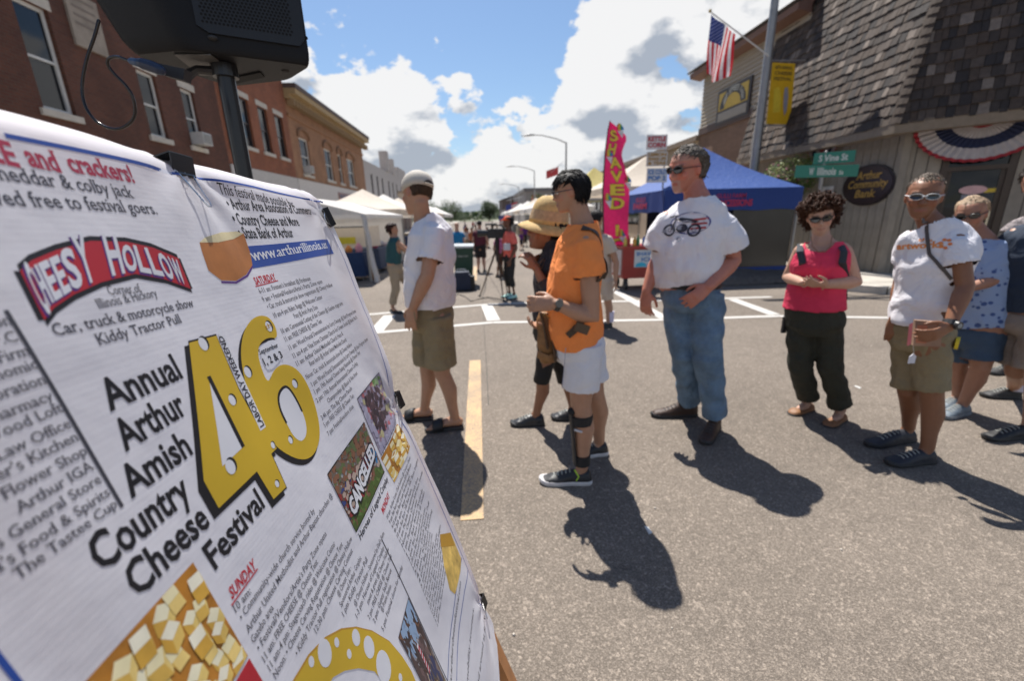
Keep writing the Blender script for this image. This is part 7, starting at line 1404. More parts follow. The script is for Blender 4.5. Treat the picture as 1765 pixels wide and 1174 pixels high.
# arched logo
def arc(t, r, base=None):
    A_, B_, C_ = V(UV(50, 508)), V(UV(205, 450)), V(UV(322, 462)); p = A_ * (1 - t) ** 2 + B_ * 2 * t * (1 - t) * 1.0 + C_ * t * t; d = ((B_ - A_) * (1 - t) + (C_ - B_) * t).normalized(); n_ = V((d.y, -d.x)); n_ = n_ if n_.y < 0 else -n_; return p + n_ * r
top_ = [(25, 470), (45, 452), (90, 433), (150, 417), (215, 418), (260, 427), (307, 445)]; bot_ = [(68, 555), (85, 533), (120, 510), (170, 488), (230, 473), (285, 482), (331, 497)]
def strip2(tp, bt, grow=0):
    P, Q = [V(UV(*p)) for p in tp], [V(UV(*p)) for p in bt]; out = []; R_ = []
    for i in range(len(P)):
        d = (P[i] - Q[i]).normalized() * grow; out += [tuple(P[i] + d), tuple(Q[i] - d)]
    return out, [(2 * i, 2 * i + 1, 2 * i + 3, 2 * i + 2) for i in range(len(P) - 1)]
printed('logo_outline', [strip2(top_, bot_, .0045), segu([UV(*top_[0]), UV(*bot_[0])], .008), segu([UV(*top_[-1]), UV(*bot_[-1])], .006)], 'black', .0008, sub=.012); printed('logo_band', [strip2(top_, bot_)], 'red', .0012, sub=.012)
lt, lb = [], []
names = 'CHEESY HOLLOW'; ext = [1.35, 1.0, 1.0, 1.0, 1.1, 1.45, 0, 1.4, 1.0, 1.05, 1.05, 1.0, 1.0]
Pt, Pb = [V(UV(*p)) for p in top_], [V(UV(*p)) for p in bot_]
def along(P, t): x = t * (len(P) - 1); i = min(int(x), len(P) - 2); return P[i].lerp(P[i + 1], x - i)
for k, ch in enumerate(names):
    if ch == ' ': continue
    t0, t1_ = .045 + k * .0725, .045 + k * .0725 + .065; vs_, fs_, w0, w1 = textmesh(ch, .03); e = ext[k]; V2 = []; V3 = []
    for x, y in vs_:
        fx = (x - w0) / (w1 - w0); fy = min(max(y / .72, -.05), 1.05); a = along(Pb, t0 + (t1_ - t0) * fx); c = along(Pt, t0 + (t1_ - t0) * fx); p = a.lerp(c, .13 + .78 * fy * e - (.10 if ch == 'C' else 0)); V2.append(tuple(p)); V3.append(tuple(p + V((-.0022, .0022))))
    lt.append((V2, fs_)); lb.append((V3, fs_))
printed('logo_shadow', lb, 'purple', .0016); printed('logo_letters', lt, 'white', .0020)
# cheese wheel picture and web address
printed('cheese_wheel', [poly((346, 417), (350, 432), (362, 465), (385, 482), (410, 483), (428, 472), (440, 455), (437, 435), (424, 400), (385, 412))], mat('cheese_print', (.46, .17, .045), .5, var=.25, scale=14, trans=.12), .0012, sub=.012); printed('cheese_wheel_top', [poly((346, 417), (356, 408), (385, 399), (412, 397), (424, 401), (408, 410), (378, 417))], 'cream', .0016)
printed('cheese_wheel_edge', [seg(((385, 485), (410, 486), (430, 474), (441, 456)), .0028)], 'purple', .0010)
printed('web_band', [poly((424, 423), (563, 413), (573, 438), (441, 461))], 'blue', .0010); printed('web_address', [T('www.arthurillinois.us', (441, 447), (563, 428), .0165, .014)], 'white', .0016)
sp = [T('This festival made possible by:', (386, 332), (509, 358), .0168, .004, False), T('• Arthur Area Association of Commerce', (400, 358), (538, 370), .0168, .016, False), T('• Country Cheese and More', (409, 385), (517, 389), .0176, .022, False), T('• State Bank of Arthur', (420, 409), (508, 408), .0172, .022, False)]
printed('sponsor_lettering', sp, 'black', .0010)
# big title
ttl = [('Annual', (185, 710), (316, 650), .0262), ('Arthur', (213, 779), (324, 711), .0262), ('Amish', (224, 860), (333, 781), .0262), ('Country', (172, 990), (332, 856), .0275), ('Cheese', (236, 1034), (365, 903), .0275), ('Festival', (373, 983), (459, 872), .0262)]
printed('title_lettering', [T(s_, a, c, h, .026, False) for s_, a, c, h in ttl], 'black', .0010)
# 46
four = [(326, 587), (377, 574), (417, 668), (455, 741), (463, 737), (482, 773), (472, 783), (497, 841), (475, 863), (446, 815), (378, 880), (350, 832)]
def offp(P, dx, dy): return [(x + dx, y + dy) for x, y in P]
def fillp(P, holes=(), n=None):
    c = bpy.data.curves.new('c', 'CURVE'); c.dimensions = '2D'; c.fill_mode = 'BOTH'
    for Q in [P] + list(holes):
        s_ = c.splines.new('POLY'); s_.points.add(len(Q) - 1); s_.use_cyclic_u = True
        for i, q in enumerate(Q): s_.points[i].co = (q[0], q[1], 0, 1)
    ob = bpy.data.objects.new('c', c); COL.objects.link(ob); d = bpy.context.evaluated_depsgraph_get(); d.update(); me = bpy.data.meshes.new_from_object(ob.evaluated_get(d)); r = [(v.co.x, v.co.y) for v in me.vertices], [tuple(p.vertices) for p in me.polygons]; bpy.data.objects.remove(ob); bpy.data.curves.remove(c); bpy.data.meshes.remove(me); return r
def smooth_loop(P, it=2):
    P = [V(p) for p in P]
    for _ in range(it):
        Q = []
        for i in range(len(P)): a, c = P[i], P[(i + 1) % len(P)]; Q += [a * .75 + c * .25, a * .25 + c * .75]
        P = Q
    return [tuple(p) for p in P]
six = [(481, 583), (478, 562), (466, 545), (451, 542), (436, 550), (424, 572), (420, 605), (424, 640), (435, 692), (454, 733), (472, 762), (494, 781), (521, 793), (541, 788), (553, 765), (554, 735), (546, 700), (532, 662), (515, 636), (494, 625), (477, 634), (468, 662), (454, 628), (449, 602), (455, 587), (468, 580)]
hole6 = [(484, 681), (491, 667), (500, 664), (515, 687), (530, 721), (533, 747), (524, 762), (510, 752), (500, 732), (487, 704)]
u4 = [UV(*p) for p in four]; h4 = [UV(*p) for p in ((362, 648), (421, 770), (384, 804))]; u6 = smooth_loop([UV(*p) for p in six], 2); h6 = smooth_loop([UV(*p) for p in hole6], 2)
sh_ = lambda P, du=-.009, dv=.004: [(u + du, v + dv) for u, v in P]
MYL = ink('ink_cheese_yellow', (.64, .42, .03), var=.05)
printed('numeral_shadow', [fillp(sh_(u4)), fillp(sh_(u6))], 'black', .0010, sub=.013); printed('numeral_shadow', [fillp(u4), ], 'black', .0011, sub=.013)
shr = V(UV(400, 740))
printed('numeral_four', [fillp([tuple(V(p) + (shr - V(p)).normalized() * .0022) for p in u4], [h4])], MYL, .0016, sub=.013); printed('numeral_six', [fillp(u6, [h6])], MYL, .0016, sub=.013)
printed('numeral_hole', [fillp(h4)], 'white', .0019, sub=.013); printed('numeral_hole', [fillp(h6)], 'white', .0019, sub=.013)
printed('numeral_hole_edge', [segu([h4[0], h4[1]], .006), segu([V(h6[i % len(h6)]) for i in range(len(h6) - 9, len(h6) + 14)], .004)], 'black', .0021)
def spot(px, py, r, rb=.62):
    c = UV(px, py); return c, r
cs = [((353, 592), .009), ((403, 689), .0075), ((398, 805), .0095), ((473, 767), .005), ((479, 834), .005), ((466, 562), .009), ((432, 640), .0085), ((511, 661), .0075), ((504, 758), .006)]
for p, r in cs: printed('cheese_hole_shade', [ell2(UV(*p)[0] + r * .3, UV(*p)[1] - r * .1, r * .8, r * .9, 18)], 'black', .0021); printed('cheese_hole', [ell2(UV(*p)[0], UV(*p)[1], r * .72, r * .85, 18)], 'white', .0024)
printed('small_lettering', [T('th', (462, 567), (471, 562), .0065, .01, False)], 'gold', .0028)
printed('diagonal_white_strip', [poly((379, 570), (388, 567), (462, 735), (452, 742))], 'white', .0020); printed('diagonal_lettering', [T('LABOR DAY WEEKEND', (459, 732), (388, 577), .0092, .02, False)], 'black', .0026)
printed('date_panel', [smoothp for smoothp in [fillp(smooth_loop([UV(*p) for p in ((452, 598), (470, 583), (486, 590), (490, 615), (470, 640), (458, 625))], 1))]], 'white', .0019)
printed('date_lettering', [T('September', (453, 610), (483, 597), .0068, .016, False), T('1, 2 & 3', (462, 629), (491, 615), .0105, .02, False)], 'black', .0026)
# schedules
def z2(x, y): return 430 + x / 4.348, 470 + y / 4.348
sat = [('6-11 am: Firemen\u2019s breakfast @ Firehouse', (95, 150), (458, 55)), ('9 am: \u2022 Festival/Vendors/Artie\u2019s Party Zone open', (120, 215), (535, 80)), ('\u2022 Car, truck & motorcycle show registration @ Cheesy Hollow', (155, 270), (605, 108)), ('10 am-4 pm: Rides: Buggy @ Welcome Center', (200, 335), (540, 195)), ('Pony @ Artie\u2019s Party Zone', (345, 340), (512, 270)), ('10 am: Ceremonial Cutting of the Cheese @ Gazebo stage area', (255, 455), (680, 245)), ('11 am: FREE CHEESE @ Cheese Tent', (280, 515), (540, 375)), ('11 am: Wood Fractal Demonstration by Larry Owings @ East Progress Street', (310, 580), (782, 300)), ('11 am-4 pm: Vine Street Christian Church Ice Cream Social @ Bank Vin St.', (340, 640), (792, 348)), ('11 am: Arthur United Methodist Church Ham &', (365, 700), (692, 470)), ('Bean lunch @ Arthur United Methodist Church', (455, 700), (718, 515)), ('Noon: Car, truck & motorcycle show @ Cheesy Hollow', (435, 800), (758, 550)), ('1 pm: Wood Fractal Demonstration by Larry Owings @ East Progress Street', (475, 855), (875, 510)), ('1 pm: 19th Annual Cheese Eating Nationals @ Cheese Tent', (497, 910), (822, 610)), ('2 pm: 19th Annual International Cheese Curling', (515, 975), (803, 690)), ('Championships @ Illinois & Vine Street', (590, 980), (800, 765)), ('3:46 pm: The Big Cheese Parade', (555, 1105), (755, 880)), ('5 pm: FREE CHEESE @ Cheese Tent', (575, 1160), (770, 935)), ('7 pm: Festival/vendors close', (602, 1225), (770, 1015))]
printed('saturday_schedule', [T(s_, z2(*a), z2(*c), .0078, .004) for s_, a, c in sat], 'grey', .0010, sub=.04); printed('day_heading', [T('SATURDAY', z2(65, 85), z2(222, 48), .0112, .03, False, .15), seg((z2(62, 98), z2(232, 52)), .0015)], 'red')
def z4(x, y): return 400 + x / 3.623, 850 + y / 3.623
sun_ = [('10 am:', (35, 750), (135, 620)), ('\u2022 Community-wide church service hosted by', (75, 800), (525, 115)), ('Arthur United Methodist and Arthur Baptist churches @', (115, 880), (635, 20)), ('Gazebo area', (150, 940), (275, 720)), ('\u2022 Festival/Vendors/Artie\u2019s Party Zone opens', (185, 990), (600, 260)), ('11 am: FREE CHEESE @ Cheese Tent', (220, 1060), (548, 435)), ('11 am-4 pm: Stagecoach rides @ Welcome Center', (255, 1115), (655, 320)), ('Noon: \u2022 Cheese Carving Registration @ Cheese Tent', (290, 1165), (700, 325)), ('\u2022 Kiddy Tractor Pull registration @ Cheesy Hollow', (425, 1020), (755, 290)), ('12:30 pm: Cheese Carving Contest', (540, 880), (760, 365)), ('@ Cheese Tent -', (680, 650), (755, 470)), ('Sponsored Arthur Graphic', (695, 715), (812, 410)), ('1 pm: Kiddy Tractor Pull', (710, 775), (848, 420)), ('@ Cheesy Hollow - Sponsored by Dad\u2019s Farm', (780, 710), (940, 260)), ('1-3 pm: Heroes of Legend Cosplay', (790, 785), (940, 350)), ('meet & greet @ Cheesy Hollow', (855, 700), (968, 360)), ('2 pm: FREE CHEESE @ Cheese Tent', (862, 795), (985, 400)), ('2 pm: Gunny Sack Revue', (892, 820), (985, 490)), ('@ Prairie Station', (935, 750), (985, 590)), ('5 pm: Festival closes for Sunday', (940, 870), (1050, 470))]
printed('sunday_schedule', [T(s_, z4(*a), z4(*c), .0080, .004) for s_, a, c in sun_], 'grey', .0010, sub=.04); printed('day_heading', [T('SUNDAY', z4(12, 665), z4(165, 465), .0112, .03, False, .15), seg((z4(8, 702), z4(172, 470)), .0016)], 'red')
mon = ['10 am: Arthur Lions Club Sundaes @ Country Cheese', '9 am: Rat Race registration opens at 8:00 @ Museum', '9:15 am: Rat Race 2 mile Fun Run begins', '9:30 am: Rat Race 5K Run begins', '10 am: Rat Race 10K Run begins', '11 am: Pie Ride International Fork Show', 'Noon: Cheese Queen Kid Race, Sunday', '1 pm: Festival/vendors open', '1 pm: Rat Race Awards', '2 pm: Rat Race Awards @ Gazebo', '2:30 pm: Rat Race awards shows', '3 pm: Wood Fractal Demonstration', '3:30 pm: Draft Horse Pull', '4 pm: Kiddy Races', '4 pm: Big Cheese drawing', '5 pm: Festival closes']
ML = []; rnd = random.Random(9)
for k in range(25):
    a = V(UV(665, 897)).lerp(V(UV(757, 1085)), k / 24.5); L_ = rnd.uniform(.16, .29) * (1 - k * .008); vs_, fs_, w0, w1 = textmesh(mon[k % 16], .004, True, 2); X = L_ / (w1 - w0); ML.append(([(a.x + (x - w0) * X, a.y - y * .0072 / .72) for x, y in vs_], fs_))
printed('monday_schedule', ML, 'grey', .0010, sub=.05); printed('day_heading', [T('MONDAY', (658, 888), (670, 857), .0112, .03, False, .15)], 'red')
# left list of sponsors, right aligned
lst = [('State Farm Union', (14, 562)), ('Jordan & Green P.C.', (30, 589)), ('Attorney Law Firm', (46, 614)), ('Arthur Economic', (59, 637)), ('Yoder Corporation', (74, 663)), ('Arthur Pharmacy', (87, 691)), ('The Wood Loft', (104, 711)), ('Allen Law Office', (118, 738)), ('Yoder\u2019s Kitchen', (132, 760)), ('Arthur Flower Shop', (147, 784)), ('Arthur IGA', (160, 809)), ('Casey\u2019s General Store', (173, 832)), ('Pangelia\u2019s Food & Spirits', (188, 854)), ('The Tastee Cup', (201, 874))]
VPX = (868, 388)
def toward(p, L_): d = (p[0] - VPX[0], p[1] - VPX[1]); return (p[0] + d[0] * L_, p[1] + d[1] * L_)
printed('sponsor_list', [T(s_, toward(p, .05), p, .0078, .006, align='r', wd=1.02) for s_, p in lst], 'grey', .0010, sub=.04)
# photographs printed on the sheet
def photo(name, quad, cols, seed, n=160, lo=.012, hi=.05, edge=None, bg='brown', extra=None):
    P = [V(UV(*q)) for q in quad]; r_ = random.Random(seed); base = printed(name, [([tuple(p) for p in P], [(0, 1, 2, 3)])], bg, .0010)
    W = lambda x, y: P[0].lerp(P[1], x).lerp(P[3].lerp(P[2], x), y)
    by = {}
    for k in range(n):
        x, y = r_.random(), r_.random(); s_ = r_.uniform(lo, hi) * 2.2; c, c2 = cols(x, y, r_), None; a0 = r_.uniform(0, 3); q = []
        for m_ in range(r_.choice((4, 5, 6))): a = a0 + m_ * 6.283 / 5; xx, yy = min(max(x + s_ * math.cos(a) * .8, 0), 1), min(max(y + s_ * math.sin(a), 0), 1); q.append(tuple(W(xx, yy)))
        by.setdefault(c, []).append((q, [tuple(range(len(q)))]))
    for i, (c, L_) in enumerate(by.items()): printed('picture_patches', L_, cm(c, .5), .0013 + .00012 * i, base, sub=.1)
    if edge: printed('picture_edge', [segu([P[i % 4] for i in range(5)], .0018)], edge, .0030, base)
    return base, W
def cubes(name, quad, seed, nx, ny, tight=1.0):
    P = [V(UV(*q)) for q in quad]; r_ = random.Random(seed); W = lambda x, y: P[0].lerp(P[1], min(max(x, 0), 1)).lerp(P[3].lerp(P[2], min(max(x, 0), 1)), min(max(y, 0), 1)); base = printed(name, [([tuple(p) for p in P], [(0, 1, 2, 3)])], cm((.42, .17, .02), .5, var=.3, scale=30), .0010)
    tp, lf, rt_ = [], [], []; o = 0; lay = {}
    for j in range(ny):
        for i in range(nx):
            x, y = (i + .5 + r_.uniform(-.3, .3)) / nx, (j + .5 + r_.uniform(-.3, .3)) / ny; a = r_.uniform(0, 6.28); s_ = .62 / nx * r_.uniform(.9, 1.25); sy = s_ * (nx / ny) * tight; h = V((r_.uniform(-.2, .2), .9)).normalized() * s_ * .9
            c4 = [V((x + math.cos(a + k * math.pi / 2) * s_ * .75, y + math.sin(a + k * math.pi / 2) * sy * .6)) for k in range(4)]; top = [tuple(W(p.x, p.y)) for p in c4]; k0 = r_.randrange(4); L_ = lay.setdefault((i + j * 2) % 3, ([], [], []))
            L_[0].append((top, [(0, 1, 2, 3)])); order = sorted(range(4), key=lambda k: -c4[k].y); m_ = order[0]; pv, nx_ = (m_ - 1) % 4, (m_ + 1) % 4
            for q, idx in ((1, (pv, m_)), (2, (m_, nx_))): p0, p1 = c4[idx[0]], c4[idx[1]]; L_[q].append(([tuple(W(p0.x, p0.y)), tuple(W(p1.x, p1.y)), tuple(W(p1.x + h.x, p1.y + sy * .95)), tuple(W(p0.x + h.x, p0.y + sy * .95))], [(0, 1, 2, 3)]))
    for z, (k, (a, b_, c_)) in enumerate(sorted(lay.items())):
        printed('cheese_cube_sides', b_, cm([(.72, .52, .16), (.74, .54, .18), (.7, .47, .12)][z], .5, var=.2, scale=25), .0014 + z * .0006, base, sub=.1); printed('cheese_cube_shadow_sides', c_, cm([(.6, .35, .06), (.64, .40, .08), (.6, .34, .05)][z], .5, var=.2, scale=25), .0015 + z * .0006, base, sub=.1); printed('cheese_cube_tops', a, cm([(.80, .74, .52), (.79, .70, .42), (.82, .77, .60)][z], .5, var=.12, scale=25), .0016 + z * .0006, base, sub=.1)
    return base
p_a, p_b = V(UV(161, 1163)), V(UV(333, 968))
def uvpx(u, v):  # sheet coordinates -> pixel, for laying out pictures squarely
    p = PA + PH * u + PV * v - V((0, 0, H)); c = M.transposed() @ p; return CX + F * c.x / c.z, CY + F * c.y / c.z
cubes('cheese_photograph', [uvpx(-.775, .392), uvpx(-.661, .392), uvpx(-.661, .50), uvpx(-.775, .50)], 3, 6, 6)
printed('red_panel', [([(-.775, .503), (-.661, .503), (-.661, .60), (-.775, .60)], [(0, 1, 2, 3)])], 'red', .0011)
def col_park(x, y, r_):
    if y > .78: return r_.choice([(.08, .14, .03), (.10, .17, .04), (.06, .10, .02)])
    if y < .35: return r_.choice([(.14, .11, .09), (.30, .30, .30), (.10, .13, .05), (.20, .09, .05)])
    return r_.choice([(.25, .03, .03), (.03, .05, .18), (.3, .28, .28), (.1, .02, .04), (.05, .2, .4) if x > .7 else (.12, .07, .05), (.4, .3, .25)])
bs, W = photo('event_photograph', ((566, 818), (625, 729), (661, 814), (614, 918)), col_park, 4, 420, .010, .035, 'black', 'brown')
def WT(s, W, x0, y0, x1, y1, hh, bold): vs_, fs_, w0, w1 = textmesh(s, bold, False, 2); return [tuple(W(x0 + (x1 - x0) * (x - w0) / (w1 - w0), y0 + (y1 - y0) * (x - w0) / (w1 - w0) - hh * y / .72)) for x, y in vs_], fs_
printed('cancelled_outline', [WT('CANCELLED', W, .06, .84, .985, .60, .26, .11)], 'black', .0036, bs, sub=.05); printed('cancelled_lettering', [WT('CANCELLED', W, .075, .825, .975, .59, .24, .05)], 'white', .0042, bs, sub=.05)
printed('caption', [T('Heroes of Legend Cosplay', (622, 932), (668, 828), .0108, .018, False, .12)], 'black')
def col_stage(x, y, r_):
    if y < .12 and x > .7: return r_.choice([(.1, .2, .05), (.2, .3, .15)])
    if x < .12 or y > .88: return r_.choice([(.32, .30, .40), (.40, .38, .48)])
    if .2 < x < .8 and .1 < y < .8: return r_.choice([(.05, .03, .04), (.07, .04, .05), (.12, .07, .08), (.03, .02, .03)])
    return r_.choice([(.2, .16, .22), (.35, .1, .12), (.25, .22, .28), (.4, .36, .2)])
photo('stage_photograph', ((612, 689), (652, 643), (685, 721), (655, 786)), col_stage, 6, 260, .012, .04, 'grey', 'lilac')
cubes('small_cheese_photograph', ((655, 791), (686, 728), (707, 770), (678, 833)), 8, 4, 4)
def col_band(x, y, r_):
    if y < .3: return r_.choice([(.30, .42, .55), (.25, .35, .5), (.05, .03, .03)])
    if y < .6: return r_.choice([(.05, .035, .035), (.08, .05, .05), (.15, .09, .09), (.35, .33, .35)])
    return r_.choice([(.10, .08, .08), (.45, .28, .08), (.03, .04, .12), (.2, .15, .14), (.5, .4, .3)])
bs, W = photo('food_photograph', (uvpx(-.447, .737), uvpx(-.372, .737), uvpx(-.372, .93), uvpx(-.447, .93)), col_band, 7, 300, .012, .05, 'grey', 'brown')
printed('striped_pole', [([tuple(W(.42, .30)), tuple(W(.52, .30)), tuple(W(.52, .62)), tuple(W(.42, .62))], [(0, 1, 2, 3)])], 'white', .0036, bs); printed('pole_stripes', [([tuple(W(.42, y)), tuple(W(.52, y - .02)), tuple(W(.52, y + .01)), tuple(W(.42, y + .03))], [(0, 1, 2, 3)]) for y in (.34, .39, .44, .49, .54, .59)], 'red', .0042, bs)
# cheese wheel at the bottom with holes
oc, ic = V(UV(612, 1215)), None
ring = [UV(*p) for p in ((505, 1200), (512, 1176), (538, 1131), (566, 1101), (593, 1086), (618, 1083), (643, 1090), (670, 1109), (690, 1136), (704, 1160), (712, 1180), (718, 1205), (670, 1205), (662, 1180), (646, 1158), (621, 1152), (598, 1156), (579, 1167), (565, 1190), (560, 1205))]
printed('cheese_ring_edge', [fillp([(u, v - .003) for u, v in ring])], 'gold', .0009); printed('cheese_ring', [fillp(ring)], MYL, .0013)
for p, r in (((564, 1125), .016), ((584, 1107), .006), ((616, 1099), .011), ((637, 1116), .015), ((605, 1127), .006), ((541, 1140), .006), ((660, 1150), .022), ((686, 1170), .006)): printed('cheese_ring_hole', [ell2(*UV(*p), r * .8, r, 16)], 'white', .0017)
w_ = [UV(*p) for p in ((761, 921), (778, 918), (795, 963), (793, 985), (785, 1025), (776, 1017), (766, 976))]; printed('cheese_wedge', [fillp(w_)], mat('marbled_cheese', (.60, .40, .10), .5, var=.5, scale=28), .0012); printed('cheese_wedge_rind', [poly((761, 921), (778, 918), (785, 941), (762, 943))], 'gold', .0016)
printed('lower_blue_rules', [seg(((796, 962), (788, 1000), (783, 1060), (776, 1120), (771, 1174)), .0025), seg(((807, 982), (800, 1020), (794, 1080), (790, 1140), (788, 1174)), .0025)], 'blue')
ft = [T('www.arthurcheesefestival.com', (775, 1215), (794, 1005), .0105, .006, True, .2), T('for mobility scooters.', (805, 1215), (817, 1050), .0105, .006, True, .2), T('found around at festiv', (823, 1210), (838, 1065), .0105, .006, True, .2)]
printed('italic_footer', ft, 'grey', .0010, sub=.04)
# ---- binder clips
MCK = cm((.008, .008, .009), .35); MCH = cm((.55, .55, .56), .2, metal=1.)
def clip(u, v, d_in, lab, w=.044, sc=1.0):
    """d_in: direction on the sheet pointing inwards from the edge"""
    o = S3(u, v, 0); di = (PH * d_in[0] + PV * d_in[1]).normalized(); ac = di.cross(PN).normalized(); t = thing('binder_clip', lab, 'clip', tuple(o), 'binder clips holding the banner'); e = o - di * .008
    P = lambda x, y, z: e + ac * x * sc + di * y * sc + PN * z * sc
    b = MB(); b.prism([P(-w / 2, 0, -.012), P(w / 2, 0, -.012), P(w / 2, 0, .010), P(-w / 2, 0, .010)], tuple(di * -.0016)); b.prism([P(-w / 2, 0, .0095), P(w / 2, 0, .0095), P(w / 2, .022, .003), P(-w / 2, .022, .003)], tuple(PN * .0014)); b.prism([P(-w / 2, 0, -.012), P(w / 2, 0, -.012), P(w / 2, .022, -.006), P(-w / 2, .022, -.006)], tuple(-PN * .0014)); b.build('clip_body', MCK, t)
    b = MB()
    b.tube([P(-w * .42, .0225, .0042), P(w * .42, .0225, .0042)], [.0022] * 2, 6); MBx = MB()
    b.build('hinge', MCK, t)
    MBx.tube([P(-w * .33, .022, .005), P(-w * .19, .045, .010), P(-.0055, .060, .014), P(-.003, .066, .015), P(.003, .066, .015), P(.0055, .060, .014), P(w * .19, .045, .010), P(w * .33, .022, .005)], [.0011] * 8, 6, cap=False); MBx.build('wire_handle', MCH, t)
clip(-.405, .004, (0, 1), 'black binder clip on the top edge of the banner', .040); clip(-.002, .055, (-1, .25), 'black binder clip at the top right corner of the banner', .040); clip(-.008, .50, (-1, 0), 'black binder clip halfway down the right edge of the banner', .040); clip(-.005, 1.13, (-1, 0), 'black binder clip at the lower right edge of the banner', .036)
# ---- wooden easel behind the sheet
es = thing('wooden_easel', 'orange stained wooden easel legs behind and below the banner', 'easel', tuple(PA + PV * 1.5)); MWD_ = mat('orange_pine', (.42, .17, .05), .5, var=.2, scale=18, bump=.2, bscale=50)
def board(us, vs_, ws, o0, o1, name):
    P = [PA + PH * (u - w / 2) + PV * v + PN * o0 for u, v, w in zip(us, vs_, ws)] + [PA + PH * (u + w / 2) + PV * v + PN * o0 for u, v, w in list(zip(us, vs_, ws))[::-1]]; return MB().prism(P, tuple(PN * (o1 - o0))).build(name, MWD_, es)
board((-.075, .030), (.03, 1.615), (.05, .062), -.045, -.022, 'leg'); board((-.76, -.80), (.03, 1.63), (.05, .062), -.045, -.022, 'leg'); board((-.10, -.10), (.02, .02), (.02, .02), -.03, -.02, 'top_cleat')
q = PA + PV * .02 - PN * .035; MB().tube([q + PH * -.80, q], [(.016, .016)] * 2, 4, flat=True).build('top_rail', MWD_, es); q = PA + PV * 1.15 - PN * .035; MB().tube([q + PH * -.80, q + PH * .0], [(.016, .016)] * 2, 4, flat=True).build('bottom_rail', MWD_, es)
for u in (-.15, -.70):
    a = PA + PH * u + PV * .05 - PN * .06; c = V((a.x - .55, a.y, 0.0)); MB().tube([a, c], [(.018, .012)] * 2, 6, flat=True).build('rear_leg', MWD_, es)
# ================================================================ LOUDSPEAKER ON ITS POLE
ZB = 1.95
def atz(px, py, z): v = ray(px, py); t = (z - H) / v.z; return V((v.x * t, v.y * t, z))
foot = [atz(*p, ZB) for p in ((222, 93), (318, 84), (541, 113), (500, 138), (396, 150))]; cpt = sum(foot, V()) / 5
pole_xy = atz(385, 110, ZB); sp_ = thing('loudspeaker', 'big black loudspeaker on top of the pole above the banner', 'loudspeaker', (cpt.x, cpt.y, ZB)); MSPK = mat('speaker_plastic', (.006, .006, .0075), .5, var=.1, spec=.25, bump=.25, bscale=420)
def rounded(P, r=.03, n=5):
    out = []
    for i in range(len(P)):
        a, b_, c = P[i - 1], P[i], P[(i + 1) % len(P)]; d0, d1 = (a - b_).normalized(), (c - b_).normalized(); rr = min(r, (a - b_).length * .4, (c - b_).length * .4); s0, s1 = b_ + d0 * rr, b_ + d1 * rr
        for k in range(n): t = k / (n - 1); out.append(s0 * (1 - t) ** 2 + b_ * 2 * t * (1 - t) + s1 * t * t)
    return out
fr_ = rounded(foot); Rg = []
for dz, k in ((0, .955), (.006, .975), (.018, .992), (.035, 1.0), (.28, 1.0), (.50, 1.0), (.515, .985), (.52, .96)): q_ = min(dz, .2); Rg.append([(lambda w: foot[2] + (w - foot[2]) * (1 + 1.3 * q_) * V((1, 1, 1)).x)(cpt + (p - cpt) * k) + U_ * dz for p in fr_])
for r_ in Rg[4:]:
    for i in range(len(r_)): pass
cab = MB().rings(Rg).build('cabinet', MSPK, sp_, smooth=False); cab.data.polygons.foreach_set('use_smooth', [len(p.vertices) < 6 for p in cab.data.polygons])
# front baffle and perforated grille on the face between corners 1 and 2
A_, B_ = foot[1], foot[2]; xd = (B_ - A_).normalized(); nf = V((xd.y, -xd.x, 0)); nf = nf if nf.dot(cpt - A_) < 0 else -nf; Lf = (B_ - A_).length
def fpn(x, z, o): return A_ + xd * (x * Lf) + U_ * z + nf * o
gr_ = mat('grille_mesh', (.022, .024, .028), .45, metal=.5); MB().prism([fpn(.12, .06, .001), fpn(.20, .045, .001), fpn(.90, .045, .001), fpn(.95, .065, .001), fpn(.95, .47, .001), fpn(.12, .47, .001)], tuple(nf * .006)).build('grille_panel', gr_, sp_)
hol = MB(); st = .0095
for i in range(int(Lf * .72 / st)):
    for j in range(int(.38 / st)):
        c = fpn(.17, .07, .0078) + xd * (i * st + (j % 2) * st / 2) + U_ * j * st * .87; s_ = .0033; hol.add([c + (xd * math.cos(a) + U_ * math.sin(a)) * s_ for a in (0, 1.047, 2.094, 3.14, 4.19, 5.236)], [(0, 1, 2, 3, 4, 5)])
hol.build('grille_holes', cm((.002, .002, .002), .9), sp_, kind='stuff')
for z in (.07, .18, .30, .42): b = MB(); c = fpn(.965, z, .002); b.tube([c, c + nf * .004], [.005, .004], 10, flat=True); b.build('screw', cm((.01, .01, .01), .3, metal=.8), sp_)
for px, py in ((384, 72), (492, 122)): c = fpn(0, 0, 0); c = atz(px, py, ZB) if py > 100 else fpn(.22, .035, .004); b = MB(); b.ell(c, (.012, .012, .006), 10, 5); b.build('rubber_foot', MRUB, sp_)
cp = [atz(*p, ZB - .001) for p in ((300, 92), (363, 92), (408, 128), (345, 128))]; MB().prism(cp, (0, 0, -.003)).build('bottom_plate', cm((.10, .095, .09), .5, metal=.4), sp_)
q = [atz(*p, ZB - .0015) for p in ((400, 133), (448, 123), (456, 131), (408, 142))]; MB().prism(q, (0, 0, -.003)).build('handle_recess', cm((.004, .004, .004), .8), sp_)
stn = thing('speaker_stand', 'black tubular stand carrying the loudspeaker behind the banner', 'stand', (pole_xy.x, pole_xy.y, 0)); PXY = V((pole_xy.x, pole_xy.y, 0)); MBP = cm((.012, .012, .014), .3)
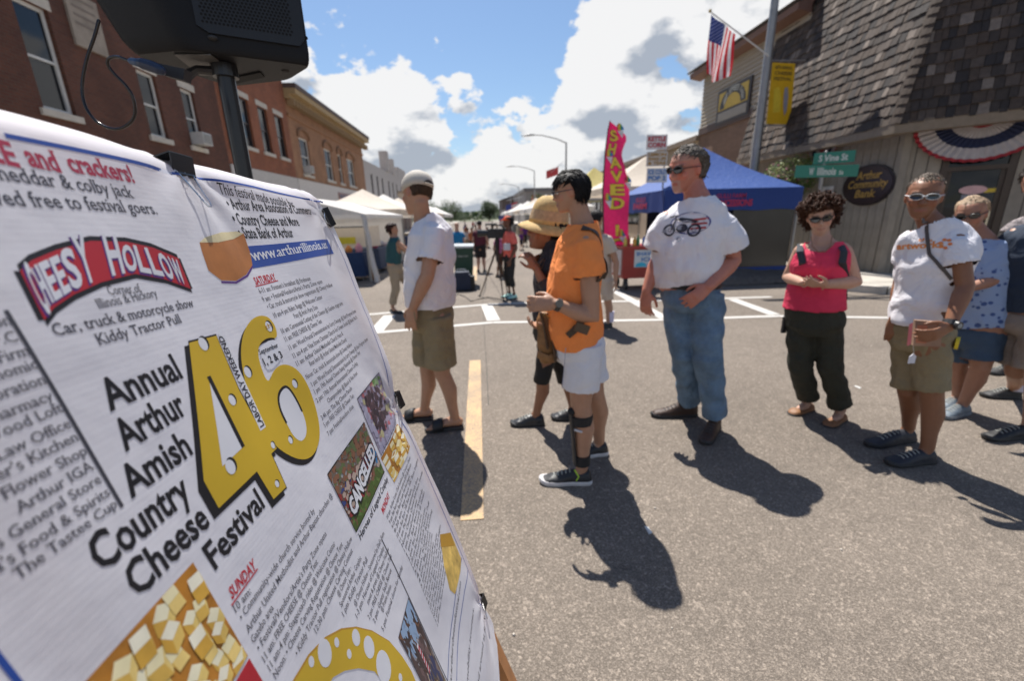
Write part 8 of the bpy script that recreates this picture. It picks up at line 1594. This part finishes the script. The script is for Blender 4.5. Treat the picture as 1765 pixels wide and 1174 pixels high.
MB().cyl(PXY + U_ * .95, PXY + U_ * (ZB + .0), .0235, n=20).build('upper_pole', MBP, stn); MB().cyl(PXY + U_ * .35, PXY + U_ * 1.25, .029, n=20).build('lower_pole', MBP, stn); MB().cyl(PXY + U_ * (ZB - .035), PXY + U_ * (ZB - .002), .034, n=18).build('collar', MBP, stn)
MB().tube([PXY + U_ * (ZB - .02), PXY + U_ * (ZB - .022) + V((-.06, -.03, 0)), PXY + U_ * (ZB - .04) + V((-.085, -.04, 0))], [.014, .011, .014], 8).build('clamp_knob', MBP, stn)
for k in range(3): a = 1.2 + k * 2.094; d = V((math.cos(a), math.sin(a), 0)); MB().tube([PXY + U_ * .85 + d * .03, PXY + d * .55 + U_ * .015], [.012, .012], 8).build('leg', MBP, stn); MB().tube([PXY + U_ * .38 + d * .03, PXY + d * .32 + U_ * .36], [.008, .008], 6).build('brace', MBP, stn)
# connector and cable
def atd(px, py, y): return AY(px, py, y)
con = thing('signal_cable', 'black cable looping down from the loudspeaker connector', 'cable', tuple(atd(200, 120, 1.25)))
cp_ = [(170, 35), (163, 62), (150, 100), (142, 140), (143, 168), (152, 192), (170, 212), (195, 222), (215, 218), (229, 205), (233, 188), (228, 165), (215, 145), (198, 128), (187, 114), (186, 103), (193, 98), (205, 98), (216, 102), (228, 106)]
cq = [atd(*p, 1.30 - .004 * i) for i, p in enumerate(cp_)]; cs_ = []
for i in range(len(cq) - 1):
    a_, b_, c_, d_ = cq[max(i - 1, 0)], cq[i], cq[i + 1], cq[min(i + 2, len(cq) - 1)]
    for k in range(4): t = k / 4; cs_.append(.5 * ((2 * b_) + (c_ - a_) * t + (2 * a_ - 5 * b_ + 4 * c_ - d_) * t * t + (3 * b_ - a_ - 3 * c_ + d_) * t ** 3))
MB().tube(cs_ + [cq[-1]], [.0036] * (len(cs_) + 1), 8).build('cord', cm((.012, .008, .008), .18), con, smooth=True)
MB().tube([atd(226, 105, 1.222), atd(236, 107, 1.22), atd(246, 109, 1.22)], [.007, .009, .009], 10).build('plug_sleeve', cm((.03, .06, .12), .4), con); MB().tube([atd(245, 109, 1.22), atd(262, 114, 1.22), atd(276, 120, 1.22)], [.012, .013, .012], 12).build('plug_body', cm((.01, .02, .05), .4), con)
b = MB(); b.prism([atd(*p, 1.26) for p in ((262, 106), (318, 118), (316, 138), (280, 128), (256, 116))], (0, .03, 0)); b.build('connector_latch', MBLK, con)
